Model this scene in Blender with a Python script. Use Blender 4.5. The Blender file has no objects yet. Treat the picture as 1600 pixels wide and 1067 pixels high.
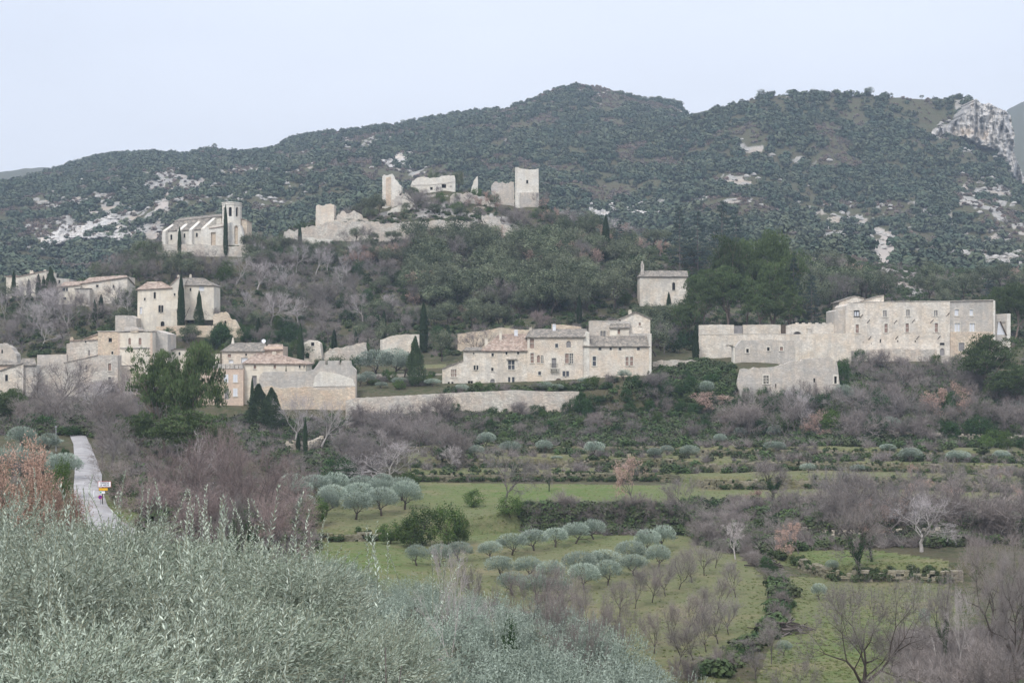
import bpy, math, random
import numpy as np
from mathutils import Vector, Matrix
from mathutils.geometry import tessellate_polygon

PI = math.pi
SC = bpy.context.scene
COL = SC.collection
# ------------------------------------------------------------------ camera, sky, sun, exposure
FPX = 2198.0            # focal length in pixels of the 1600 px wide photograph
HZ = 560.0              # image row of the horizon
cam_d = bpy.data.cameras.new('camera')
cam = bpy.data.objects.new('camera', cam_d)
COL.objects.link(cam)
cam.location = (0, 0, 0)
cam.rotation_euler = (math.radians(90), 0, 0)
cam_d.sensor_width = 36
cam_d.lens = FPX / 1600 * 36
cam_d.shift_y = (HZ - 533.5) / 1600
cam_d.clip_start = 0.3
cam_d.clip_end = 12000
SC.camera = cam

world = bpy.data.worlds.new('World')
SC.world = world
world.use_nodes = True
wt = world.node_tree
wt.nodes.clear()
def WN(t, **k):
    n = wt.nodes.new(t)
    for a, b in k.items():
        setattr(n, a, b)
    return n
w_out = WN('ShaderNodeOutputWorld')
SUN_EL, SUN_AZ = math.radians(48), math.radians(205)      # azimuth clockwise from +Y: behind the camera, to its left
sky = WN('ShaderNodeTexSky', sky_type='NISHITA')
sky.sun_disc = False
sky.sun_elevation = SUN_EL
sky.sun_rotation = SUN_AZ
sky.air_density = 1.0
sky.dust_density = 4.0
bg1 = WN('ShaderNodeBackground'); bg1.inputs['Strength'].default_value = 0.05
wt.links.new(sky.outputs[0], bg1.inputs['Color'])
# the cloud layer: an overcast dome, brighter towards the zenith as overcast skies are
tc = WN('ShaderNodeTexCoord'); sep = WN('ShaderNodeSeparateXYZ')
wt.links.new(tc.outputs['Generated'], sep.inputs[0])
mr = WN('ShaderNodeMapRange'); mr.inputs[1].default_value = 0.0; mr.inputs[2].default_value = 1.0
mr.inputs[3].default_value = 0.90; mr.inputs[4].default_value = 1.9
wt.links.new(sep.outputs['Z'], mr.inputs[0])
nz = WN('ShaderNodeTexNoise'); nz.inputs['Scale'].default_value = 2.2; nz.inputs['Detail'].default_value = 5
mp = WN('ShaderNodeMapping'); mp.inputs['Scale'].default_value = (1, 1, 3.5)
wt.links.new(tc.outputs['Generated'], mp.inputs[0]); wt.links.new(mp.outputs[0], nz.inputs['Vector'])
mr2 = WN('ShaderNodeMapRange'); mr2.inputs[1].default_value = 0.3; mr2.inputs[2].default_value = 0.7
mr2.inputs[3].default_value = 0.93; mr2.inputs[4].default_value = 1.06
wt.links.new(nz.outputs[0], mr2.inputs[0])
mm = WN('ShaderNodeMath', operation='MULTIPLY')
wt.links.new(mr.outputs[0], mm.inputs[0]); wt.links.new(mr2.outputs[0], mm.inputs[1])
bg2 = WN('ShaderNodeBackground'); bg2.inputs['Color'].default_value = (0.83, 0.85, 0.92, 1)
wt.links.new(mm.outputs[0], bg2.inputs['Strength'])
wadd = WN('ShaderNodeMixShader'); wadd.inputs[0].default_value = 0.85
wt.links.new(bg1.outputs[0], wadd.inputs[1]); wt.links.new(bg2.outputs[0], wadd.inputs[2])
wt.links.new(wadd.outputs[0], w_out.inputs['Surface'])

sun_d = bpy.data.lights.new('sun', 'SUN')
sun = bpy.data.objects.new('sun', sun_d)
COL.objects.link(sun)
sun_d.energy = 1.9
sun_d.angle = math.radians(12)
sun_d.color = (1.0, 0.96, 0.9)
sdir = Vector((math.sin(SUN_AZ) * math.cos(SUN_EL), math.cos(SUN_AZ) * math.cos(SUN_EL), math.sin(SUN_EL)))
sun.rotation_euler = sdir.to_track_quat('Z', 'Y').to_euler()
sun.location = (0, -50, 200)

SC.view_settings.view_transform = 'Standard'
SC.view_settings.look = 'None'
SC.view_settings.exposure = 0.34
SC.view_settings.gamma = 1
SC.render.engine = 'CYCLES'
SC.cycles.use_denoising = True
SC.cycles.max_bounces = 4
SC.cycles.diffuse_bounces = 3
SC.cycles.glossy_bounces = 1
SC.cycles.transmission_bounces = 1
SC.cycles.volume_bounces = 0
SC.cycles.transparent_max_bounces = 4
SC.cycles.use_adaptive_sampling = True
SC.cycles.adaptive_threshold = 0.02
HAZE = 0.00019

# ------------------------------------------------------------------ helpers
RNG = np.random.default_rng(11)
random.seed(5)
_tab = np.random.default_rng(3).random((256, 256))
def vn(x, y):
    x = np.asarray(x, float); y = np.asarray(y, float)
    xi = np.floor(x).astype(int); yi = np.floor(y).astype(int)
    fx = x - xi; fy = y - yi
    fx = fx * fx * (3 - 2 * fx); fy = fy * fy * (3 - 2 * fy)
    a = _tab[xi & 255, yi & 255]; b = _tab[(xi + 1) & 255, yi & 255]
    c = _tab[xi & 255, (yi + 1) & 255]; d = _tab[(xi + 1) & 255, (yi + 1) & 255]
    return (a * (1 - fx) + b * fx) * (1 - fy) + (c * (1 - fx) + d * fx) * fy
def fbm(x, y, o=4):
    s = 0; a = 0.5; t = 0
    for i in range(o):
        s = s + a * vn(x * 2 ** i + 17.3 * i, y * 2 ** i + 9.1 * i); t += a; a *= 0.5
    return s / t

def P(px, py, Y):
    return Vector(((px - 800) / FPX * Y, Y, (HZ - py) / FPX * Y))

def mesh_np(name, verts, quads=None, tris=None, tint=None, smooth=False):
    """mesh from numpy arrays; tint = one value per face"""
    me = bpy.data.meshes.new(name)
    v = np.asarray(verts, np.float32).reshape(-1, 3)
    me.vertices.add(len(v)); me.vertices.foreach_set('co', v.ravel())
    q = np.zeros((0, 4), np.int32) if quads is None else np.asarray(quads, np.int32).reshape(-1, 4)
    t = np.zeros((0, 3), np.int32) if tris is None else np.asarray(tris, np.int32).reshape(-1, 3)
    nl = q.size + t.size; nf = len(q) + len(t)
    me.loops.add(nl); me.polygons.add(nf)
    me.loops.foreach_set('vertex_index', np.concatenate([q.ravel(), t.ravel()]).astype(np.int32))
    st = np.concatenate([np.arange(len(q)) * 4, q.size + np.arange(len(t)) * 3]).astype(np.int32)
    me.polygons.foreach_set('loop_start', st)
    me.polygons.foreach_set('use_smooth', np.full(nf, smooth))
    if tint is not None:
        a = me.attributes.new('tint', 'FLOAT', 'FACE')
        a.data.foreach_set('value', np.asarray(tint, np.float32))
    me.update(calc_edges=True)
    return me

def pymesh(name, verts, faces, smooth=False):
    me = bpy.data.meshes.new(name)
    me.from_pydata([tuple(v) for v in verts], [], faces)
    me.update()
    return me

def link(name, me, parent=None, m=None, loc=None, rotz=None):
    o = bpy.data.objects.new(name, me)
    COL.objects.link(o)
    if m is not None and me is not None and not me.materials:
        me.materials.append(m)
    if parent is not None:
        o.parent = parent
    if loc is not None:
        o.location = loc
    if rotz is not None:
        o.rotation_euler = (0, 0, rotz)
    return o

LABELS = []
def tag(o, label, cat, group=None, kind=None):
    o['label'] = label
    if cat: o['category'] = cat
    if group: o['group'] = group
    if kind: o['kind'] = kind
    return o
def thing(name, label, cat, loc=(0, 0, 0), rotz=0, group=None):
    o = bpy.data.objects.new(name, None)
    COL.objects.link(o)
    o.location = loc; o.rotation_euler = (0, 0, rotz)
    o.empty_display_size = 0.5
    return tag(o, label, cat, group)

class MB:
    """collects boxes, prisms, tubes into one mesh"""
    def __init__(s): s.v = []; s.f = []
    def add(s, v, f):
        n = len(s.v); s.v += [tuple(p) for p in v]; s.f += [tuple(i + n for i in q) for q in f]; return s
    def box(s, x0, x1, y0, y1, z0, z1):
        return s.add([(x0, y0, z0), (x1, y0, z0), (x1, y1, z0), (x0, y1, z0), (x0, y0, z1), (x1, y0, z1), (x1, y1, z1), (x0, y1, z1)],
                     [(3, 2, 1, 0), (4, 5, 6, 7), (0, 1, 5, 4), (1, 2, 6, 5), (2, 3, 7, 6), (3, 0, 4, 7)])
    def tube(s, p0, p1, r0, r1, n=6):
        p0 = Vector(p0); p1 = Vector(p1); d = (p1 - p0).normalized()
        a = d.orthogonal().normalized(); b = d.cross(a)
        v = []
        for p, r in ((p0, r0), (p1, r1)):
            for i in range(n):
                t = 2 * PI * i / n; v.append(p + (a * math.cos(t) + b * math.sin(t)) * r)
        f = [(i, (i + 1) % n, n + (i + 1) % n, n + i) for i in range(n)] + [tuple(range(n))[::-1], tuple(range(n, 2 * n))]
        return s.add(v, f)
    def prism(s, poly, y0, y1):
        """poly in (x,z), extruded in y"""
        n = len(poly)
        v = [(x, y0, z) for x, z in poly] + [(x, y1, z) for x, z in poly]
        tri = tessellate_polygon([[Vector((x, z, 0)) for x, z in poly]])
        f = [tuple(t) for t in tri] + [tuple(i + n for i in t)[::-1] for t in tri]
        f += [(i, (i + 1) % n, n + (i + 1) % n, n + i) for i in range(n)]
        return s.add(v, f)
    def mesh(s, name): return pymesh(name, s.v, s.f)
    def build(s, name, m, parent=None): return link(name, s.mesh(name), parent, m)

# ------------------------------------------------------------------ materials
def new_mat(name):
    m = bpy.data.materials.new(name); m.use_nodes = True
    nt = m.node_tree; b = nt.nodes['Principled BSDF']
    b.inputs['Specular IOR Level'].default_value = 0.15
    return m, nt, b
def N(nt, t, **k):
    n = nt.nodes.new(t)
    for a, b in k.items():
        if a.startswith('i_'): n.inputs[int(a[2:])].default_value = b
        else: setattr(n, a, b)
    return n
def ramp(nt, src, p0, p1, v0=0.0, v1=1.0):
    r = N(nt, 'ShaderNodeMapRange'); r.inputs[1].default_value = p0; r.inputs[2].default_value = p1
    r.inputs[3].default_value = v0; r.inputs[4].default_value = v1
    nt.links.new(src, r.inputs[0]); return r.outputs[0]
def mix(nt, fac, a, b, mode='MIX'):
    n = N(nt, 'ShaderNodeMix', data_type='RGBA', blend_type=mode)
    for sock, val in ((n.inputs[0], fac), (n.inputs[6], a), (n.inputs[7], b)):
        if hasattr(val, 'links') or isinstance(val, bpy.types.NodeSocket): nt.links.new(val, sock)
        elif isinstance(val, (int, float)): sock.default_value = val
        else: sock.default_value = (*val, 1) if len(val) == 3 else val
    return n.outputs[2]
def mul(nt, a, b, op='MULTIPLY'):
    n = N(nt, 'ShaderNodeMath', operation=op)
    for i, v in enumerate((a, b)):
        if isinstance(v, (int, float)): n.inputs[i].default_value = v
        else: nt.links.new(v, n.inputs[i])
    return n.outputs[0]
def noise(nt, vec, scale, detail=4, rough=0.55, mapping=None):
    if mapping is not None:
        mp = N(nt, 'ShaderNodeMapping'); mp.inputs['Scale'].default_value = mapping
        nt.links.new(vec, mp.inputs[0]); vec = mp.outputs[0]
    n = N(nt, 'ShaderNodeTexNoise'); n.inputs['Scale'].default_value = scale
    n.inputs['Detail'].default_value = detail; n.inputs['Roughness'].default_value = rough
    nt.links.new(vec, n.inputs['Vector']); return n.outputs[0]

def stone(name, c1, c2, c3, stain=0.5, stones=1.0, streak=0.5, sscale=2.2, bump=0.5):
    """rubble / ashlar masonry: c1 main, c2 second patches, c3 grey weathering"""
    m, nt, b = new_mat(name)
    tc = N(nt, 'ShaderNodeTexCoord'); o = tc.outputs['Object']
    g = N(nt, 'ShaderNodeObjectInfo')
    ad = N(nt, 'ShaderNodeVectorMath', operation='ADD'); nt.links.new(o, ad.inputs[0])
    nt.links.new(mul(nt, g.outputs['Random'], 50.0), ad.inputs[1]); o = ad.outputs[0]
    big = ramp(nt, noise(nt, o, 0.28, 5, 0.65), 0.40, 0.60)
    col = mix(nt, big, c1, c2)
    vo = N(nt, 'ShaderNodeTexVoronoi'); vo.inputs['Scale'].default_value = sscale
    mp = N(nt, 'ShaderNodeMapping'); mp.inputs['Scale'].default_value = (1, 1, 1.9)
    nt.links.new(o, mp.inputs[0]); nt.links.new(mp.outputs[0], vo.inputs['Vector'])
    bw = N(nt, 'ShaderNodeSeparateColor'); nt.links.new(vo.outputs['Color'], bw.inputs[0])
    sh = ramp(nt, bw.outputs[0], 0, 1, 1 - 0.28 * stones, 1 + 0.2 * stones)
    mm = N(nt, 'ShaderNodeVectorMath', operation='SCALE'); nt.links.new(col, mm.inputs[0]); nt.links.new(sh, mm.inputs['Scale'])
    col = mm.outputs[0]
    ve = N(nt, 'ShaderNodeTexVoronoi', feature='DISTANCE_TO_EDGE'); ve.inputs['Scale'].default_value = sscale
    nt.links.new(mp.outputs[0], ve.inputs['Vector'])
    joint = ramp(nt, ve.outputs[0], 0.0, 0.08, 0.28 * stones, 0.0)
    col = mix(nt, joint, col, (c1[0] * 0.5, c1[1] * 0.48, c1[2] * 0.45))
    st = ramp(nt, noise(nt, o, 0.5, 6, 0.7, (1.8, 1.8, 0.25)), 0.47, 0.68)
    col = mix(nt, mul(nt, st, streak), col, c3)
    wx = ramp(nt, noise(nt, o, 0.22, 7, 0.75), 0.48, 0.62)
    col = mix(nt, mul(nt, wx, stain), col, c3)
    pk = ramp(nt, noise(nt, o, 1.6, 3, 0.6), 0.66, 0.74)
    col = mix(nt, mul(nt, pk, 0.35), col, (c1[0] * 0.42, c1[1] * 0.42, c1[2] * 0.42))
    nt.links.new(col, b.inputs['Base Color']); b.inputs['Roughness'].default_value = 0.95
    bp = N(nt, 'ShaderNodeBump'); bp.inputs['Strength'].default_value = bump; bp.inputs['Distance'].default_value = 0.12
    h = mul(nt, ramp(nt, ve.outputs[0], 0.0, 0.15), noise(nt, o, 3.0, 4), 'ADD')
    nt.links.new(h, bp.inputs['Height']); nt.links.new(bp.outputs[0], b.inputs['Normal'])
    return m

def plain(name, c, var=0.15, rough=0.9, scale=2.0, c2=None, metal=0.0, amt=None):
    m, nt, b = new_mat(name)
    tc = N(nt, 'ShaderNodeTexCoord')
    f = ramp(nt, noise(nt, tc.outputs['Object'], scale, 5, 0.65), 0.35, 0.65)
    c2 = c2 or tuple(x * (1 - 2 * var) for x in c)
    nt.links.new(mix(nt, f, c, c2), b.inputs['Base Color'])
    b.inputs['Roughness'].default_value = rough; b.inputs['Metallic'].default_value = metal
    return m

def foliage(name, ca, cb, cc, spread=0.35, trans=0.15, rough=0.7):
    """ca..cb by leaf tint, cc by individual plant"""
    m, nt, b = new_mat(name)
    at = N(nt, 'ShaderNodeAttribute', attribute_name='tint')
    oi = N(nt, 'ShaderNodeObjectInfo')
    col = mix(nt, at.outputs['Fac'], ca, cb)
    col = mix(nt, mul(nt, oi.outputs['Random'], spread), col, cc)
    # plants differ a little in how light they are
    wn = N(nt, 'ShaderNodeTexWhiteNoise', noise_dimensions='1D'); nt.links.new(oi.outputs['Random'], wn.inputs['W'])
    s = ramp(nt, wn.outputs['Value'], 0, 1, 0.78, 1.22)
    vm = N(nt, 'ShaderNodeVectorMath', operation='SCALE'); nt.links.new(col, vm.inputs[0]); nt.links.new(s, vm.inputs['Scale'])
    col = vm.outputs[0]
    nt.links.new(col, b.inputs['Base Color']); b.inputs['Roughness'].default_value = rough
    if trans > 0:
        t = N(nt, 'ShaderNodeBsdfTranslucent'); nt.links.new(col, t.inputs[0])
        ms = N(nt, 'ShaderNodeMixShader'); ms.inputs[0].default_value = trans
        nt.links.new(b.outputs[0], ms.inputs[1]); nt.links.new(t.outputs[0], ms.inputs[2])
        nt.links.new(ms.outputs[0], nt.nodes['Material Output'].inputs['Surface'])
    return m

M = {}
M['pale'] = stone('pale_limestone', (0.76, 0.71, 0.63), (0.70, 0.61, 0.50), (0.42, 0.40, 0.37), 0.5, 0.6, 0.5)
M['white_stone'] = stone('white_limestone', (0.77, 0.74, 0.67), (0.70, 0.65, 0.56), (0.48, 0.46, 0.44), 0.3, 0.4, 0.35)
M['warm'] = stone('warm_limestone', (0.75, 0.69, 0.60), (0.71, 0.60, 0.48), (0.46, 0.43, 0.40), 0.3, 0.45, 0.35)
M['grey_stone'] = stone('grey_limestone', (0.54, 0.51, 0.47), (0.60, 0.53, 0.45), (0.36, 0.35, 0.33), 0.45, 0.6, 0.6)
M['rough'] = stone('rough_rubble', (0.68, 0.64, 0.57), (0.65, 0.56, 0.47), (0.42, 0.40, 0.38), 0.5, 0.8, 0.4, 1.9, 0.8)
M['ochre'] = stone('ochre_rubble', (0.70, 0.60, 0.47), (0.68, 0.54, 0.41), (0.50, 0.46, 0.41), 0.4, 0.7, 0.3, 2.0, 0.7)
M['plaster'] = stone('cream_plaster', (0.76, 0.71, 0.61), (0.68, 0.61, 0.50), (0.46, 0.43, 0.39), 0.5, 0.25, 0.5, 2.0, 0.2)
M['pink'] = stone('pink_plaster', (0.66, 0.53, 0.42), (0.60, 0.47, 0.38), (0.46, 0.40, 0.36), 0.3, 0.5, 0.35, 3.0, 0.2)
M['surround'] = plain('window_surround_stone', (0.70, 0.66, 0.58), 0.12)
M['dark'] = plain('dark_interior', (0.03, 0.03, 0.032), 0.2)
M['glass'] = plain('window_glass', (0.10, 0.11, 0.13), 0.2, 0.15)
M['shutter_brown'] = plain('faded_red_shutter', (0.36, 0.26, 0.22), 0.15)
M['shutter_white'] = plain('white_shutter', (0.70, 0.72, 0.76), 0.05)
M['shutter_grey'] = plain('grey_shutter', (0.28, 0.27, 0.27), 0.12)
M['wood'] = plain('old_wood', (0.14, 0.11, 0.085), 0.2)
M['metal'] = plain('galvanised_metal', (0.42, 0.43, 0.45), 0.08, 0.45, metal=0.5)
M['iron'] = plain('dark_iron', (0.06, 0.055, 0.05), 0.15, 0.6)
def roofmat(name, c1, c2, c3):
    m, nt, b = new_mat(name)
    tc = N(nt, 'ShaderNodeTexCoord'); o = tc.outputs['Object']
    f = ramp(nt, noise(nt, o, 0.9, 6, 0.7), 0.4, 0.6)
    col = mix(nt, f, c1, c2)
    vo = N(nt, 'ShaderNodeTexVoronoi'); vo.inputs['Scale'].default_value = 2.6; nt.links.new(o, vo.inputs['Vector'])
    bw = N(nt, 'ShaderNodeSeparateColor'); nt.links.new(vo.outputs['Color'], bw.inputs[0])
    col = mix(nt, ramp(nt, bw.outputs[0], 0.55, 0.95, 0, 0.7), col, c3)
    nt.links.new(col, b.inputs['Base Color']); b.inputs['Roughness'].default_value = 0.95
    return m
M['roof_grey'] = roofmat('weathered_grey_tiles', (0.24, 0.22, 0.195), (0.15, 0.14, 0.125), (0.40, 0.35, 0.29))
M['roof_pink'] = roofmat('old_pink_tiles', (0.37, 0.285, 0.235), (0.24, 0.19, 0.16), (0.54, 0.46, 0.39))
M['bark'] = plain('grey_bark', (0.17, 0.15, 0.14), 0.2)
M['bark_pale'] = plain('pale_bark', (0.42, 0.39, 0.37), 0.15)
M['bark_dark'] = plain('dark_bark', (0.085, 0.07, 0.06), 0.2)
M['bark_pine'] = plain('pine_bark', (0.26, 0.20, 0.17), 0.2)
M['twig'] = foliage('grey_twigs', (0.175, 0.150, 0.138), (0.31, 0.27, 0.255), (0.19, 0.18, 0.175), 0.6, 0)
M['twig_pale'] = foliage('pale_twigs', (0.40, 0.36, 0.35), (0.50, 0.46, 0.45), (0.38, 0.35, 0.37), 0.5, 0)
M['twig_red'] = foliage('reddish_twigs', (0.19, 0.14, 0.13), (0.31, 0.25, 0.235), (0.20, 0.165, 0.16), 0.5, 0)
M['holm'] = foliage('holm_oak_leaves', (0.024, 0.046, 0.020), (0.205, 0.235, 0.145), (0.13, 0.14, 0.095), 0.6)
M['laurel'] = foliage('laurel_leaves', (0.028, 0.060, 0.014), (0.12, 0.185, 0.045), (0.05, 0.08, 0.025), 0.6)
M['ivy'] = foliage('ivy_leaves', (0.014, 0.040, 0.014), (0.060, 0.120, 0.038), (0.03, 0.062, 0.022), 0.6)
M['pine'] = foliage('pine_needles', (0.030, 0.056, 0.020), (0.135, 0.185, 0.075), (0.06, 0.085, 0.035), 0.5)
M['cypress'] = foliage('cypress_leaves', (0.022, 0.042, 0.022), (0.060, 0.095, 0.042), (0.04, 0.075, 0.035), 0.5)
M['cedar'] = foliage('cedar_needles', (0.026, 0.046, 0.040), (0.075, 0.105, 0.09), (0.045, 0.065, 0.06), 0.5)
M['olive'] = foliage('olive_leaves', (0.070, 0.105, 0.080), (0.41, 0.475, 0.405), (0.19, 0.235, 0.19), 0.5, 0.1, 0.6)
M['shoot'] = plain('olive_shoot', (0.22, 0.23, 0.17), 0.1)
M['olive_near'] = foliage('olive_leaves_near', (0.10, 0.14, 0.095), (0.54, 0.60, 0.51), (0.27, 0.32, 0.25), 0.35, 0.12, 0.5)
M['brown'] = foliage('dead_oak_leaves', (0.33, 0.215, 0.17), (0.50, 0.36, 0.30), (0.40, 0.30, 0.26), 0.5)
M['rust'] = foliage('russet_oak_leaves', (0.32, 0.20, 0.15), (0.58, 0.41, 0.33), (0.45, 0.31, 0.25), 0.3)
M['maquis'] = foliage('maquis_leaves', (0.034, 0.058, 0.040), (0.066, 0.098, 0.062), (0.115, 0.130, 0.080), 0.85, 0)
M['maquis_grey'] = foliage('grey_maquis', (0.10, 0.10, 0.08), (0.21, 0.19, 0.165), (0.20, 0.135, 0.11), 0.8, 0)
M['bramble'] = foliage('bramble_leaves', (0.020, 0.045, 0.016), (0.075, 0.125, 0.040), (0.09, 0.080, 0.055), 0.5, 0)
M['conifer'] = foliage('conifer_needles', (0.035, 0.062, 0.030), (0.10, 0.145, 0.07), (0.06, 0.09, 0.045), 0.5)
M['tuft'] = foliage('grass_blades', (0.08, 0.12, 0.03), (0.17, 0.21, 0.075), (0.20, 0.19, 0.10), 0.6, 0.1)
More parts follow.
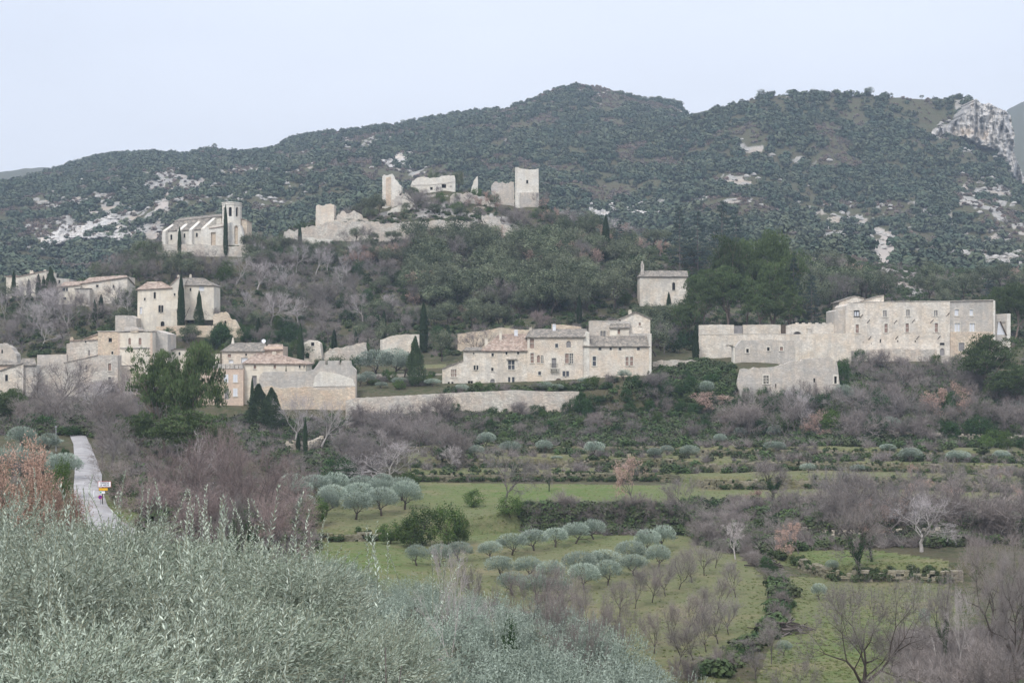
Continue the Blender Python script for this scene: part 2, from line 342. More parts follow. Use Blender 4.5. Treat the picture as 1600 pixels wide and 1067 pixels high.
# ------------------------------------------------------------------ terrain, lofted over feature lines (u, Y, z)
def zz(u, Y, y): return (u, Y, (HZ - y) / FPX * Y)
def LY(Y, *uy): return [zz(u, Y, y) for u, y in uy]
def LZ(Y, *uz): return [(u, Y, z) for u, z in uz]
LINES = [
 LZ(0.5, (0, -1.7)),
 LZ(6, (0, -4.3), (1600, -4.5)),
 LZ(14, (0, -6.8), (1600, -7.0)),
 LZ(30, (0, -9), (600, -10.5), (1000, -12.5), (1600, -13)),
 LZ(44, (0, -10), (500, -11.2), (700, -12.6), (900, -14), (1100, -16), (1600, -17)),
 LZ(60, (0, -11), (300, -12.5), (600, -13.8), (800, -16), (1000, -18.5), (1600, -20)),
 LZ(90, (0, -13), (300, -15), (500, -17), (700, -18.3), (900, -20.3), (1000, -22.5), (1100, -24.6), (1600, -24.8)),
 LZ(112, (0, -14.5), (200, -15), (300, -16), (450, -18.8), (600, -20.3), (800, -21.8), (900, -24), (1000, -25.4), (1600, -25.6)),
 [(0, 146, -15.3), (160, 146, -15.3), (250, 146, -16.5), (400, 146, -20), (550, 150, -24), (700, 150, -25.4), (1000, 146, -25.7), (1600, 140, -25.8)],
 [(0, 185, -13.8), (130, 185, -13.8), (250, 182, -16), (400, 180, -22), (500, 180, -25.2), (600, 182, -25.3), (800, 185, -25.4), (1050, 185, -25.4), (1150, 175, -25.4), (1300, 158, -25.9), (1600, 154, -25.7)],
 [(0, 204, -13.1), (130, 204, -13.1), (300, 200, -16.5), (400, 197, -21.5), (500, 196, -25.3), (600, 196, -25.3), (700, 200, -25.3), (820, 204, -25.1), (1050, 204, -25.1), (1150, 190, -25.2), (1300, 165, -25.9), (1480, 160, -25.2), (1600, 160, -25.2)],
 [(0, 204.7, -13.05), (130, 204.7, -13.05), (300, 200.7, -16.4), (400, 197.7, -21), (500, 196.8, -24), (600, 196.8, -24), (700, 200.8, -23.1), (820, 205, -22.3), (1050, 205, -22.3), (1150, 190.8, -24.4), (1300, 165.8, -24.5), (1480, 160.8, -23.4), (1600, 160.8, -23.4)],
 [(0, 226, -12.2), (130, 226, -12.2), (300, 225, -15.3), (400, 225, -19), (480, 225, -21.6), (600, 225, -22.1), (1060, 225, -22), (1150, 210, -24), (1280, 187, -24.2), (1500, 182, -23.2), (1600, 182, -23.2)],
 [(0, 226.5, -12.2), (130, 226.5, -12.2), (300, 225.6, -15.2), (400, 225.6, -18.9), (480, 225.6, -21.5), (600, 225.6, -22.1), (1060, 225.6, -22), (1150, 210.8, -23.6), (1280, 187.8, -22.6), (1500, 182.8, -21.7), (1600, 182.8, -21.7)],
 [(0, 250, -11.5), (130, 250, -11.8), (300, 249, -14), (400, 249, -16.5), (480, 249, -19.6), (560, 249, -20.8), (640, 249, -21.7), (1040, 249, -21.7), (1100, 240, -22.3), (1300, 235, -21.6), (1600, 232, -22)],
 [(0, 250.6, -11.5), (130, 250.6, -11.8), (300, 249.6, -14), (400, 249.6, -16.4), (480, 249.6, -19.2), (560, 249.7, -20.1), (640, 249.7, -20.2), (1040, 249.7, -20.2), (1100, 240.7, -20.3), (1300, 235.7, -19.5), (1600, 232.7, -20.3)],
 [(0, 260, -11.4), (130, 260, -11.6), (300, 259, -13.8), (400, 259, -16), (480, 259, -18.7), (560, 259, -19.8), (640, 259, -20.0), (1040, 259, -19.9), (1100, 251, -20.2), (1300, 246, -19.4), (1600, 243, -20.3)],
 [(0, 260.6, -11.4), (130, 260.6, -11.6), (300, 259.7, -13.8), (400, 259.7, -15.9), (480, 259.7, -18.3), (560, 259.7, -19), (640, 259.7, -18.2), (1040, 259.7, -18.2), (1100, 251.7, -18.3), (1300, 246.7, -17.9), (1600, 243.7, -18.5)],
 [(0, 270, -11.3), (130, 270, -11.5), (300, 269, -13.5), (400, 269, -15.4), (480, 269, -17.7), (560, 269, -18.4), (640, 269, -18.0), (1040, 269, -18.0), (1100, 262, -18.2), (1300, 257, -17.8), (1600, 254, -18.5)],
 [(0, 270.6, -11.3), (130, 270.6, -11.5), (300, 269.7, -13.5), (400, 269.7, -15.3), (480, 269.7, -17.5), (560, 269.7, -17.8), (640, 269.7, -16.8), (1040, 269.7, -16.8), (1100, 262.7, -16.7), (1300, 257.7, -16.2), (1600, 254.7, -17.0)],
 [(0, 280, -11), (130, 280, -11.2), (300, 280, -13.3), (400, 280, -15), (480, 280, -16.6), (640, 280, -16.6), (1040, 280, -16.5), (1100, 277, -16.5), (1300, 272, -16.1), (1600, 270, -16.9)],
 [zz(-300, 295, 636), zz(0, 295, 636), zz(200, 295, 645), zz(400, 295, 648), zz(560, 295, 646), zz(900, 295, 641), zz(1000, 295, 645), zz(1160, 295, 628), zz(1310, 295, 625), zz(1600, 295, 645)],
 [zz(0, 296.6, 630), zz(200, 296.6, 638), zz(400, 296.6, 640), zz(556, 296.6, 640), zz(562, 296.6, 621), zz(900, 296.6, 613), zz(1000, 296.6, 608), zz(1080, 296.6, 606), zz(1155, 296.6, 615), zz(1165, 296.6, 600), zz(1300, 296.6, 600), zz(1315, 296.6, 622), zz(1600, 296.6, 640)],
 LY(306, (0, 616), (200, 622), (350, 628), (420, 625), (560, 605), (700, 602), (850, 598), (1020, 590), (1080, 590), (1160, 576), (1290, 575), (1330, 600), (1600, 615)),
 LY(326, (0, 600), (200, 596), (330, 590), (560, 582), (700, 575), (1000, 562), (1090, 560), (1160, 558), (1290, 566), (1330, 571), (1560, 571), (1650, 580)),
 LY(342, (0, 568), (150, 550), (215, 536), (245, 527), (380, 529), (420, 545), (500, 563), (700, 560), (1000, 541), (1088, 552), (1095, 535), (1300, 538), (1600, 546)),
 LY(350, (0, 560), (150, 536), (250, 518), (330, 530), (500, 556), (650, 556), (800, 545), (1000, 535), (1088, 548), (1095, 524), (1300, 524), (1600, 535)),
 LY(390, (0, 472), (100, 468), (200, 470), (330, 475), (500, 498), (700, 500), (850, 488), (960, 478), (1000, 472), (1070, 474), (1200, 508), (1400, 500), (1600, 500)),
 LY(432, (0, 462), (100, 455), (200, 430), (245, 402), (390, 402), (450, 420), (600, 440), (800, 430), (1000, 410), (1200, 460), (1400, 468), (1600, 480)),
 LY(434, (0, 462), (100, 455), (200, 430), (240, 400), (248, 384), (385, 382), (396, 400), (450, 418), (600, 438), (800, 428), (1000, 408), (1200, 460), (1400, 468), (1600, 480)),
 LY(465, (0, 460), (100, 450), (200, 420), (250, 390), (390, 384), (440, 385), (600, 384), (800, 380), (900, 382), (1000, 390), (1200, 422), (1400, 440), (1600, 450)),
 LY(478, (0, 465), (200, 425), (300, 398), (400, 385), (450, 378), (600, 376), (780, 372), (860, 376), (1000, 388), (1200, 420), (1400, 436), (1600, 445)),
 LY(479.6, (0, 465), (200, 425), (300, 398), (400, 384), (440, 375), (450, 366), (600, 352), (780, 352), (860, 366), (1000, 388), (1200, 420), (1400, 436), (1600, 445)),
 LY(500, (0, 470), (200, 440), (400, 395), (450, 366), (500, 345), (590, 335), (640, 325), (760, 325), (800, 326), (850, 328), (900, 358), (1000, 385), (1200, 412), (1600, 435)),
 LY(512, (0, 475), (200, 450), (400, 400), (450, 362), (500, 345), (600, 318), (640, 302), (740, 300), (770, 312), (850, 325), (900, 356), (1000, 386), (1200, 410), (1600, 432)),
 LY(545, (0, 490), (400, 430), (450, 380), (620, 325), (740, 310), (850, 335), (900, 372), (1000, 402), (1200, 415), (1600, 430)),
 LY(620, (0, 480), (400, 445), (600, 430), (850, 425), (1000, 415), (1200, 412), (1600, 428)),
 LY(760, (0, 412), (200, 402), (400, 352), (600, 345), (850, 352), (1000, 362), (1200, 380), (1400, 405), (1600, 405)),
 LY(880, (0, 362), (200, 352), (400, 322), (600, 305), (850, 318), (1000, 330), (1200, 340), (1400, 350), (1600, 350)),
 LY(1000, (0, 322), (200, 300), (400, 295), (600, 270), (850, 275), (1000, 275), (1075, 275), (1200, 262), (1400, 262), (1500, 275), (1600, 300)),
 LY(1100, (0, 300), (200, 276), (400, 270), (600, 245), (850, 232), (1000, 222), (1075, 212), (1130, 200), (1200, 185), (1400, 190), (1455, 205), (1500, 212), (1570, 255), (1600, 310), (1700, 335)),
 LY(1150, (0, 297), (200, 268), (400, 262), (600, 235), (850, 215), (1000, 205), (1060, 196), (1075, 186), (1130, 170), (1190, 150), (1300, 147), (1370, 152), (1450, 154), (1500, 151), (1525, 157), (1560, 170), (1580, 184), (1586, 285), (1600, 300), (1700, 335)),
 LY(1230, (0, 294), (200, 258), (400, 252), (600, 220), (850, 192), (1000, 188), (1050, 192), (1075, 204), (1130, 205), (1300, 210), (1580, 250), (1600, 330), (1700, 345)),
 LY(1450, (-400, 330), (-100, 305), (0, 291), (60, 272), (120, 257), (180, 244), (240, 238), (275, 242), (290, 244), (330, 232), (380, 242), (400, 239), (430, 237), (450, 224), (500, 214), (550, 204), (600, 194), (650, 187), (700, 179), (780, 170), (820, 160), (850, 143), (900, 136), (940, 140), (970, 152), (1000, 159), (1040, 163), (1066, 168), (1076, 184), (1100, 192), (1200, 210), (1600, 320)),
 LY(1600, (-400, 360), (0, 330), (240, 290), (400, 290), (600, 250), (850, 200), (1066, 220), (1200, 260), (1600, 330)),
 LY(2500, (-600, 250), (0, 266), (40, 263), (75, 263), (150, 285), (300, 320), (1200, 330), (1500, 230), (1575, 172), (1600, 162), (1700, 150), (2200, 180)),
 LY(2900, (-600, 300), (0, 330), (1500, 330), (2200, 300)),
]
UST = 5
UC = np.arange(-900, 2501, UST)
GY = np.array([np.interp(UC, [p[0] for p in L], [p[1] for p in L]) for L in LINES])
GZ = np.array([np.interp(UC, [p[0] for p in L], [p[2] for p in L]) for L in LINES])

def amp(Y):
    return np.interp(Y, [0, 40, 60, 270, 300, 340, 480, 560, 700, 1050, 1150, 1450, 2000], [0.1, 0.1, 0.35, 0.35, 0.4, 0.8, 1.0, 5.0, 16.0, 12.0, 4.5, 5.0, 6.0])
def bumpz(x, Y):
    a = amp(Y)
    far = np.interp(Y, [500, 650], [0, 1])
    lam = 9.0
    n1 = fbm(x / lam + 40, Y / lam + 7, 3) - 0.5
    n2 = fbm(x / 70 + 3, Y / 90 + 11, 4) - 0.5
    n3 = fbm(x / 14 + 5, Y / 14 + 2, 3) - 0.5
    return a * n1 * (1 - far) * 1.2 + far * (a * n2 * 2.2 + 3.0 * n3)

def base_z(u, Y):
    """terrain height at column u, depth Y (vectorised)"""
    u = np.atleast_1d(np.asarray(u, float)); Y = np.atleast_1d(np.asarray(Y, float))
    c = np.clip((u - UC[0]) / UST, 0, len(UC) - 1.001); c0 = c.astype(int); f = c - c0
    out = 0
    for cc, w in ((c0, 1 - f), (c0 + 1, f)):
        gy = GY[:, cc]; k = np.clip((gy <= Y).sum(0) - 1, 0, len(LINES) - 2)
        i = np.arange(len(Y))
        y0 = gy[k, i]; y1 = gy[k + 1, i]; z0 = GZ[:, cc][k, i]; z1 = GZ[:, cc][k + 1, i]
        t = np.clip((Y - y0) / np.maximum(y1 - y0, 1e-6), 0, 1)
        out = out + w * (z0 + (z1 - z0) * t)
    return out + bumpz((u - 800) / FPX * Y, Y)
def gz(u, Y): return float(base_z(u, Y)[0])
def G(u, Y, dz=0.0): return Vector(((u - 800) / FPX * Y, Y, gz(u, Y) + dz))
def gzxy(x, Y): return gz(800 + FPX * x / Y, Y)

# visibility table: first depth at which the ground of a column reaches a picture row
_YS = np.concatenate([np.arange(60, 300, 0.5), np.arange(300, 560, 1.0), np.arange(560, 1500, 3.0)])
_UV = np.arange(-100, 1701, 5)
_uu, _yy = np.meshgrid(_UV, _YS, indexing='ij')
_zt = base_z(_uu.ravel(), _yy.ravel()).reshape(_uu.shape)
_PROJ = HZ - _zt / _yy * FPX
def depth_at(u, y, Ymin=60):
    i = int(np.clip(round((u + 100) / 5), 0, len(_UV) - 1))
    j0 = np.searchsorted(_YS, Ymin)
    r = np.minimum.accumulate(_PROJ[i, j0:])
    j = np.searchsorted(-r, -y)
    return float(_YS[min(j0 + j, len(_YS) - 1)])

def inpoly(x, y, poly):
    x = np.asarray(x, float); y = np.asarray(y, float); r = np.zeros(x.shape, bool)
    n = len(poly)
    for i in range(n):
        x1, y1 = poly[i]; x2, y2 = poly[(i + 1) % n]
        if y1 == y2: continue
        r ^= ((y1 > y) != (y2 > y)) & (x < (x2 - x1) * (y - y1) / (y2 - y1) + x1)
    return r

rowsY, rowsZ, rowF = [], [], []
for k in range(len(LINES) - 1):
    dY = float(np.max(GY[k + 1] - GY[k]))
    mid = float(GY[k].mean())
    st = 2.0 if mid < 300 else (3.0 if mid < 560 else 7.0)
    if mid < 112: st = 4.0
    if mid > 1460: st = 60.0
    n = max(1, int(round(dY / st))) if dY > 1.7 else 2
    for j in range(n):
        t = j / n
        rowsY.append(GY[k] + (GY[k + 1] - GY[k]) * t); rowsZ.append(GZ[k] + (GZ[k + 1] - GZ[k]) * t)
rowsY.append(GY[-1]); rowsZ.append(GZ[-1])
TY = np.array(rowsY); TU = np.broadcast_to(UC, TY.shape); TX = (TU - 800) / FPX * TY
TZ = np.array(rowsZ) + bumpz(TX, TY)
TPY = HZ - TZ / TY * FPX
nr, nc = TY.shape
# ---- what the ground is made of: rock, grass, soil by place
def blob(u, y, cu, cy, ru, ry, ang=0.0):
    a = math.radians(ang); du = u - cu; dy = y - cy
    p = du * math.cos(a) + dy * math.sin(a); q = -du * math.sin(a) + dy * math.cos(a)
    return np.exp(-((p / ru) ** 2 + (q / ry) ** 2))
ROCKS = [ # u, y, ru, ry, angle, strength
 (170, 345, 100, 45, 15, 1.0), (250, 290, 150, 40, 0, .75), (400, 280, 90, 30, -10, .7), (120, 355, 50, 30, 0, .7), (190, 350, 45, 28, 0, 1.1), (75, 372, 20, 12, 0, .9), (210, 290, 80, 22, 5, .75), (240, 275, 35, 14, 0, .9),
 (150, 300, 50, 14, 0, .6), (255, 318, 10, 22, 25, 1.3), (272, 300, 25, 6, 0, 1.1), (312, 292, 9, 16, 20, 1.3), (335, 274, 9, 9, 0, 1.2), (245, 352, 12, 7, -20, 1.3),
 (390, 295, 55, 22, -15, .75), (360, 310, 60, 14, -10, .7), (335, 235, 18, 8, 0, .8), (300, 250, 60, 14, 0, .5), (620, 245, 26, 14, 0, 1.1), (635, 262, 40, 14, 25, .8), (560, 222, 50, 14, 0, .5),
 (440, 250, 40, 18, 0, .6), (540, 215, 12, 8, 0, .8), (700, 235, 16, 5, 20, .8), (790, 215, 20, 6, 20, .7), (837, 233, 10, 8, 30, 1.0), (850, 195, 25, 5, 10, .5), (680, 290, 60, 10, 0, .4),
 (1068, 172, 9, 10, 0, 1.3), (900, 145, 40, 9, 0, .5),
 (1380, 388, 20, 28, -10, 1.8), (1395, 432, 36, 16, 10, 1.5), (1430, 450, 30, 12, 0, .9), (1300, 350, 60, 28, 15, .8), (1330, 340, 30, 14, 25, .8), (1180, 235, 45, 10, 15, .7), (1240, 248, 40, 8, 10, .7),
 (1140, 280, 40, 14, 0, .8), (1120, 315, 70, 8, 0, .7), (1200, 300, 40, 10, 0, .5), (1440, 335, 70, 26, 0, .6), (1510, 310, 60, 22, 0, .8), (1560, 390, 60, 50, 0, .75), (1500, 400, 60, 30, 0, .5), (1560, 300, 30, 50, 0, .9),
 (1500, 180, 12, 40, 15, .9), (1480, 205, 30, 10, -10, 1.3), (1545, 190, 40, 34, 0, 1.6), (1515, 200, 14, 36, 20, 1.2), (1590, 250, 10, 60, 0, 1.4), (1460, 148, 40, 5, 0, 1.2), (1380, 148, 30, 4, 0, .7), (1340, 143, 30, 4, 0, .6), (1230, 148, 10, 5, 0, .8),
 (20, 278, 22, 7, -30, 1.2), (1000, 325, 60, 8, 0, .5),
 (680, 335, 120, 20, 0, 1.15), (560, 340, 60, 10, 0, .5), (780, 350, 60, 20, 0, .4)]
Uf, Yf = TU, TPY
nzv = fbm(TX / 22 + 9, TY / 22 + 4, 4); nz2 = fbm(TX / 6 + 31, TY / 6 + 14, 3)
def rockmask(u, y, x, Y):
    r = np.zeros(np.shape(u))
    for (cu, cy, ru, ry, an, s) in ROCKS:
        r = np.maximum(r, s * blob(u, y, cu, cy, ru, ry, an))
    n = fbm(x / 14 + 9, Y / 20 + 4, 4); n2 = fbm(x / 5 + 31, Y / 5 + 14, 3)
    n3 = fbm(x / 9 + 3, Y / 3.2 + 1, 3)
    r = r * (0.55 + 1.1 * (n - 0.35) * 1.6)
    r = r + (n - 0.55) * 0.8 + (n2 - 0.5) * 1.3 * np.clip(r * 3, 0.25, 1) + (n3 - .5) * 1.0 * np.clip(r * 3, 0, 1)
    return np.clip((r - 0.36) * 2.6, 0, 1) * (np.asarray(Y) > 430) * (np.asarray(Y) < 1700)
rock = rockmask(TU, TPY, TX, TY)
def rocksoft(u, y):
    r = np.zeros(np.shape(u))
    for (cu, cy, ru, ry, an, s) in ROCKS: r = np.maximum(r, s * blob(u, y, cu, cy, ru * 1.25, ry * 1.25, an))
    return np.clip(r, 0, 1)
grass = np.zeros(TY.shape)
GRASS = [
 [(500, 905), (480, 845), (500, 800), (540, 752), (640, 752), (700, 754), (1040, 758), (1050, 805), (1065, 828), (1160, 868), (1215, 925), (1210, 985), (1130, 1067), (960, 1060), (900, 980), (800, 990), (640, 930)],
 [(1180, 1067), (1215, 985), (1225, 900), (1480, 905), (1500, 960), (1480, 1067)],
 [(1230, 840), (1300, 850), (1480, 875), (1490, 905), (1300, 900), (1170, 870)],
 [(700, 690), (1600, 700), (1600, 800), (1060, 785), (1040, 752), (640, 752), (640, 700)],
 [(440, 700), (520, 700), (520, 745), (440, 760)], [(140, 770), (230, 780), (230, 850), (150, 850)], [(640, 530), (700, 530), (700, 575), (640, 575)],
]
for g in GRASS: grass = np.maximum(grass, inpoly(TU, TPY, g).astype(float))
grass = grass * (TY > 100) * (TY < 335)
for (cu, cy, ru, ry) in ((700, 334, 40, 5), (480, 372, 40, 8), (780, 510, 40, 10)):
    grass = np.maximum(grass, blob(TU, TPY, cu, cy, ru, ry) * (TY < 560) * (TY > 310))
# the mown strip of the orchard is drier, the field above it a fresh green
fresh = np.clip(blob(TU, TPY, 860, 772, 230, 26) + blob(TU, TPY, 560, 880, 110, 34) + blob(TU, TPY, 1330, 870, 130, 20) * .8 + blob(TU, TPY, 1330, 1010, 150, 60) * .8 + blob(TU, TPY, 200, 815, 50, 30) + blob(TU, TPY, 850, 840, 200, 14) * .5, 0, 1)
screen = (blob(TU, TPY, 1380, 388, 16, 34, -8) > 0.4) | (blob(TU, TPY, 255, 318, 9, 22, 25) > .4) | (blob(TU, TPY, 312, 292, 8, 18, 20) > .4) | (blob(TU, TPY, 1390, 432, 30, 12, 10) > .4)
att = np.stack([rock, grass, fresh, (screen & (TY > 560)).astype(float)], -1).reshape(-1, 4)
idx = np.arange(nr * nc).reshape(nr, nc)
quads = np.stack([idx[:-1, :-1], idx[:-1, 1:], idx[1:, 1:], idx[1:, :-1]], -1).reshape(-1, 4)
gm = mesh_np('ground', np.stack([TX, TY, TZ], -1).reshape(-1, 3), quads, smooth=True)
ca = gm.attributes.new('cover', 'FLOAT_COLOR', 'POINT')
ca.data.foreach_set('color', att.astype(np.float32).ravel())

m, nt, b = new_mat('ground_cover')
tcn = N(nt, 'ShaderNodeTexCoord'); o = tcn.outputs['Object']
at = N(nt, 'ShaderNodeAttribute', attribute_name='cover')
sp = N(nt, 'ShaderNodeSeparateColor'); nt.links.new(at.outputs['Color'], sp.inputs[0])
n_b = noise(nt, o, 0.10, 6, 0.7); n_s = noise(nt, o, 0.9, 6, 0.7); n_f = noise(nt, o, 4.0, 4, 0.7)
litter = mix(nt, ramp(nt, n_s, 0.4, 0.62), (0.055, 0.070, 0.032), (0.125, 0.110, 0.072))
litter = mix(nt, ramp(nt, n_b, 0.45, 0.6), litter, (0.09, 0.08, 0.05))
gr = mix(nt, sp.outputs[2], (0.145, 0.155, 0.082), (0.098, 0.16, 0.042))
gr = mix(nt, ramp(nt, n_s, 0.42, 0.66, 0, 0.75), gr, (0.21, 0.185, 0.11))
gr = mix(nt, ramp(nt, n_f, 0.4, 0.7, 0, 0.5), gr, (0.10, 0.14, 0.04))
gr = mix(nt, ramp(nt, n_b, 0.52, 0.66, 0, 0.5), gr, (0.24, 0.19, 0.12))
edge = mul(nt, sp.outputs[1], ramp(nt, n_s, 0.3, 0.5), 'MULTIPLY')
col = mix(nt, ramp(nt, mul(nt, sp.outputs[1], mul(nt, n_s, 0.5), 'ADD'), 0.65, 0.9), litter, gr)
rk = mix(nt, ramp(nt, noise(nt, o, 0.35, 6, 0.75), 0.38, 0.62), (0.40, 0.38, 0.355), (0.22, 0.215, 0.20))
rk = mix(nt, ramp(nt, noise(nt, o, 0.06, 5, 0.6, (1, 1, 0.3)), 0.5, 0.64, 0, .6), rk, (0.44, 0.36, 0.28))
rk = mix(nt, at.outputs['Alpha'], rk, mix(nt, n_s, (0.47, 0.42, 0.37), (0.38, 0.34, 0.31)))
rf = mul(nt, sp.outputs[0], mul(nt, n_s, 0.8), 'ADD')
col = mix(nt, ramp(nt, rf, 0.72, 0.95), col, rk)
nt.links.new(col, b.inputs['Base Color']); b.inputs['Roughness'].default_value = 1.0
bp = N(nt, 'ShaderNodeBump'); bp.inputs['Strength'].default_value = 0.7; bp.inputs['Distance'].default_value = 0.6
nt.links.new(mul(nt, n_s, mul(nt, noise(nt, o, 0.25, 6, 0.7), 3.0), 'ADD'), bp.inputs['Height']); nt.links.new(bp.outputs[0], b.inputs['Normal'])
M['ground'] = m
g = link('ground', gm, None, m)
tag(g, 'hillside, terraces and valley fields below the village', None, kind='structure')

# ------------------------------------------------------------------ the road
m, nt, b = new_mat('road_surface')
tcn = N(nt, 'ShaderNodeTexCoord'); o = tcn.outputs['Object']
c = mix(nt, ramp(nt, noise(nt, o, 0.5, 6, 0.7), 0.35, 0.65), (0.38, 0.37, 0.37), (0.24, 0.23, 0.23))
c = mix(nt, ramp(nt, noise(nt, o, 0.25, 5, 0.6, (0.4, 1.6, 1)), 0.52, 0.62, 0, 0.6), c, (0.26, 0.24, 0.23))
nt.links.new(c, b.inputs['Base Color']); b.inputs['Roughness'].default_value = 0.8
M['road'] = m
RD = [(300, 100, 2.6), (215, 112, 2.4), (184, 122, 2.2), (160, 132, 2.0), (143, 145, 1.7), (137, 160, 1.6), (138, 175, 1.7), (133, 192, 1.5), (128, 210, 1.3), (120, 226, 1.3), (100, 245, 1.6)]
rv = []
for i in range(len(RD) - 1):
    for j in range(8):
        t = j / 8; a_, b_ = RD[i], RD[i + 1]
        u_ = a_[0] + (b_[0] - a_[0]) * t; Y_ = a_[1] + (b_[1] - a_[1]) * t; h_ = a_[2] + (b_[2] - a_[2]) * t
        x_ = (u_ - 800) / FPX * Y_
        for s in np.linspace(-h_, h_, 7):
            rv.append((x_ + s, Y_, gzxy(x_ + s, Y_) + 0.16 - 0.03 * abs(s)))
nn = len(rv) // 7
rf_ = [(i * 7 + k, i * 7 + k + 1, (i + 1) * 7 + k + 1, (i + 1) * 7 + k) for i in range(nn - 1) for k in range(6)]
tag(link('road', pymesh('road', rv, rf_), None, M['road']), 'pale worn village lane climbing past the town sign', None, kind='structure')
M['line'] = plain('road_paint', (0.75, 0.75, 0.74), 0.06)
for i, (u_, Y_, w_) in enumerate(((172, 124.2, 0.9), (176, 121.5, 0.6), (197, 116.5, 0.8))):
    x_ = (u_ - 800) / FPX * Y_; mb = MB()
    z_ = gzxy(x_, Y_) + 0.19
    mb.add([(x_ - w_, Y_ - .12, z_), (x_ + w_, Y_ - .12, z_), (x_ + w_, Y_ + .12, z_), (x_ - w_, Y_ + .12, z_)], [(0, 1, 2, 3)])
    tag(mb.build('road_marking', M['line']), 'white painted parking line on the lane below the town sign', None, kind='structure')
# ------------------------------------------------------------------ buildings
class Frame:
    """a vertical facade plane through column u0 at depth Y0, turned by yaw; converts picture points to metres on it"""
    def __init__(s, name, label, cat, u0, Y0, yaw=0.0, zb=None, group=None):
        s.Y0 = Y0; s.yaw = math.radians(yaw); s.X0 = (u0 - 800) / FPX * Y0
        s.zb = gz(u0, Y0) if zb is None else zb
        s.root = thing(name, label, cat, (s.X0, Y0, s.zb), s.yaw, group)
    def loc(s, px, py, dep=0.0):
        """picture point on the plane set back by dep -> local (x, z)"""
        c, sn = math.cos(s.yaw), math.sin(s.yaw)
        ox = s.X0 - sn * dep; oy = s.Y0 + c * dep; k = (px - 800) / FPX
        t = (k * oy - ox) / (c - k * sn)
        return t, (HZ - py) / FPX * (oy + t * sn) - s.zb
    def poly(s, pts, dep=0.0): return [s.loc(x, y, dep) for x, y in pts]
    def wall(s, pts, D=8.0, m='pale', holes=(), dep=0.0, name='wall', rec=0.28, parent=None):
        """solid wall block with openings cut into its front"""
        P0 = s.poly(pts, dep)
        ar = sum(P0[i][0] * P0[(i + 1) % len(P0)][1] - P0[(i + 1) % len(P0)][0] * P0[i][1] for i in range(len(P0)))
        if ar < 0: P0 = P0[::-1]
        H = []
        for h in holes:
            x0, z1 = s.loc(h[0], h[1], dep); x1, z0 = s.loc(h[2], h[3], dep)
            if len(h) > 4 and h[4] == 'arch':
                r = (x1 - x0) / 2; cx = (x0 + x1) / 2
                hp = [(x0, z0), (x1, z0)] + [(cx + r * math.cos(a), z1 - r + r * math.sin(a)) for a in np.linspace(0, PI, 9)]
            else: hp = [(x0, z0), (x1, z0), (x1, z1), (x0, z1)]
            H.append(hp)
        mb = MB(); n = len(P0)
        front = [(x, dep, z) for x, z in P0]
        polys = [[Vector((x, z, 0)) for x, z in P0]] + [[Vector((x, z, 0)) for x, z in hp] for hp in H]
        flat = front + [(x, dep, z) for hp in H for x, z in hp]
        tri = tessellate_polygon(polys)
        mb.add(flat, [tuple(t) for t in tri])
        mb.add([(x, dep + D, z) for x, z in P0], [tuple(t)[::-1] for t in tessellate_polygon([[Vector((x, z, 0)) for x, z in P0]])])
        mb.add(front + [(x, dep + D, z) for x, z in P0], [(i, n + i, n + (i + 1) % n, (i + 1) % n) for i in range(n)])
        for hp in H:
            k = len(hp)
            mb.add([(x, dep, z) for x, z in hp] + [(x, dep + rec, z) for x, z in hp], [(i, (i + 1) % k, k + (i + 1) % k, k + i) for i in range(k)])
            mb.add([(x, dep + rec, z) for x, z in hp], [tuple(range(k))])
        o = mb.build(name, M[m], parent or s.root)
        return o
    def window(s, x0, y0, x1, y1, dep=0.0, pane='glass', sur=0.14, mull=(0, 0), arch=False, shut=None, name='window', sill=True, rec=0.22, bars='surround', sm='surround'):
        """frame (surround, sill, mullions) with its pane and shutters as sub-parts"""
        a, zt = s.loc(x0, y0, dep); b_, zb = s.loc(x1, y1, dep)
        mb = MB(); pr = 0.035
        if sur > 0:
            mb.box(a - sur, a, dep - pr, dep + 0.06, zb, zt); mb.box(b_, b_ + sur, dep - pr, dep + 0.06, zb, zt)
            mb.box(a - sur, b_ + sur, dep - pr - .003, dep + 0.06, zt, zt + sur * 1.3)
        if sill: mb.box(a - sur - 0.08, b_ + sur + 0.08, dep - 0.13, dep + 0.06, zb - 0.16, zb)
        nx, nz_ = mull
        for i in range(nx):
            c = a + (b_ - a) * (i + 1) / (nx + 1); mb.box(c - .06, c + .06, dep + 0.06, dep + rec - .03, zb, zt)
        for i in range(nz_):
            c = zb + (zt - zb) * (i + 1) / (nz_ + 1); mb.box(a, b_, dep + 0.063, dep + rec - .033, c - .05, c + .05)
        if not mb.v: mb.box(a, b_, dep + rec - 0.1, dep + rec - .05, zb, zb + 0.08)
        w = mb.build(name, M[sm], s.root)
        pb = MB()
        if arch:
            r = (b_ - a) / 2; cx = (a + b_) / 2
            pl = [(a, zb), (b_, zb)] + [(cx + r * math.cos(t), zt - r + r * math.sin(t)) for t in np.linspace(0, PI, 9)]
            pb.prism(pl, dep + rec - .025, dep + rec - .01)
        else: pb.box(a, b_, dep + rec - .025, dep + rec - .01, zb, zt)
        pb.build('pane' if pane == 'glass' else ('opening' if pane == 'dark' else 'shutter'), M[pane], w)
        if shut:
            mid = (a + b_) / 2
            for l, r in ((a, mid - .01), (mid + .01, b_)):
                q = MB(); q.box(l, r, dep - .04, dep + .01, zb, zt); q.box(l + .05, r - .05, dep - .06, dep - .04, zb + .15, zt - .15)
                q.build('shutter', M[shut], w)
        return w
    def win(s, *wins, dep=0.0, **k):
        for w in wins: s.window(*w, dep=dep, **k)
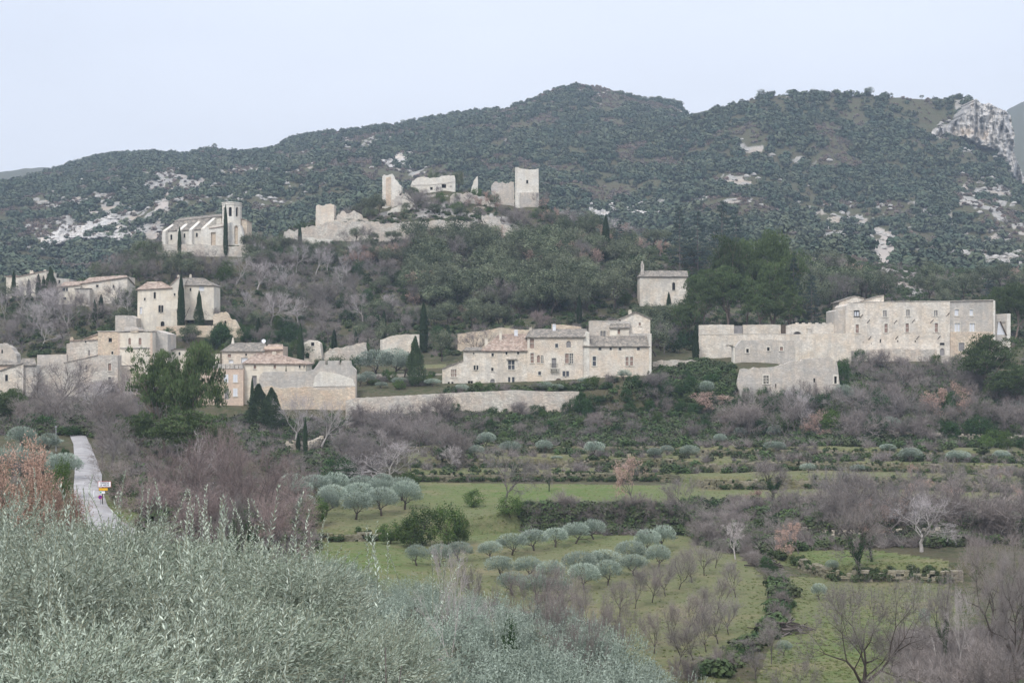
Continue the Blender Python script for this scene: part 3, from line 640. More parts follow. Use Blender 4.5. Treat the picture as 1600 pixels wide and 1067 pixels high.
    def tiles(s, el, er, rl, rr, run, dep=0.0, m='roof_grey', over=0.35, name='roof', rear=True, D=None, thick=0.14):
        """tiled slope from the eave (el..er at dep) up to the ridge (rl..rr at dep+run); corrugated rows of tiles, rear slope too"""
        a = s.loc(*el, dep); b_ = s.loc(*er, dep); c = s.loc(*rl, dep + run); d = s.loc(*rr, dep + run)
        mb = MB()
        def slope(A, B, C_, D_, rib=True):
            A, B, C_, D_ = map(Vector, (A, B, C_, D_))
            n = max(2, int((B - A).length / 0.16)) if rib else 1
            nrm = (B - A).cross(C_ - A).normalized()
            if nrm.z < 0: nrm = -nrm
            V = []
            K = 6
            for j in range(K + 1):
                t = j / K
                for i in range(n + 1):
                    q = i / n
                    off = (0.07 if i % 2 else 0.0) if rib else 0
                    V.append(A.lerp(B, q).lerp(C_.lerp(D_, q), t) + nrm * (off + thick + 0.03 * math.sin(i * 12.9 + j * 7.7)))
            W = n + 1
            F = [(j * W + i, j * W + i + 1, (j + 1) * W + i + 1, (j + 1) * W + i) for j in range(K) for i in range(n)]
            mb.add(V, F)
            # underside and edges
            lo = [A, B, D_, C_]; hi = [V[0], V[n], V[K * W + n], V[K * W]]
            mb.add(lo + hi, [(3, 2, 1, 0), (0, 1, 5, 4), (1, 2, 6, 5), (3, 0, 4, 7)])
        oy = over
        sl = (c[1] - a[1]) / run
        A = (a[0] - over * .6, dep - oy, a[1] - oy * sl); B = (b_[0] + over * .6, dep - oy, b_[1] - oy * sl)
        C_ = (c[0], dep + run, c[1]); D_ = (d[0], dep + run, d[1])
        slope(A, B, C_, D_)
        hipl = c[0] - a[0] > 0.8; hipr = b_[0] - d[0] > 0.8
        if rear:
            Dp = dep + 2 * run + oy if D is None else dep + D
            zr = a[1] - oy * sl if D is None else c[1] - (D - run) * sl
            slope((B[0], Dp, zr), (A[0], Dp, zr), D_, C_, False)
            if hipl: slope((A[0], Dp, zr), A, C_, C_, False)
            if hipr: slope(B, (B[0], Dp, zr), D_, D_, False)
        o = mb.build(name, M[m], s.root)
        # solid under the slopes so that no gap shows at the gables
        if rear:
            fb = MB(); zl = min(a[1], b_[1]) - .3
            x0, x1 = a[0] + .05, b_[0] - .05
            V = [(x0, dep + .05, zl), (x1, dep + .05, zl), (x1, dep + 2 * run - .05, zl), (x0, dep + 2 * run - .05, zl),
                 (x0, dep + .05, a[1] - .05), (x1, dep + .05, b_[1] - .05), (x1, dep + 2 * run - .05, b_[1] - .05), (x0, dep + 2 * run - .05, a[1] - .05),
                 (c[0] + .05, dep + run, c[1] - .08), (d[0] - .05, dep + run, d[1] - .08)]
            fb.add(V, [(0, 1, 5, 4), (1, 2, 6, 9, 5), (2, 3, 7, 6), (3, 0, 4, 8, 7), (4, 5, 9, 8), (6, 7, 8, 9)])
            fb.build('gable', M['pale'], s.root)
        return o
    def coping(s, pts, D, dep=0.0, m='roof_grey', th=0.18, over=0.25, name='coping', up=0.0):
        """a strip of tiles or slabs along a polyline, running back D"""
        Q = s.poly(pts, dep); mb = MB()
        for (x0, z0), (x1, z1) in zip(Q[:-1], Q[1:]):
            n = max(1, int(abs(x1 - x0) / 0.9))
            for i in range(n):
                t0 = i / n; t1 = (i + 1) / n - 0.01
                h = th * random.uniform(.8, 1.2)
                a0 = x0 + (x1 - x0) * t0; a1 = x0 + (x1 - x0) * t1; b0 = z0 + (z1 - z0) * t0 + up; b1 = z0 + (z1 - z0) * t1 + up
                mb.add([(a0, dep - over, b0), (a1, dep - over, b1), (a1, dep + D + over, b1), (a0, dep + D + over, b0),
                        (a0, dep - over, b0 + h), (a1, dep - over, b1 + h), (a1, dep + D + over, b1 + h), (a0, dep + D + over, b0 + h)],
                       [(3, 2, 1, 0), (4, 5, 6, 7), (0, 1, 5, 4), (1, 2, 6, 5), (2, 3, 7, 6), (3, 0, 4, 7)])
        return mb.build(name, M[m], s.root)
    def chimney(s, x0, y0, x1, y1, dep=2.0, m='plaster'):
        a, zt = s.loc(x0, y0, dep); b_, zb = s.loc(x1, y1, dep); mb = MB(); w = b_ - a
        mb.box(a, b_, dep, dep + max(.5, w * .8), zb - 1.0, zt); mb.box(a - .08, b_ + .08, dep - .08, dep + max(.5, w * .8) + .08, zt, zt + .1)
        mb.box(a + .08, a + w * .4, dep + .08, dep + .4, zt + .1, zt + .4); mb.box(b_ - w * .4, b_ - .08, dep + .08, dep + .4, zt + .1, zt + .4)
        return mb.build('chimney', M[m], s.root)

def jag(pts, amp, step, seed=0, keep=()):
    """roughen a picture outline: broken masonry"""
    r = random.Random(seed); out = []; amp = amp * 1.7 if amp >= .6 else amp; step = step * .75
    n = len(pts)
    for i in range(n):
        a = pts[i]; b_ = pts[(i + 1) % n]; L = math.hypot(b_[0] - a[0], b_[1] - a[1]); out.append(a)
        if i in keep: continue
        k = int(L / step)
        for j in range(1, k):
            t = (j + r.uniform(-.3, .3)) / k
            out.append((a[0] + (b_[0] - a[0]) * t + r.uniform(-amp, amp) * .35, a[1] + (b_[1] - a[1]) * t + r.uniform(-amp, amp)))
    return out
W = lambda *a: a

# ---- 1 the long stone house in the middle
f = Frame('stone_house', 'long many-windowed stone house with grey tiled roofs above the pale retaining wall', 'house', 824, 308, 0)
lw = [(705, 577, 713, 588.5), (699.5, 596.5, 702.8, 600), (705.2, 596.5, 708.6, 600), (740, 571, 743, 578), (744.5, 571, 747.3, 578), (731, 595, 734.4, 600), (735.4, 595, 738.8, 600),
      (738.8, 551, 741.4, 553.5), (768, 552, 771.6, 556.6), (767.5, 574.5, 771, 579.5), (790, 549.8, 792.8, 554), (808, 549.5, 811, 553.6), (794, 563, 804, 577), (794, 589, 797.2, 597), (800, 589, 804, 597), (766, 592, 773.2, 606, 'arch')]
f.wall([(691, 612), (691, 577), (724, 564), (724, 548), (824, 547), (824, 612)], 9, 'pale', lw, name='west_wing_wall')
mw = [(829, 551.5, 834, 567), (839, 555, 843.6, 566.5, 'arch'), (845, 555, 849.2, 566.5, 'arch'), (867.5, 537, 872, 543), (885, 532.5, 892, 543.5, 'arch'), (883, 552.5, 888.6, 567.5), (890.2, 552.5, 895.2, 567.5), (862, 559.5, 869, 575),
      (841, 580.5, 845.2, 586), (879, 579.8, 883.2, 588), (884.8, 579.8, 889, 588), (868, 591, 877, 606, 'arch'), (828, 529, 834.5, 544)]
f.wall([(824, 612), (824, 527), (911, 527), (911, 612)], 11, 'warm', mw, dep=-0.35, name='middle_wall')
f.wall([(911, 612), (911, 527), (917, 517), (921, 520), (921, 612)], 10, 'white_stone', dep=-0.1, name='buttress')
rw = [(935.2, 543, 939.8, 547.3), (952.5, 543, 956, 547), (966.6, 543, 971, 547.3), (995.4, 543, 999.6, 547.3), (926, 557, 931.2, 571.5), (977.5, 557.5, 982, 571), (984.6, 557.5, 989, 571)]
f.wall([(911, 612), (911, 541), (1014, 541), (1014, 612)], 9.5, 'warm', rw, name='east_wing_wall')
f.wall([(1014, 612), (1014, 521), (1018, 521), (1018, 612)], 10, 'white_stone', dep=-.25, name='corner_buttress')
f.wall([(922, 560), (922, 502), (985, 502), (985, 560)], 6, 'grey_stone', [(938, 517, 941.4, 526.3), (942.8, 517, 946.4, 526.3)], dep=5.5, name='rear_tower_wall')
f.wall([(953, 560), (953, 511.5), (983, 511.5), (983, 560)], 3, 'plaster', [(965, 515, 969, 522)], dep=4.2, name='dormer_wall')
f.wall([(970, 560), (970, 498.2), (993, 488.3), (1016, 498.2), (1016, 560)], 6, 'pale', [(998, 504, 1001.2, 509)], dep=6.5, name='gable_tower_wall')
f.wall([(975, 560), (975, 521), (1014, 521), (1014, 560)], 2, 'grey_stone', dep=4.4, name='parapet_wall')
f.tiles((724, 548), (752, 548), (728, 543.4), (752, 543.4), 2.5, m='roof_grey', rear=False)
f.tiles((752, 547.4), (823, 547.4), (781, 522.6), (823, 522.6), 5, m='roof_pink')
f.tiles((823, 527), (913, 527), (829, 515), (917, 515), 4.5, dep=-.35)
f.tiles((911, 541), (1014, 541), (921, 526), (1014, 526), 4.2, rear=False)
f.tiles((953, 512), (983, 512), (955, 504), (983, 504), 2, dep=4.2, rear=False)
f.coping([(691, 576.6), (724, 563.6)], 8, over=.2)
f.coping([(967, 499.6), (993, 488)], 6, dep=6.5, over=.3); f.coping([(993, 488), (1019, 499.4)], 6, dep=6.5, over=.3)
f.coping([(922, 502), (968, 502)], 6, dep=5.5, m='grey_stone', over=.1)
for c in ((757.5, 531, 762, 546), (780, 519, 784, 525)): f.chimney(*c, dep=3, m='plaster')
f.chimney(803.5, 517.5, 809, 524, dep=4.2, m='shutter_white')
f.chimney(863.5, 509, 868.5, 520, dep=3, m='shutter_white'); f.chimney(827, 514, 831, 521, dep=3, m='plaster'); f.chimney(982, 487, 987, 494, dep=8)
f.window(*lw[0], pane='shutter_brown', mull=(2, 1), sur=.1)
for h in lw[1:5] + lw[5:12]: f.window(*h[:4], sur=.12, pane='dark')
f.window(*lw[12], mull=(1, 1), sur=.25, pane='glass'); f.window(*lw[13]); f.window(*lw[14])
mbx = MB(); a_, z_ = f.loc(791, 561.5); b_, _ = f.loc(808, 561.5); mbx.box(a_, b_, -.45, 0, z_, z_ + .25); mbx.build('hood_mould', M['grey_stone'], f.root)
f.window(*lw[15][:4], arch=True, pane='shutter_grey', name='door', sur=.3, sill=False)
D_ = -.35
f.window(*mw[0], dep=D_, pane='shutter_brown', mull=(0, 2)); f.window(*mw[1][:4], dep=D_, arch=True, pane='shutter_brown', sur=0); f.window(*mw[2][:4], dep=D_, arch=True, pane='glass', sur=0, mull=(1, 3))
f.window(*mw[3], dep=D_); f.window(*mw[4][:4], dep=D_, arch=True, pane='shutter_grey', sur=0, sill=False); f.window(*mw[5], dep=D_, pane='shutter_brown', mull=(0, 1)); f.window(*mw[6], dep=D_, mull=(1, 3))
f.window(*mw[7], dep=D_, pane='shutter_grey', name='balcony_door', sill=False); f.window(*mw[8], dep=D_); f.window(*mw[9], dep=D_); f.window(*mw[10], dep=D_); f.window(*mw[11][:4], dep=D_, arch=True, pane='shutter_brown', sur=.2, sill=False, name='cellar_door')
f.window(*mw[12], dep=D_, pane='shutter_brown', mull=(0, 1), sill=False)
mbx = MB(); a_, z_ = f.loc(859, 575, D_); b_, z1 = f.loc(872, 575, D_)
mbx.box(a_, b_, D_ - .95, D_, z_ - .18, z_)
for i in range(4):
    t = a_ + .12 + (b_ - a_ - .4) * i / 3; mbx.box(t, t + .18, D_ - .8, D_, z_ - .75, z_ - .18)
bal = mbx.build('balcony', M['surround'], f.root)
mbx = MB()
for i in range(15):
    t = a_ + (b_ - a_ - .04) * i / 14; mbx.box(t, t + .04, D_ - .93, D_ - .89, z_, z_ + .95)
mbx.box(a_, b_, D_ - .935, D_ - .885, z_ + .95, z_ + 1.0); mbx.build('railing', M['iron'], bal)
for h in rw[:4]: f.window(*h, sur=.28, pane='glass', sill=False)
f.window(*rw[4], mull=(0, 1), sur=.25); f.window(*rw[5], pane='shutter_brown', mull=(0, 1), sur=.2); f.window(*rw[6], pane='shutter_brown', mull=(0, 1), sur=.2)
f.window(938, 517, 941.4, 526.3, dep=5.5, pane='shutter_grey'); f.window(942.8, 517, 946.4, 526.3, dep=5.5, pane='shutter_grey')
f.window(965, 515, 969, 522, dep=4.2, pane='shutter_brown'); f.window(998, 504, 1001.2, 509, dep=6.5, pane='shutter_brown')

# ---- 2 the chateau on the right
f = Frame('chateau', 'large roofless-looking chateau with a long cream facade of two window rows on the right', 'chateau', 1430, 331, 0)
c1 = [(1335, 486, 1342, 494), (1380, 485, 1385.5, 495), (1416, 484, 1421.5, 494), (1459.5, 485, 1465, 494), (1337, 507, 1342, 520), (1382, 506, 1387, 519.5), (1415, 505.5, 1420, 519), (1460.5, 505, 1465.5, 519),
      (1374.5, 530, 1376.8, 536), (1402, 532, 1403.8, 535), (1429.2, 532, 1431.2, 535.2), (1348, 534, 1349.4, 536), (1361, 536, 1362.4, 538), (1468.5, 535.5, 1476, 539.5), (1468.5, 544, 1476, 558, 'arch')]
f.wall([(1322, 590), (1322, 478), (1326, 474.5), (1356, 472.5), (1420, 472.3), (1484, 471), (1484, 590)], 12, 'pale', c1, name='facade_wall')
c2 = [(1491.5, 483.5, 1498, 493.2), (1515, 483.5, 1520.6, 493.2), (1491.5, 505, 1500, 518), (1515, 505, 1523, 518), (1498, 535.5, 1507, 548.5)]
f.wall([(1484, 590), (1484, 471), (1520, 470), (1553, 469.5), (1554, 590)], 12, 'grey_stone', c2, dep=0.25, name='east_facade_wall')
f.wall([(1485, 590), (1485, 518.5), (1554, 518.5), (1554, 590)], .3, 'ochre', [(1498, 535.5, 1507, 548.5)], dep=0.05, name='ochre_render', rec=.45)
f.wall([(1304, 590), (1304, 486), (1308, 484), (1322, 483), (1322, 590)], 9, 'grey_stone', dep=1.5, name='side_wall')
f.wall([(1552, 590), (1552, 470), (1555, 469.4), (1556, 590)], 10, 'white_stone', dep=-.15, name='corner_quoins')
f.coping([(1326, 473.8), (1356, 472.2), (1484, 470.7), (1553, 469.2)], 1, m='grey_stone', over=.12, th=.15)
for h in c1[:4]: f.window(*h, pane='shutter_grey', mull=(1, 0), sur=.2)
f.window(*c1[0], pane='shutter_white', mull=(1, 0), rec=.18)
for h in c1[4:8]: f.window(*h, pane='shutter_brown', mull=(0, 1), sur=.3)
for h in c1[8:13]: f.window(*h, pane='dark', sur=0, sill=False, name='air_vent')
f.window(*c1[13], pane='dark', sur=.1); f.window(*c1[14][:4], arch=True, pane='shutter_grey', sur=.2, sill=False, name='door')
f.window(*c2[0], dep=.25, pane='shutter_white', sur=.1); f.window(*c2[1], dep=.25, pane='shutter_white', sur=.1)
f.window(*c2[2], dep=.25, pane='shutter_white', sur=.18, mull=(1, 0)); f.window(*c2[3], dep=.25, pane='shutter_white', sur=.18, mull=(1, 0))
f.window(*c2[4], dep=.05, pane='shutter_grey', sur=.1, sill=False, name='barn_door')
for (x, y) in ((1346, 494), (1357, 502), (1399, 503), (1427, 501.5), (1456, 502), (1481, 491.5), (1359, 528), (1401, 527.5), (1434, 527.5), (1467, 527.5)):
    a_, z_ = f.loc(x - 2.3, y + 2.6); b_, z1 = f.loc(x + 2.3, y - 2.6); q = MB(); q.tube((a_, -.08, z_), (b_, -.08, z1), .07, .07, 5); q.build('iron_anchor', M['iron'], f.root)
q = MB(); q.prism(f.poly([(1466, 590), (1465, 556), (1476, 555), (1486, 566), (1488, 590)]), -3, 0); q.build('entrance_ramp', M['grey_stone'], f.root)
# roofs behind its left corner
f.wall([(1311, 500), (1311, 472), (1336, 463.5), (1350, 466), (1350, 500)], 7, 'pale', dep=13, name='rear_block_wall')
f.coping([(1308, 473), (1336, 463.4), (1352, 467)], 7, dep=13)
f.wall([(1336, 500), (1336, 474), (1381, 461.5), (1381, 500)], 6, 'pale', dep=12.2, name='rear_gable_wall')
f.coping([(1334, 474.8), (1381, 461.6)], 6, dep=12.2)
# ---- annex with timber brace
f = Frame('ruined_annex', 'small ruined annex with a tarpaulin and timber brace at the right end of the chateau', 'ruin', 1568, 333)
f.wall([(1556.5, 590), (1556.5, 492), (1573, 491.5), (1573, 590)], 8, 'grey_stone', [(1558, 503, 1571, 523)], name='wall')
f.wall([(1573, 590), (1573, 490), (1579, 490), (1579, 590)], 8, 'white_stone', dep=-.3, name='corner_pillar')
q = MB(); q.prism(f.poly([(1558, 523), (1560, 503), (1564, 503), (1571, 523)]), .1, .16); q.build('tarpaulin', M['shutter_white'], f.root)
q = MB(); a_, z_ = f.loc(1562, 502); b_, z1 = f.loc(1572, 524); q.tube((a_, -.3, z_), (b_, -.3, z1), .16, .16); q.build('timber_brace', M['wood'], f.root)

# ---- 3 courtyard walls and ruins left of the chateau
f = Frame('courtyard_wall', 'crenellated courtyard wall with tall arched gateway left of the chateau', 'wall', 1270, 333)
f.wall(jag([(1229, 560), (1229, 509), (1240, 506), (1244, 506), (1244, 504), (1248, 504), (1248, 506), (1254, 506), (1254, 504), (1258, 504), (1258, 506), (1264, 506), (1264, 504), (1268, 504), (1268, 506), (1275, 506), (1275, 504), (1279, 504), (1279, 506), (1286, 506), (1286, 504), (1290, 504), (1290, 506), (1296, 506), (1296, 504), (1300, 504), (1300, 506), (1305, 506), (1305, 560)], .15, 6), 1.0, 'pale', [(1239, 518, 1252.5, 545, 'arch')], name='wall', rec=.7)
f.window(1239, 518, 1252.5, 545, arch=True, pane='shutter_grey', sur=0, sill=False, rec=.65, name='gateway')
q = MB(); cx, cz = f.loc(1245.7, 524.8); r0 = 1.05; 
for i in range(11):
    t0 = PI * i / 11; t1 = PI * (i + .9) / 11
    q.add([(cx + r * math.cos(t), y, cz + r * math.sin(t)) for y in (-.12, .0) for r, t in ((1.05, t0), (1.5, t0), (1.5, t1), (1.05, t1))], [(0, 1, 2, 3), (0, 4, 5, 1), (1, 5, 6, 2), (2, 6, 7, 3), (3, 7, 4, 0)])
q.build('arch_stones', M['white_stone'], f.root)
q = MB(); a_, z_ = f.loc(1262, 545); b_, z1 = f.loc(1266, 514); q.box(a_, b_, -.5, 0, z_, z1); q.box(a_ - .1, b_ + .1, -.6, .0, z1, z1 + .25); q.build('pilaster', M['white_stone'], f.root)
f = Frame('garden_wall', 'high pale garden wall below the pines with two gate openings', 'wall', 1160, 345)
f.wall(jag([(1092, 545), (1092, 508), (1110, 507), (1147, 507.5), (1147, 545)], .5, 6, 3), .8, 'pale', name='wall')
f.wall(jag([(1161, 545), (1161, 507.5), (1195, 507), (1220, 507.5), (1220, 545)], .5, 6, 4), .8, 'pale', name='wall')
q = MB(); q.prism(f.poly([(1147.3, 545), (1147.3, 509), (1160.7, 509), (1160.7, 545)]), .3, .42); q.build('gate', M['shutter_grey'], f.root)
q = MB(); q.prism(f.poly([(1220, 545), (1220, 508), (1229, 507), (1229, 545)]), .6, .8); q.build('door', M['wood'], f.root)
f = Frame('terrace_wall', 'weathered cream terrace wall running from the lone cypress to the chateau', 'wall', 1200, 326)
f.wall(jag([(1092, 575), (1092, 523), (1160, 522), (1240, 522.5), (1260, 521.5), (1330, 521), (1330, 585), (1290, 585)], .4, 8, 5), 1.5, 'pale', [(1134, 539, 1146, 542)], name='wall')
f.coping([(1092, 522.8), (1160, 521.8), (1240, 522.2)], 1.5, m='white_stone', over=.1, th=.12)
f = Frame('stable_ruin', 'low ruined outbuilding with small windows and sagging stone roof below the terrace wall', 'ruin', 1195, 316)
f.wall(jag([(1147, 600), (1147, 545), (1158, 532), (1200, 531), (1240, 532), (1243, 548), (1243, 600)], .5, 7, 6, (0,)), 3, 'grey_stone', [(1166, 545, 1170, 551), (1198.5, 542.5, 1202.5, 548), (1218.5, 542, 1223.5, 548), (1166.2, 567, 1168, 571)], name='wall')
for h in ((1166, 545, 1170, 551), (1198.5, 542.5, 1202.5, 548), (1218.5, 542, 1223.5, 548)): f.window(*h, pane='shutter_brown' if h[0] > 1200 else 'dark', sur=.2)
f.window(1166.2, 567, 1168, 571, pane='dark', sur=0, sill=False)
f.coping([(1143, 541), (1148, 543), (1149, 575)][:2], 3, m='roof_grey')
f.wall([(1146, 600), (1146, 541), (1148.5, 541), (1148.5, 600)], 3, 'white_stone', dep=-.15, name='corner_pillar')
f = Frame('ivied_ruin', 'tall grey ruined front with barred window hung with ivy below the chateau', 'ruin', 1235, 294.4)
f.wall(jag([(1163, 640), (1152, 600), (1157, 577), (1163, 575.5), (1200, 574), (1218, 571), (1232, 566), (1258, 561), (1284, 558), (1300, 560), (1308, 566), (1312, 600), (1312, 640)], .9, 5, 7, (12,)), 1.2, 'grey_stone',
       [(1193, 587, 1201, 599.5), (1303.5, 588, 1307.5, 599), (1271, 591, 1274, 598), (1211, 600, 1213, 607)], name='wall', rec=.5)
f.window(1193, 587, 1201, 599.5, mull=(2, 2), pane='dark', sur=.25, rec=.4); f.window(1303.5, 588, 1307.5, 599, pane='dark', sur=.3, rec=.4); f.window(1271, 591, 1274, 598, pane='dark', sur=0, sill=False, rec=.4)
f = Frame('chateau_base_wall', 'broad cream retaining wall at the foot of the chateau facade', 'wall', 1400, 329)
f.wall(jag([(1308, 600), (1306, 562), (1330, 548), (1400, 545), (1464, 547), (1464, 600)], .3, 9, 8), 1.6, 'rough', name='wall')

# ---- 4 chapel
f = Frame('chapel', 'small stone chapel with a bell gable standing beside the pines', 'chapel', 1036, 386, 0)
f.wall([(999.5, 500), (999.5, 432), (1074, 432), (1074, 500)], 8, 'pale', [(1050.3, 441.3, 1055, 453.5, 'arch')], name='wall')
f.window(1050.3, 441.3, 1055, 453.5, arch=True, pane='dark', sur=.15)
f.tiles((999.5, 432.3), (1074, 432.3), (1002, 424), (1074, 424), 4.0)
f.wall([(1001.5, 432), (1001.5, 412), (1002.5, 411.5), (1002.5, 408.5), (1004, 407.5), (1005, 411.5), (1006.3, 413), (1006.3, 432)], 1, 'grey_stone', [(1002.8, 414, 1004.8, 421, 'arch')], dep=1.5, name='bell_gable')
# ---- 5 church
f = Frame('church', 'pale church with octagonal bell tower and buttressed nave on its rock terrace', 'church', 300, 434, 0, zb=(HZ - 386) / FPX * 434)
aw = [(266.2, 366.5, 269.2, 375, 'arch'), (287, 365, 289.5, 371.5, 'arch'), (306, 364, 309, 370.5, 'arch')]
f.wall([(253, 392), (253, 361.8), (285, 361), (316, 358.5), (320, 358), (328, 392)], 5, 'white_stone', aw, name='aisle_wall')
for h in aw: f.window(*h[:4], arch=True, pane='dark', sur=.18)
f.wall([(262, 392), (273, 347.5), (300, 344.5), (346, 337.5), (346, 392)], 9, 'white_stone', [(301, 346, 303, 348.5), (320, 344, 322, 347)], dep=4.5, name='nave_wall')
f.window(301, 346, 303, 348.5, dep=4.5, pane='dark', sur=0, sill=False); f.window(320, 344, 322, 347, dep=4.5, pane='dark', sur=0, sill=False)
f.tiles((253.5, 361.6), (316, 358.8), (274, 347), (330, 341), 4.4, m='roof_grey', rear=False, over=.2, name='aisle_roof')
f.tiles((273, 346.4), (346, 338.2), (282, 341.5), (346, 335.2), 4, dep=4.5, m='roof_grey', name='nave_roof')
for (xb, xt, yb, yt) in ((254, 275, 361, 346), (277, 296, 360.5, 344), (295, 314, 359, 341.5), (314, 334, 357.5, 339)):
    A = f.loc(xb, yb, -1.2); T = f.loc(xt, yt, 4.6); zl = f.loc(xb, 392, -1.2)[1]; w = .9; q = MB()
    sh = T[0] - A[0]
    q.add([(A[0], -1.2, zl), (A[0] + w, -1.2, zl), (A[0] + w, -1.2, A[1]), (A[0], -1.2, A[1]), (T[0], 4.7, zl), (T[0] + w, 4.7, zl), (T[0] + w, 4.7, T[1]), (T[0], 4.7, T[1])],
          [(0, 1, 2, 3), (1, 5, 6, 2), (5, 4, 7, 6), (4, 0, 3, 7), (3, 2, 6, 7), (0, 4, 5, 1)])
    q.build('buttress', M['white_stone'], f.root)
f.wall([(316, 392), (318, 358), (328, 354.5), (334, 352), (350, 349.5), (350, 392)], 4, 'white_stone', [(329.5, 363, 337, 384)], dep=-1.5, name='porch_wall', rec=.6)
q = MB(); q.prism(f.poly([(329.6, 392), (329.6, 363.2), (336.9, 363.2), (336.9, 392)], -1), -1.0, -.95); q.build('door', M['ochre'], f.root)
f.tiles((327, 357.5), (350, 354), (333, 353), (350, 349.5), 2.5, dep=-1.6, m='roof_pink', rear=False, name='porch_roof', over=.1)
# octagonal tower
cx0, zt_ = f.loc(345.3, 317, 1.0); cx1, _ = f.loc(374, 317, 1.0); cx = (cx0 + cx1) / 2; R_ = (cx1 - cx0) / 2; cy = 1.0 + R_
zb_ = f.loc(345, 392, 1)[1]
def ring(r, z): return [(cx + r * math.cos(PI / 8 + k * PI / 4), cy + r * math.sin(PI / 8 + k * PI / 4), z) for k in range(8)]
q = MB()
rr_ = R_ / math.cos(PI / 8)
q.add(ring(rr_, zb_) + ring(rr_, f.loc(345, 341, 1)[1]), [(k, (k + 1) % 8, 8 + (k + 1) % 8, 8 + k) for k in range(8)])
z1 = f.loc(345, 341, 1)[1]; z2 = f.loc(345, 323.5, 1)[1]
rg0, rg1 = ring(rr_ * .985, z1), ring(rr_ * .985, zt_)
for k in range(8):   # belfry: piers at the corners, an arched opening in each face
    A = Vector(rg0[k]); B = Vector(rg0[(k + 1) % 8]); up = Vector((0, 0, 1)); e = (B - A); L_ = e.length; e.normalize(); nrm = Vector((e.y, -e.x, 0))
    hw = L_ * .2; mid = L_ / 2; zr = z2 - z1
    outer = [(0, 0), (L_, 0), (L_, zt_ - z1), (0, zt_ - z1)]
    hole = [(mid - hw, .6), (mid + hw, .6)] + [(mid + hw * math.cos(t), zr - hw + hw * math.sin(t)) for t in np.linspace(0, PI, 7)]
    tri = tessellate_polygon([[Vector((x, z, 0)) for x, z in outer], [Vector((x, z, 0)) for x, z in hole]])
    pts = [A + e * x + up * z for x, z in outer + hole]
    q.add(pts, [tuple(t) for t in tri])
    hp = [A + e * x + up * z for x, z in hole]; hi = [p - nrm * .7 for p in hp]; k2 = len(hp)
    q.add(hp + hi, [(i, (i + 1) % k2, k2 + (i + 1) % k2, k2 + i) for i in range(k2)])
q.add(ring(rr_ * .985, zt_) + ring(rr_ * 1.06, zt_) + ring(rr_ * 1.06, zt_ + .25) + ring(rr_ * .4, zt_ + .5),
      [(8 * j + k, 8 * j + (k + 1) % 8, 8 * j + 8 + (k + 1) % 8, 8 * j + 8 + k) for j in range(3) for k in range(8)] + [tuple(range(24, 32))])
zc = f.loc(345, 320.3, 1)[1]
q.add(ring(rr_ * .98, zc) + ring(rr_ * 1.04, zc + .05) + ring(rr_ * 1.04, zc + .25) + ring(rr_ * .98, zc + .3), [(8 * j + k, 8 * j + (k + 1) % 8, 8 * j + 8 + (k + 1) % 8, 8 * j + 8 + k) for j in range(3) for k in range(8)])
q.build('bell_tower', M['white_stone'], f.root)
q = MB(); q.add(ring(rr_ * .6, z1) + ring(rr_ * .6, zt_), [(k, (k + 1) % 8, 8 + (k + 1) % 8, 8 + k) for k in range(8)]); q.build('belfry_interior', M['dark'], f.root)
f.wall([(350, 392), (350, 350), (362, 347), (376, 352), (379, 365), (380, 392)], 3, 'white_stone', [(366.2, 352.5, 371.5, 381.5, 'arch')], dep=-.2, name='tower_base_wall', rec=.6)
q = MB(); q.prism(f.poly([(366.4, 381.5), (366.4, 353), (371.3, 353), (371.3, 381.5)], .3), .3, .36); q.build('door', M['ochre'], f.root)
f.wall([(373, 392), (373, 342), (386, 345.5), (386, 392)], 8, 'ochre', [(377.8, 367, 380.4, 375)], dep=3.5, name='east_block_wall'); f.window(377.8, 367, 380.4, 375, dep=3.5, pane='dark', sur=0)
f.coping([(373, 341.6), (386.5, 345.2)], 8, dep=3.5, m='roof_pink', over=.2)
f = Frame('church_terrace_wall', 'rough retaining wall carrying the church terrace', 'wall', 320, 431.8)
f.wall(jag([(243, 408), (245, 382), (300, 381.5), (345, 384), (372, 385), (388, 380), (391, 382), (389, 404)], .8, 6, 9, (7,)), 1.2, 'rough', name='wall')
# van by the church
f = Frame('parked_van', 'small white parked van right of the church terrace', 'van', 394, 437)
q = MB(); q.prism([(-.9, .35), (.9, .35), (.9, 1.1), (.78, 1.9), (-.78, 1.9), (-.9, 1.1)], 0, 4.2); q.build('body', M['shutter_white'], f.root)
q = MB(); q.prism([(-.7, 1.15), (.7, 1.15), (.64, 1.7), (-.64, 1.7)], -.02, .0); q.build('windscreen', M['glass'], f.root)
for sx in (-.85, .65):
    for sy in (.7, 3.3): q = MB(); q.tube((sx, sy, .33), (sx + .2, sy, .33), .33, .33, 10); q.build('wheel', M['iron'], f.root)

# ---- 6 castle ruins
f = Frame('castle_keep', 'square pale keep tower standing highest at the right of the castle ruins', 'tower', 823, 506, zb=(HZ - 326) / FPX * 506)
f.wall(jag([(805, 345), (805, 262), (809, 261.5), (813, 263.5), (824, 265), (836, 265), (841.5, 263.5), (842, 345)], .5, 5, 10, (0, 6, 7)), 9, 'white_stone', [(822.2, 281.5, 825.3, 287), (812, 280, 815.5, 280.9)], name='tower_wall', rec=.8)
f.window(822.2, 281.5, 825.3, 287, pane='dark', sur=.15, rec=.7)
f.wall([(805, 345), (805, 301), (812, 301.5), (812, 345)], 1, 'white_stone', dep=-.8, name='buttress'); f.wall([(812, 345), (812, 301), (842, 301), (842.5, 345)], 1, 'grey_stone', dep=-.35, name='plinth')
f.wall([(805, 345), (805, 262), (806.5, 261.6), (806.5, 345)], 9, 'white_stone', dep=-.3, name='corner_pilaster')
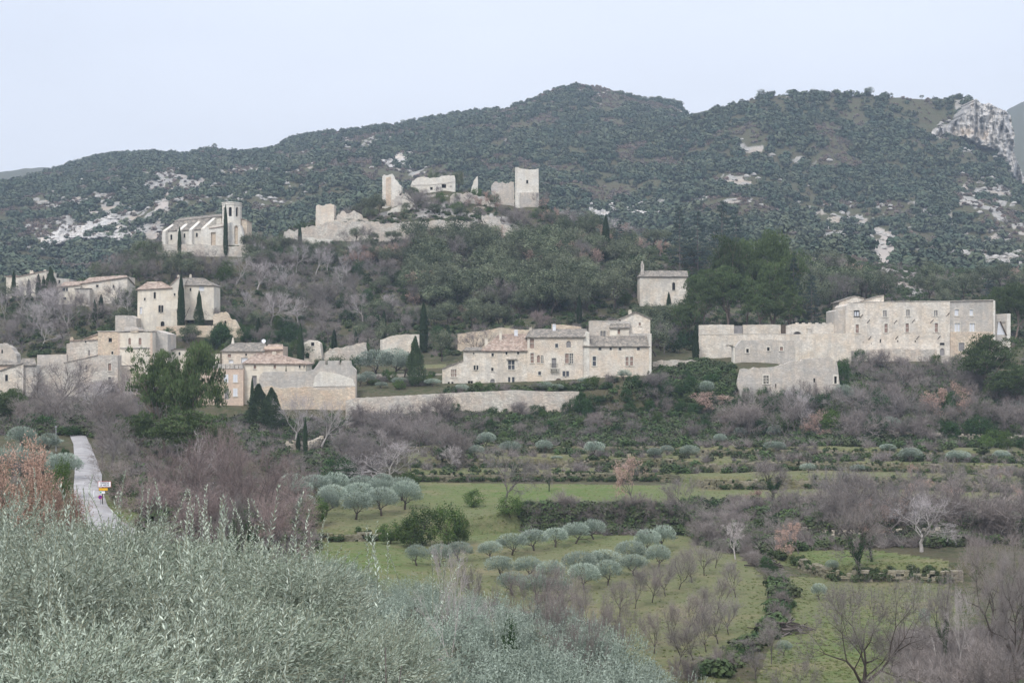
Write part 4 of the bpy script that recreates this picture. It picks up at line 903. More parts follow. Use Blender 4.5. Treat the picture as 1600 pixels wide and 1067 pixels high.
f = Frame('curtain_wall_ruin', 'broken grey curtain wall joined to the left side of the keep', 'ruin', 785, 508, zb=(HZ - 318) / FPX * 508)
f.wall(jag([(767, 345), (768, 290), (772, 285), (785, 284), (793, 286), (803, 285), (805, 345)], 1.2, 3, 11, (6,)), 1.6, 'grey_stone', [(784.5, 292, 786.5, 294)], name='wall')
f = Frame('castle_hall_ruin', 'white roofless hall ruin on top of the castle rock', 'ruin', 676, 512, zb=(HZ - 305) / FPX * 512)
f.wall(jag([(641, 315), (641.5, 290), (644, 283), (650, 279), (660, 277), (675, 278), (686, 277.5), (690, 275), (710, 274.5), (711, 278), (711, 315)], .7, 3.5, 12, (10, 9)), 5, 'white_stone', [(672, 292.5, 676, 297), (690, 288, 697, 294), (703, 291, 706, 292.4)], name='wall', rec=1.0)
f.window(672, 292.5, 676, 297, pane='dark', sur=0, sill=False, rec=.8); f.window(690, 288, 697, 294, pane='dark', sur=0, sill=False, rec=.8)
f.coping([(642, 290), (672, 289.8), (694, 287.2), (711, 284.5)], .1, m='grey_stone', over=.12, th=.2, name='string_course')
f = Frame('ruined_wall_spike', 'narrow upright spike of ruined wall between the hall ruin and the keep', 'ruin', 741, 511, zb=(HZ - 303) / FPX * 511)
f.wall(jag([(734, 306), (738, 290), (740, 283), (744, 277), (746.5, 275.5), (747, 306)], .6, 3, 13, (5,)), 1.8, 'white_stone', name='wall')
f = Frame('ruined_tower', 'broken tower of pink and white stone at the left of the castle ruins', 'ruin', 610, 505, zb=(HZ - 318) / FPX * 505)
f.wall(jag([(597, 325), (597.5, 276), (600, 273), (604, 274.5), (614, 272.5), (616, 279), (621, 283), (623, 288), (627, 290), (627, 300), (622, 310), (620, 330)], .8, 3, 14, (11,)), 6, 'white_stone', name='wall')
q = MB(); q.prism(f.poly([(603, 322), (603, 278), (611, 276), (611, 322)]), -.12, 0); q.build('pink_patch', M['ochre'], f.root)
f.wall(jag([(612, 335), (612, 312), (622, 306), (632, 303), (634, 335)], .8, 3, 15), 2, 'grey_stone', dep=-2, name='fallen_wall')
f = Frame('castle_turret', 'low square turret ruin at the far left end of the castle rampart', 'ruin', 508, 492)
f.wall(jag([(493, 360), (493.5, 322), (497, 320), (503, 321.5), (515, 318.5), (522, 320), (522, 360)], .7, 3, 16, (6,)), 6, 'warm', name='wall')
f = Frame('castle_rampart', 'long broken rampart with ochre stains below the castle ruins', 'wall', 660, 478)
f.wall(jag([(440, 385), (444, 362), (452, 358), (460, 362), (470, 356), (500, 352), (514, 347), (540, 348), (560, 346), (592, 347), (594, 350), (610, 349), (640, 346), (668, 347), (684, 344), (690, 344), (700, 347), (716, 344), (728, 347), (740, 349), (752, 347), (753, 337), (764, 337), (780, 341), (783, 350), (792, 352), (806, 360), (806, 385)], 1.0, 4, 17, (27,)), 1.5, 'rough', [(691, 347, 693, 349), (760, 352, 762, 354)], name='wall')
for i, (po, lab, sd) in enumerate((
    ([(500, 350), (520, 345), (560, 342), (594, 345), (600, 360), (500, 365)], 'pale inner rampart fragment beside the castle turret', 18),
    ([(702, 345), (703, 308), (708, 303), (730, 302), (744, 305), (760, 310), (775, 322), (790, 330), (800, 345)], 'lilac grey inner castle wall behind bare trees', 19),
    ([(600, 345), (606, 330), (622, 322), (640, 318), (650, 326), (652, 345)], 'tumbled castle wall below the broken pink tower', 20),
    ([(655, 325), (657, 306), (672, 303), (700, 305), (702, 325)], 'low castle wall at the foot of the hall ruin', 21),
    ([(604, 362), (606, 348), (616, 341), (624, 346), (640, 338), (652, 340), (655, 362)], 'broken middle wall fragment under the round holm oak', 31),
    ([(715, 350), (717, 336), (728, 332), (735, 338), (742, 330), (752, 335), (754, 350)], 'jagged wall stump below the lilac grey castle wall', 32),
    ([(628, 322), (629, 306), (634, 300), (640, 306), (646, 312), (648, 322)], 'leaning wall stump between the broken tower and the hall ruin', 33),
    ([(525, 352), (526, 338), (534, 330), (545, 334), (552, 329), (566, 336), (568, 352)], 'inner wall with gap left of the three holm oaks', 34),
    ([(768, 345), (770, 334), (778, 328), (784, 333), (790, 345)], 'small wall stump before the curtain wall ruin', 35),
    ([(790, 352), (792, 340), (806, 330), (840, 326), (842, 352)], 'sloping castle wall at the foot of the keep', 22))):
    f = Frame('castle_wall', lab, 'ruin', (po[0][0] + po[-1][0]) / 2, (489, 503, 497, 508, 489, 495, 501, 491, 502, 500)[i])
    f.wall(jag(po, 1.2, 4, sd, (len(po) - 1,)), 1.4, ('pale', 'grey_stone', 'white_stone', 'grey_stone', 'rough', 'grey_stone', 'white_stone', 'rough', 'grey_stone', 'pale')[i], name='wall')

# ---- 7 tall house below the church
f = Frame('tall_house', 'tall ruined cream house with gothic twin window and dark cypress in front', 'house', 246, 352)
hw_ = [(240, 456.5, 243.5, 466.5), (225, 465.5, 227.5, 469.5), (225.5, 452, 227.5, 454), (247.5, 477, 251, 488, 'arch'), (252, 477, 255.2, 488, 'arch'), (218.5, 480, 222, 490.5), (271.5, 458.5, 274, 462), (251, 502, 257, 512, 'arch')]
f.wall([(214.5, 530), (215, 452.5), (266, 449), (266, 446), (276, 436), (280, 433.5), (280, 530)], 9, 'plaster', hw_, name='wall')
for h in hw_: f.window(*h[:4], arch=len(h) > 4, pane='dark' if h[0] != 218.5 else 'shutter_white', sur=.12)
f.tiles((214, 452.6), (268, 449.5), (231, 441), (252, 441), 4, m='roof_pink', rear=True)
f.wall([(230, 452), (230, 441), (240, 440.5), (252, 444), (262, 449)], .8, 'warm', dep=3, name='attic_wall')
f.wall([(275, 500), (275, 446), (290, 444), (334, 446), (334, 500)], 8, 'plaster', [(311, 447, 319, 454.5), (296, 450, 299, 455)], dep=6, name='rear_wing_wall'); f.window(311, 447, 319, 454.5, dep=6, pane='shutter_white', sur=0); f.window(296, 450, 299, 455, dep=6, pane='dark')
f.tiles((275, 445.6), (334, 445.8), (290, 434.5), (318, 435.5), 4, dep=6, m='roof_grey')
f.coping([(266, 446.5), (279, 433.5)], 8, m='roof_pink'); f.chimney(277, 432, 280, 437, dep=4); f.chimney(296, 431, 299, 438, dep=10)
f = Frame('farmhouse', 'long low farmhouse with pink tiled roofs among trees left of the tall house', 'house', 145, 385)
fw = [(97, 449, 102, 455), (103, 449, 106, 455), (98.5, 464.5, 103.5, 468), (150, 444, 154, 449), (176, 442.5, 178.5, 450), (138, 458, 140, 462)]
f.wall([(91.5, 480), (91.5, 448.5), (125, 444.5), (125, 480)], 8, 'plaster', fw[:3], name='wall')
f.wall([(125, 480), (125, 443), (199, 432), (199, 455), (180, 480)], 8, 'pale', fw[3:], dep=1, name='wall')
for h in fw[:3]: f.window(*h, pane='glass', sur=.1)
for h in fw[3:]: f.window(*h, dep=1, pane='dark', sur=.1)
f.tiles((91, 448.3), (125, 445.3), (102, 441.2), (130, 440), 4, m='roof_pink'); f.tiles((125, 443.5), (199, 432.5), (140, 434.5), (197, 430.8), 3.5, dep=1, m='roof_pink')
f.wall([(117, 480), (117, 451.5), (140, 451), (140, 480)], 2, 'grey_stone', dep=-1.5, name='lean_to_wall'); f.coping([(116, 451.6), (141, 451)], 2, dep=-1.5, m='roof_grey')
f = Frame('old_house', 'pale square old house with two chimneys at the far left edge', 'house', 40, 405)
f.wall([(9.5, 475), (9.5, 432.5), (30, 432.5), (53, 428), (66, 425), (72.5, 424), (72.5, 475)], 9, 'plaster', name='wall')
f.wall([(72.5, 475), (72.5, 433), (108, 436), (108, 475)], 7, 'grey_stone', [(91, 437.5, 94.5, 443)], dep=1, name='wall'); f.window(91, 437.5, 94.5, 443, dep=1, pane='dark')
f.coping([(8, 432.6), (30, 432.5), (53, 427.6), (72, 423.8)], 8, m='roof_pink'); f.chimney(46.5, 424.5, 51.5, 431, dep=2); f.chimney(68, 423.5, 72, 427, dep=2)

# ---- 8 tower house and walls on the left
f = Frame('plaster_house', 'tall cream plaster house with red quoins and cornice lines above the big pine', 'house', 211, 312, 0)
pw = [(200.5, 528, 204.5, 538.5, 'arch'), (216.5, 528, 221, 538.5, 'arch'), (216, 578, 220.3, 590), (199.5, 578, 204, 590)]
f.wall([(184, 640), (184, 519), (238, 519), (238, 640)], 10, 'plaster', pw, name='wall')
f.window(*pw[0][:4], arch=True, pane='shutter_brown', sur=0); f.window(*pw[1][:4], arch=True, pane='shutter_brown', sur=0); f.window(*pw[2], pane='shutter_brown'); f.window(*pw[3], pane='shutter_grey')
for y in (544.6, 571.8): f.coping([(188 if y < 550 else 184, y), (234 if y < 550 else 216, y)], .0, m='shutter_grey', over=.14, th=.18, name='cornice')
q = MB()
a0, _ = f.loc(184, 519); a1, _ = f.loc(238, 519); zt0 = f.loc(184, 520)[1]
for k in range(26):
    z0 = zt0 - .45 * (k + 1)
    w_ = .55 if k % 2 else .38
    q.box(a0 - .03, a0 + w_, -.05, .0, z0, z0 + .4); q.box(a1 - w_, a1 + .03, -.05, .0, z0, z0 + .4)
q.build('quoins', M['pink'], f.root)
f.wall([(238, 640), (238, 518.5), (244, 516), (262, 522), (262, 640)], 8, 'grey_stone', dep=3, name='side_wing_wall')
f.coping([(183, 518.8), (216, 516.8), (239, 518.2)], 9, m='grey_stone', over=.25, th=.3)
f.wall([(194, 525), (194, 511), (200, 510), (216, 512), (218, 525)], 4, 'grey_stone', dep=4, name='roof_turret'); f.wall([(204, 519), (204, 514.5), (216, 514.5), (216, 519)], 1, 'ochre', dep=-.2, name='parapet_patch')
f = Frame('stone_barn', 'rough stone barn joined to the left side of the plaster house', 'house', 146, 313)
bw_ = [(169.5, 528, 175, 534.5), (174, 549, 177, 553.5), (132.5, 533, 134.8, 535.5), (138, 547, 140.4, 556)]
f.wall([(153, 640), (153, 518.5), (184, 518), (184, 640)], 9, 'ochre', bw_[:2], name='wall'); f.wall([(109, 640), (109, 533), (153, 530.5), (153, 640)], 8, 'rough', bw_[2:], dep=.6, name='wall')
f.window(*bw_[0], pane='dark', sur=0); f.window(*bw_[1], pane='dark', sur=.1); f.window(*bw_[2], dep=.6, pane='dark', sur=0); f.window(*bw_[3], dep=.6, pane='shutter_grey', sur=0)
f.coping([(152, 518.4), (185, 518)], 8, m='grey_stone', over=.15); f.coping([(109, 532.8), (130, 532), (153, 531)], 7, dep=.6, m='roof_pink'); f.coping([(130, 531.5), (142, 526), (153, 522.5)], 5, dep=2.6, m='roof_pink')
f.wall([(130, 545), (130, 532), (142, 526.5), (153, 523), (153, 545)], 5, 'ochre', dep=2.6, name='wall'); f.chimney(109.5, 529.5, 114, 533, dep=1, m='ochre')
f.wall([(104, 640), (104, 537), (109, 536), (109, 640)], 6, 'grey_stone', dep=1.5, name='buttress')
f = Frame('lower_rampart', 'long sloping grey rampart below the stone barn and plaster house', 'wall', 120, 306)
rw_ = [(169, 567.5, 174, 579), (133.5, 571, 136, 577.5), (169, 589, 173.5, 602)]
f.wall(jag([(57, 640), (57, 575.5), (75, 574), (100, 567), (140, 558.5), (153, 555), (184, 555), (184, 640)], .4, 8, 23, (0, 7)), 3, 'rough', rw_, name='wall')
f.window(*rw_[0], pane='shutter_brown'); f.window(*rw_[1], pane='dark', sur=0); f.window(*rw_[2], pane='shutter_grey', sur=.1)
f.wall([(58, 600), (58, 554.5), (104, 553.5), (104, 600)], 1, 'grey_stone', dep=5, name='upper_wall'); f.coping([(100, 567.4), (140, 559), (153, 555.6)], 1.6, m='roof_grey', over=.1, th=.15)
f.wall([(184, 640), (184, 572.5), (216, 572.5), (226, 590), (230, 640)], 1.5, 'warm', [(199.5, 578, 204, 590), (216, 578, 220.3, 590)][:1], dep=-.2 + 4, name='foot_wall')
f = Frame('gabled_cottage', 'weathered cottage with a sloping gable and one window at the left edge below the rampart', 'house', 25, 303)
f.wall([(-60, 640), (-60, 580), (0, 580), (30, 569.5), (36, 569.5), (36, 640)], 7, 'pale', [(8, 585.5, 12.4, 595.5)], name='wall'); f.window(8, 585.5, 12.4, 595.5, pane='dark')
f.wall([(36, 640), (36, 570), (57, 571), (57, 640)], 6, 'grey_stone', dep=.8, name='wall'); f.coping([(-60, 579.6), (0, 579.6), (34, 568.4)], 7); f.tiles((32, 570.5), (57, 570.5), (35, 561), (54, 561), 4, dep=.8, rear=False)
f = Frame('tiled_shed', 'small shed with a grey tiled roof at the left edge above the gabled cottage', 'house', 10, 318)
f.wall([(-30, 600), (-30, 570), (18, 570), (18, 600)], 6, 'pink', name='wall'); f.tiles((-30, 570), (22, 570), (-20, 563.5), (10, 563.5), 3, m='roof_grey')
f = Frame('wayside_ruin', 'grey ruin fragment with a slit window at the left edge of the wood', 'ruin', 12, 335)
f.wall(jag([(-20, 580), (-20, 545), (5, 536), (18, 543), (26, 556), (27, 580)], 1, 4, 24, (5,)), 3, 'grey_stone', [(2, 546.5, 4.6, 552.5)], name='wall'); f.window(2, 546.5, 4.6, 552.5, pane='dark', sur=0, sill=False)
f = Frame('garden_terrace_wall', 'mossy yellow garden wall right of the tall ruined house', 'wall', 290, 345)
f.wall(jag([(244, 540), (244, 510), (290, 508.5), (335, 508.5), (345, 512), (345, 540)], .4, 7, 25, (5,)), 1, 'ochre', name='wall')
f = Frame('folly_ruin', 'yellow broken ruin with two stacked openings at the end of the mossy garden wall', 'ruin', 347, 347)
f.wall(jag([(333, 540), (333, 494), (338, 490), (346, 488), (354, 489), (358, 497), (368, 502), (378, 520), (378, 540)], 1, 3.5, 26, (8,)), 2, 'ochre', [(350.5, 501, 353.5, 511), (350, 513.5, 354.5, 517)], name='wall')
f.window(350.5, 501, 353.5, 511, pane='dark', sur=0, mull=(0, 1), sill=False); f.window(350, 513.5, 354.5, 517, pane='dark', sur=0, sill=False)
f = Frame('shed_ruin', 'short mossy ruin wall left of the tall ruined house', 'ruin', 195, 348)
f.wall(jag([(180, 530), (180, 493), (186, 492.5), (205, 493), (213, 497), (214, 530)], .5, 4, 27, (5,)), 4, 'grey_stone', name='wall')

# ---- 9 village houses in the centre left
f = Frame('pink_house', 'flat-topped pink stone house with white shutters behind the big pine', 'house', 358, 301)
kw = [(350, 585.5, 356.5, 597), (364.5, 585.5, 371, 597), (337, 607, 343, 619), (364.5, 607, 371, 619), (351, 607.5, 357.5, 624)]
f.wall([(300, 645), (300, 576), (380, 576), (380, 645)], 8, 'pink', kw, name='wall')
for h in kw[:4]: f.window(*h, shut='shutter_white', sur=.08)
f.window(*kw[4], pane='shutter_grey', sur=.12, sill=False, name='door')
f.coping([(300, 576), (380, 576)], 8, m='grey_stone', over=.15, th=.9, name='parapet')
f = Frame('cream_house', 'whitewashed house with low hipped tile roof behind the crenellated wall', 'house', 430, 302.5)
kw = [(396.3, 569.8, 400, 576.3), (427.5, 569.8, 431.2, 575.8), (467, 569.8, 469.5, 575), (474.3, 570.5, 476, 575), (394, 587, 401, 603)]
f.wall([(380, 645), (380, 567.5), (478, 568.5), (478, 645)], 9, 'plaster', kw, name='wall')
for h in kw[:4]: f.window(*h, pane='shutter_brown' if h[0] < 430 else 'dark', sur=.08)
f.window(*kw[4], pane='shutter_grey', sur=.08)
f.tiles((380, 567.6), (480, 568.6), (402, 552.5), (428, 552.5), 5, m='roof_pink'); f.chimney(425, 552, 431, 559, dep=4)
f = Frame('back_house', 'cream house with grey tiled roof, cone chimney and satellite dish in the village centre', 'house', 385, 316)
kw = [(356, 553.3, 361, 558.5), (383.2, 552.6, 385.8, 556), (357.5, 562.3, 364.5, 567.3), (377, 559, 387, 568)]
f.wall([(346.5, 600), (346.5, 549), (413, 549), (413, 600)], 8, 'warm', kw, name='wall')
f.window(*kw[0], pane='shutter_brown', sur=.05); f.window(*kw[1], pane='dark', sur=0); f.window(*kw[2], pane='shutter_white', sur=.05); f.window(*kw[3], pane='shutter_white', sur=.05)
f.tiles((346, 549), (413, 549), (364, 536.5), (414, 536.5), 5)
f.wall([(413, 600), (413, 541), (442, 541), (442, 600)], 7, 'pink', dep=.8, name='east_wall'); f.tiles((413, 546), (442, 546), (420, 538.8), (442, 538.8), 3, dep=.8, m='roof_pink', rear=False)
f.coping([(414, 547.6), (436, 547.6)], 0, m='shutter_brown', dep=.4, over=.12, th=.2, name='red_band')
f.wall([(331, 600), (331, 559), (336, 559), (336, 553), (343, 553), (343, 600)], 2, 'plaster', dep=-1, name='chimney_stack')
q = MB(); a_, z_ = f.loc(364, 537, 4.5); q.tube((a_, 4.5, z_ - .3), (a_, 4.5, z_ + 1.4), .42, .14, 8); q.build('chimney', M['plaster'], f.root)
q = MB(); a_, z_ = f.loc(412, 533, 3); dr = Vector((.2, -1, .45)).normalized(); c_ = Vector((a_, 3, z_)); q.tube(c_, c_ + dr * .06, .3, .48, 14); q.build('satellite_dish', M['shutter_white'], f.root)
f = Frame('white_gable_house', 'bright white gable end glimpsed between the pine tops', 'house', 280, 318)
f.wall([(266, 600), (266, 549), (274, 546), (292, 546.5), (294, 600)], 6, 'plaster', [(279, 550, 282, 555)], name='wall'); f.window(279, 550, 282, 555, pane='dark'); f.coping([(264, 549.6), (274, 545.8), (293, 546.5)], 6)
f = Frame('crenellated_rampart', 'tall grey rampart with three square merlons and ochre foot', 'wall', 480, 297)
f.wall(jag([(404, 660), (404.5, 592), (407, 585), (412, 581), (440, 580.5), (480, 580), (490, 577), (496, 569), (499, 564), (501, 563.4), (508, 563.4), (508, 570), (512, 570), (512, 563.4), (529, 563.4), (529, 570), (533.5, 570), (533.5, 563.4), (547, 563.2), (548.5, 571), (556, 578), (556, 660)], .25, 6, 28, (0, 20, 21)), 2.2, 'grey_stone', name='wall')
q = MB(); q.prism(f.poly(jag([(405, 660), (405, 606), (420, 603), (440, 607), (480, 604), (500, 610), (555.5, 604), (555.5, 660)], .9, 6, 29, (0, 6, 7))), -.18, 0); q.build('ochre_footing', M['ochre'], f.root)
q = MB(); q.prism(f.poly([(489, 604), (492, 588), (500, 580), (528, 584), (551, 592), (555, 603)]), -.1, 0); q.build('pale_repair', M['white_stone'], f.root)
f = Frame('retaining_wall', 'long pale rubble retaining wall below the long stone house', 'wall', 700, 294.3)
f.wall(jag([(540, 655), (540, 626), (556, 622), (600, 620), (640, 618), (700, 614.5), (760, 612), (800, 610), (860, 612), (905, 612), (907, 655)], .5, 7, 30, (0, 9, 10)), 2.4, 'rough', name='wall')
f = Frame('olive_terrace_wall', 'low grey wall along the olive terrace left of the long house', 'wall', 620, 318)
f.wall(jag([(556, 605), (556, 586), (600, 584.5), (690, 583.5), (690, 605)], .4, 7, 32, (3,)), .8, 'grey_stone', name='wall')
f = Frame('orchard_wall', 'pale garden wall behind the dark cypress pair', 'wall', 625, 345)
f.wall(jag([(594, 570), (594, 531), (612, 525), (630, 522.5), (655, 522.5), (655, 570)], .5, 5, 33, (4,)), 1, 'pale', name='wall')
f = Frame('window_ruin', 'small cream ruin with one framed window among ivy in the village centre', 'ruin', 487, 338)
f.wall(jag([(475, 580), (475, 535), (481, 532), (492, 532), (500, 536), (505, 580)], .6, 4, 34, (4,)), 4, 'pale', [(486, 535, 491, 540.5), (478, 551, 483, 560, 'arch')], name='wall'); f.window(486, 535, 491, 540.5, pane='dark', sur=.2); f.window(478, 551, 483, 560, arch=True, pane='dark', sur=0, sill=False)
f = Frame('arched_wall', 'brown rubble wall sloping down behind the crenellated rampart', 'wall', 540, 336)
f.wall(jag([(505, 580), (507, 552), (520, 545), (540, 541), (560, 536), (572, 535), (574, 580)], .7, 5, 35, (6,)), 1, 'rough', [(514, 544, 518, 547, 'arch')], name='wall')
f = Frame('hut_ruin', 'tiny stone hut ruin with a doorway high in the bare wood', 'ruin', 584, 386)
f.wall(jag([(574, 520), (574, 494), (584, 490), (596, 494), (598, 520)], .6, 4, 36, (4,)), 3, 'pale', [(582, 494, 585.5, 502)], name='wall'); f.window(582, 494, 585.5, 502, pane='dark', sur=0, sill=False)
f = Frame('ochre_terrace_wall', 'ochre earth-coloured terrace wall behind the roofs of the long house', 'wall', 790, 352)
f.wall(jag([(715, 560), (715, 522), (760, 516), (780, 512), (800, 514), (840, 516), (850, 560)], .5, 6, 37, (5,)), .8, 'ochre', name='wall')
f = Frame('mossy_wall_top', 'mossy ruined wall showing above the middle roof of the long house', 'ruin', 885, 330)
f.wall(jag([(862, 560), (862, 506), (870, 507), (895, 509), (908, 511), (912, 560)], .5, 3, 38, (4,)), 1, 'ochre', name='wall')
f = Frame('cistern_wall', 'low stone retaining wall right of the long house below dark scrub', 'wall', 1060, 318)
f.wall(jag([(1020, 600), (1020, 565), (1050, 562), (1085, 563), (1130, 567), (1146, 572), (1146, 600)], .7, 6, 39, (5,)), 1, 'rough', name='wall')
f = Frame('hillside_wall', 'low broken stone wall on the slope left of the castle rampart', 'wall', 480, 470)
f.wall(jag([(440, 400), (442, 375), (450, 372), (480, 371), (520, 374), (520, 400)], .6, 5, 40, (4,)), 1, 'white_stone', name='wall')

# ---- dry stone: the curved garden wall and the terrace walls in the fields
def stone_run(name, label, pts, h, th, m, rough=.12, seed=1, top=None):
    """a dry stone wall following ground points (u, Y); courses of uneven stones proud of each other"""
    r = random.Random(seed); V = []; F = []
    X = [(G(u, Y)) for u, Y in pts]
    root = thing(name, label, 'wall', X[0])
    L = [0]
    for a, b_ in zip(X[:-1], X[1:]): L.append(L[-1] + (b_ - a).length)
    tot = L[-1]; mb = MB(); hh = h
    n_c = max(2, int(hh / .3)); ds = .5
    s = 0
    def at_(t):
        for i in range(len(X) - 1):
            if t <= L[i + 1]: q = (t - L[i]) / max(L[i + 1] - L[i], 1e-6); return X[i].lerp(X[i + 1], q), (X[i + 1] - X[i]).normalized()
        return X[-1], (X[-1] - X[-2]).normalized()
    for c in range(n_c):
        s = r.uniform(0, .4)
        while s < tot:
            w = ds * r.uniform(.5, 1.3); p, d = at_(s + w / 2); nrm = Vector((d.y, -d.x, 0)).normalized()
            if r.random() < (.97 if c < n_c - 2 else .8 if c < n_c - 1 else .45):
                ex = r.uniform(-rough, rough); z0 = c * hh / n_c; z1 = z0 + hh / n_c * r.uniform(.86, 1.0)
                zg = gzxy(p.x, p.y) if c == 0 else 0
                a = p - d * w * .47 + nrm * (th / 2 + ex); b_ = p + d * w * .47 + nrm * (th / 2 + ex * r.uniform(.3, 1)); c_ = p + d * w * .47 - nrm * th / 2; e = p - d * w * .47 - nrm * th / 2
                base = [a, b_, c_, e]; lo = [q_ + Vector((0, 0, z0 - (.5 if c == 0 else 0))) for q_ in base]; hi = [q_ + Vector((0, 0, z1)) for q_ in base]
                mb.add([q_ - X[0] for q_ in lo + hi], [(0, 1, 5, 4), (4, 5, 6, 7), (1, 2, 6, 5), (2, 3, 7, 6), (3, 0, 4, 7)])
            s += w
    o = mb.build('stones', M[m], root); o['kind'] = 'stuff'
    return root
M['dry'] = stone('dry_stone', (0.30, 0.27, 0.21), (0.17, 0.16, 0.09), (0.12, 0.12, 0.08), 0.8, 0.9, 0.8, 1.2)
M['dry_pale'] = stone('pale_dry_stone', (0.62, 0.57, 0.48), (0.52, 0.45, 0.36), (0.32, 0.29, 0.26), 0.5, 0.9, 0.5, 1.3)
stone_run('curved_garden_wall', 'pale curved dry stone wall beside the two small cypresses', [(447, 262), (462, 263), (480, 266), (497, 271), (502, 274)], 2.2, .8, 'dry_pale', seed=3)
def row_pts(k, us, dY=-.5): return [(u, float(np.interp(u, [p[0] for p in LINES[k]], [p[1] for p in LINES[k]])) + dY) for u in us]
stone_run('field_bank_wall', 'mossy terrace wall at the right under the two ivy-clad trees', row_pts(10, range(1250, 1501, 25)), 1.25, .9, 'dry', .2, seed=4)
stone_run('upper_field_wall', 'broken pale dry stone wall behind the two ivy-clad trees at the right', row_pts(12, range(1250, 1480, 25)), 1.4, .9, 'dry_pale', .2, seed=5)
stone_run('olive_field_bank', 'low stone bank at the lower edge of the olive grove', row_pts(10, range(505, 640, 25)), 1.2, .8, 'dry', seed=6)
stone_run('first_terrace_wall', 'lowest ivy-covered terrace wall behind the green meadow', row_pts(14, range(640, 1061, 30)), 1.5, .8, 'dry', seed=7)
stone_run('first_terrace_wall_east', 'lowest of the terrace walls on the right half', row_pts(14, range(1090, 1681, 30)), 1.7, .8, 'dry', seed=17)
stone_run('second_terrace_wall', 'second terrace wall from below, running the full width above the meadow', row_pts(16, range(660, 1681, 30)), 1.6, .8, 'dry', seed=8)
stone_run('third_terrace_wall', 'third terrace wall from below, with white fallen stones', row_pts(18, range(640, 1681, 30)), 1.2, .8, 'dry', seed=9)
stone_run('highest_terrace_wall', 'white-stoned highest terrace wall under the scrub at the right edge', row_pts(20, range(1380, 1681, 30), 3), 1.3, .8, 'dry_pale', .2, seed=10)
# ------------------------------------------------------------------ cliffs
m, nt, b = new_mat('limestone_cliff')
tcn = N(nt, 'ShaderNodeTexCoord'); o = tcn.outputs['Object']
c = mix(nt, ramp(nt, noise(nt, o, 0.06, 7, 0.7, (1.4, 1, 0.5)), 0.38, 0.62), (0.56, 0.53, 0.49), (0.34, 0.33, 0.32))
c = mix(nt, ramp(nt, noise(nt, o, 0.12, 5, 0.7, (1.6, 1, 0.25)), 0.55, 0.66, 0, .7), c, (0.26, 0.26, 0.25))
c = mix(nt, ramp(nt, noise(nt, o, 0.03, 4, 0.6), 0.56, 0.66, 0, .6), c, (0.60, 0.48, 0.36))
nt.links.new(c, b.inputs['Base Color']); b.inputs['Roughness'].default_value = 1
M['cliff'] = m
def cliff(cp, label, Yfun, relief, wobble=3.0, step=1.6, deep=60):
    """a rock face over an outline, rough in relief, running back into the hill"""
    xs = [p[0] for p in cp]; ys_ = [p[1] for p in cp]
    us = np.arange(min(xs) - 4, max(xs) + 4, step); ys = np.arange(min(ys_) - 4, max(ys_) + 4, step)
    CU, CY = np.meshgrid(us, ys, indexing='ij')
    wob = wobble * (fbm(CU / 9, CY / 9, 3) - .5) * 2
    ins = inpoly(CU + wob, CY + wob, cp)
    Yc = Yfun(CU, CY) + relief * np.abs(fbm(CU / 16 + 3, CY / 60 + 2, 4) - .5) * 2 + relief * .22 * fbm(CU / 6, CY / 5, 3)
    CX = (CU - 800) / FPX * Yc; CZ = (HZ - CY) / FPX * Yc
    n0 = CU.size; front = np.stack([CX, Yc, CZ], -1).reshape(-1, 3); back = front + np.array([0, deep, 2.0])
    ii = np.arange(n0).reshape(CU.shape)
    fi = ins[:-1, :-1] & ins[1:, :-1] & ins[1:, 1:] & ins[:-1, 1:]
    q = np.stack([ii[:-1, :-1], ii[:-1, 1:], ii[1:, 1:], ii[1:, :-1]], -1); qs = [q[fi]]
    pad = np.pad(fi, 1)
    for (di, dj, a_, b_) in ((-1, 0, 0, 1), (1, 0, 2, 3), (0, -1, 3, 0), (0, 1, 1, 2)):
        edge_ = fi & ~pad[1 + di:1 + di + fi.shape[0], 1 + dj:1 + dj + fi.shape[1]]
        e = q[edge_]; qs.append(np.stack([e[:, a_], e[:, b_], e[:, b_] + n0, e[:, a_] + n0], -1))
    tag(link('cliff', mesh_np('cliff', np.concatenate([front, back]), np.concatenate(qs)), None, M['cliff']), label, None, kind='structure')
def on_ground(off, Ymin):
    return lambda U, Y_: np.array([[depth_at(a, b_, Ymin) for a, b_ in zip(r1, r2)] for r1, r2 in zip(U, Y_)]) - off
cp = [(1452, 207), (1465, 200), (1480, 197), (1497, 188), (1508, 174), (1518, 160), (1526, 154), (1534, 161), (1546, 160), (1560, 168), (1572, 172), (1581, 182), (1584, 200), (1586, 216), (1583, 232), (1590, 250), (1597, 268), (1612, 300), (1600, 296), (1588, 282), (1576, 262), (1568, 246), (1552, 232), (1530, 226), (1508, 214), (1490, 212), (1475, 210), (1460, 214)]
cliff(cp, 'pale vertical limestone cliff at the right end of the ridge', lambda U, Y_: 1098 - (Y_ - 150) * .12, 34)
cp2 = [(62, 392), (60, 374), (80, 362), (98, 352), (128, 348), (142, 340), (152, 332), (166, 332), (186, 345), (214, 352), (212, 364), (196, 370), (188, 384), (176, 382), (162, 370), (140, 374), (118, 372), (98, 378), (80, 386)]
cliff(cp2, 'pale streaked cliff on the left mountain behind the farmhouse', on_ground(14, 600), 16, 4, 1.5)
cp3 = [(905, 332), (922, 319), (945, 324), (962, 316), (984, 322), (1000, 309), (1020, 312), (1040, 307), (1066, 313), (1058, 325), (1030, 330), (1000, 337), (965, 334), (935, 340)]
cliff(cp3, 'broken cream rock band on the mountain right of the keep', on_ground(12, 600), 12, 5, 1.5)
cp4 = [(594, 250), (604, 236), (618, 228), (630, 236), (640, 250), (650, 262), (636, 262), (622, 256), (608, 262)]
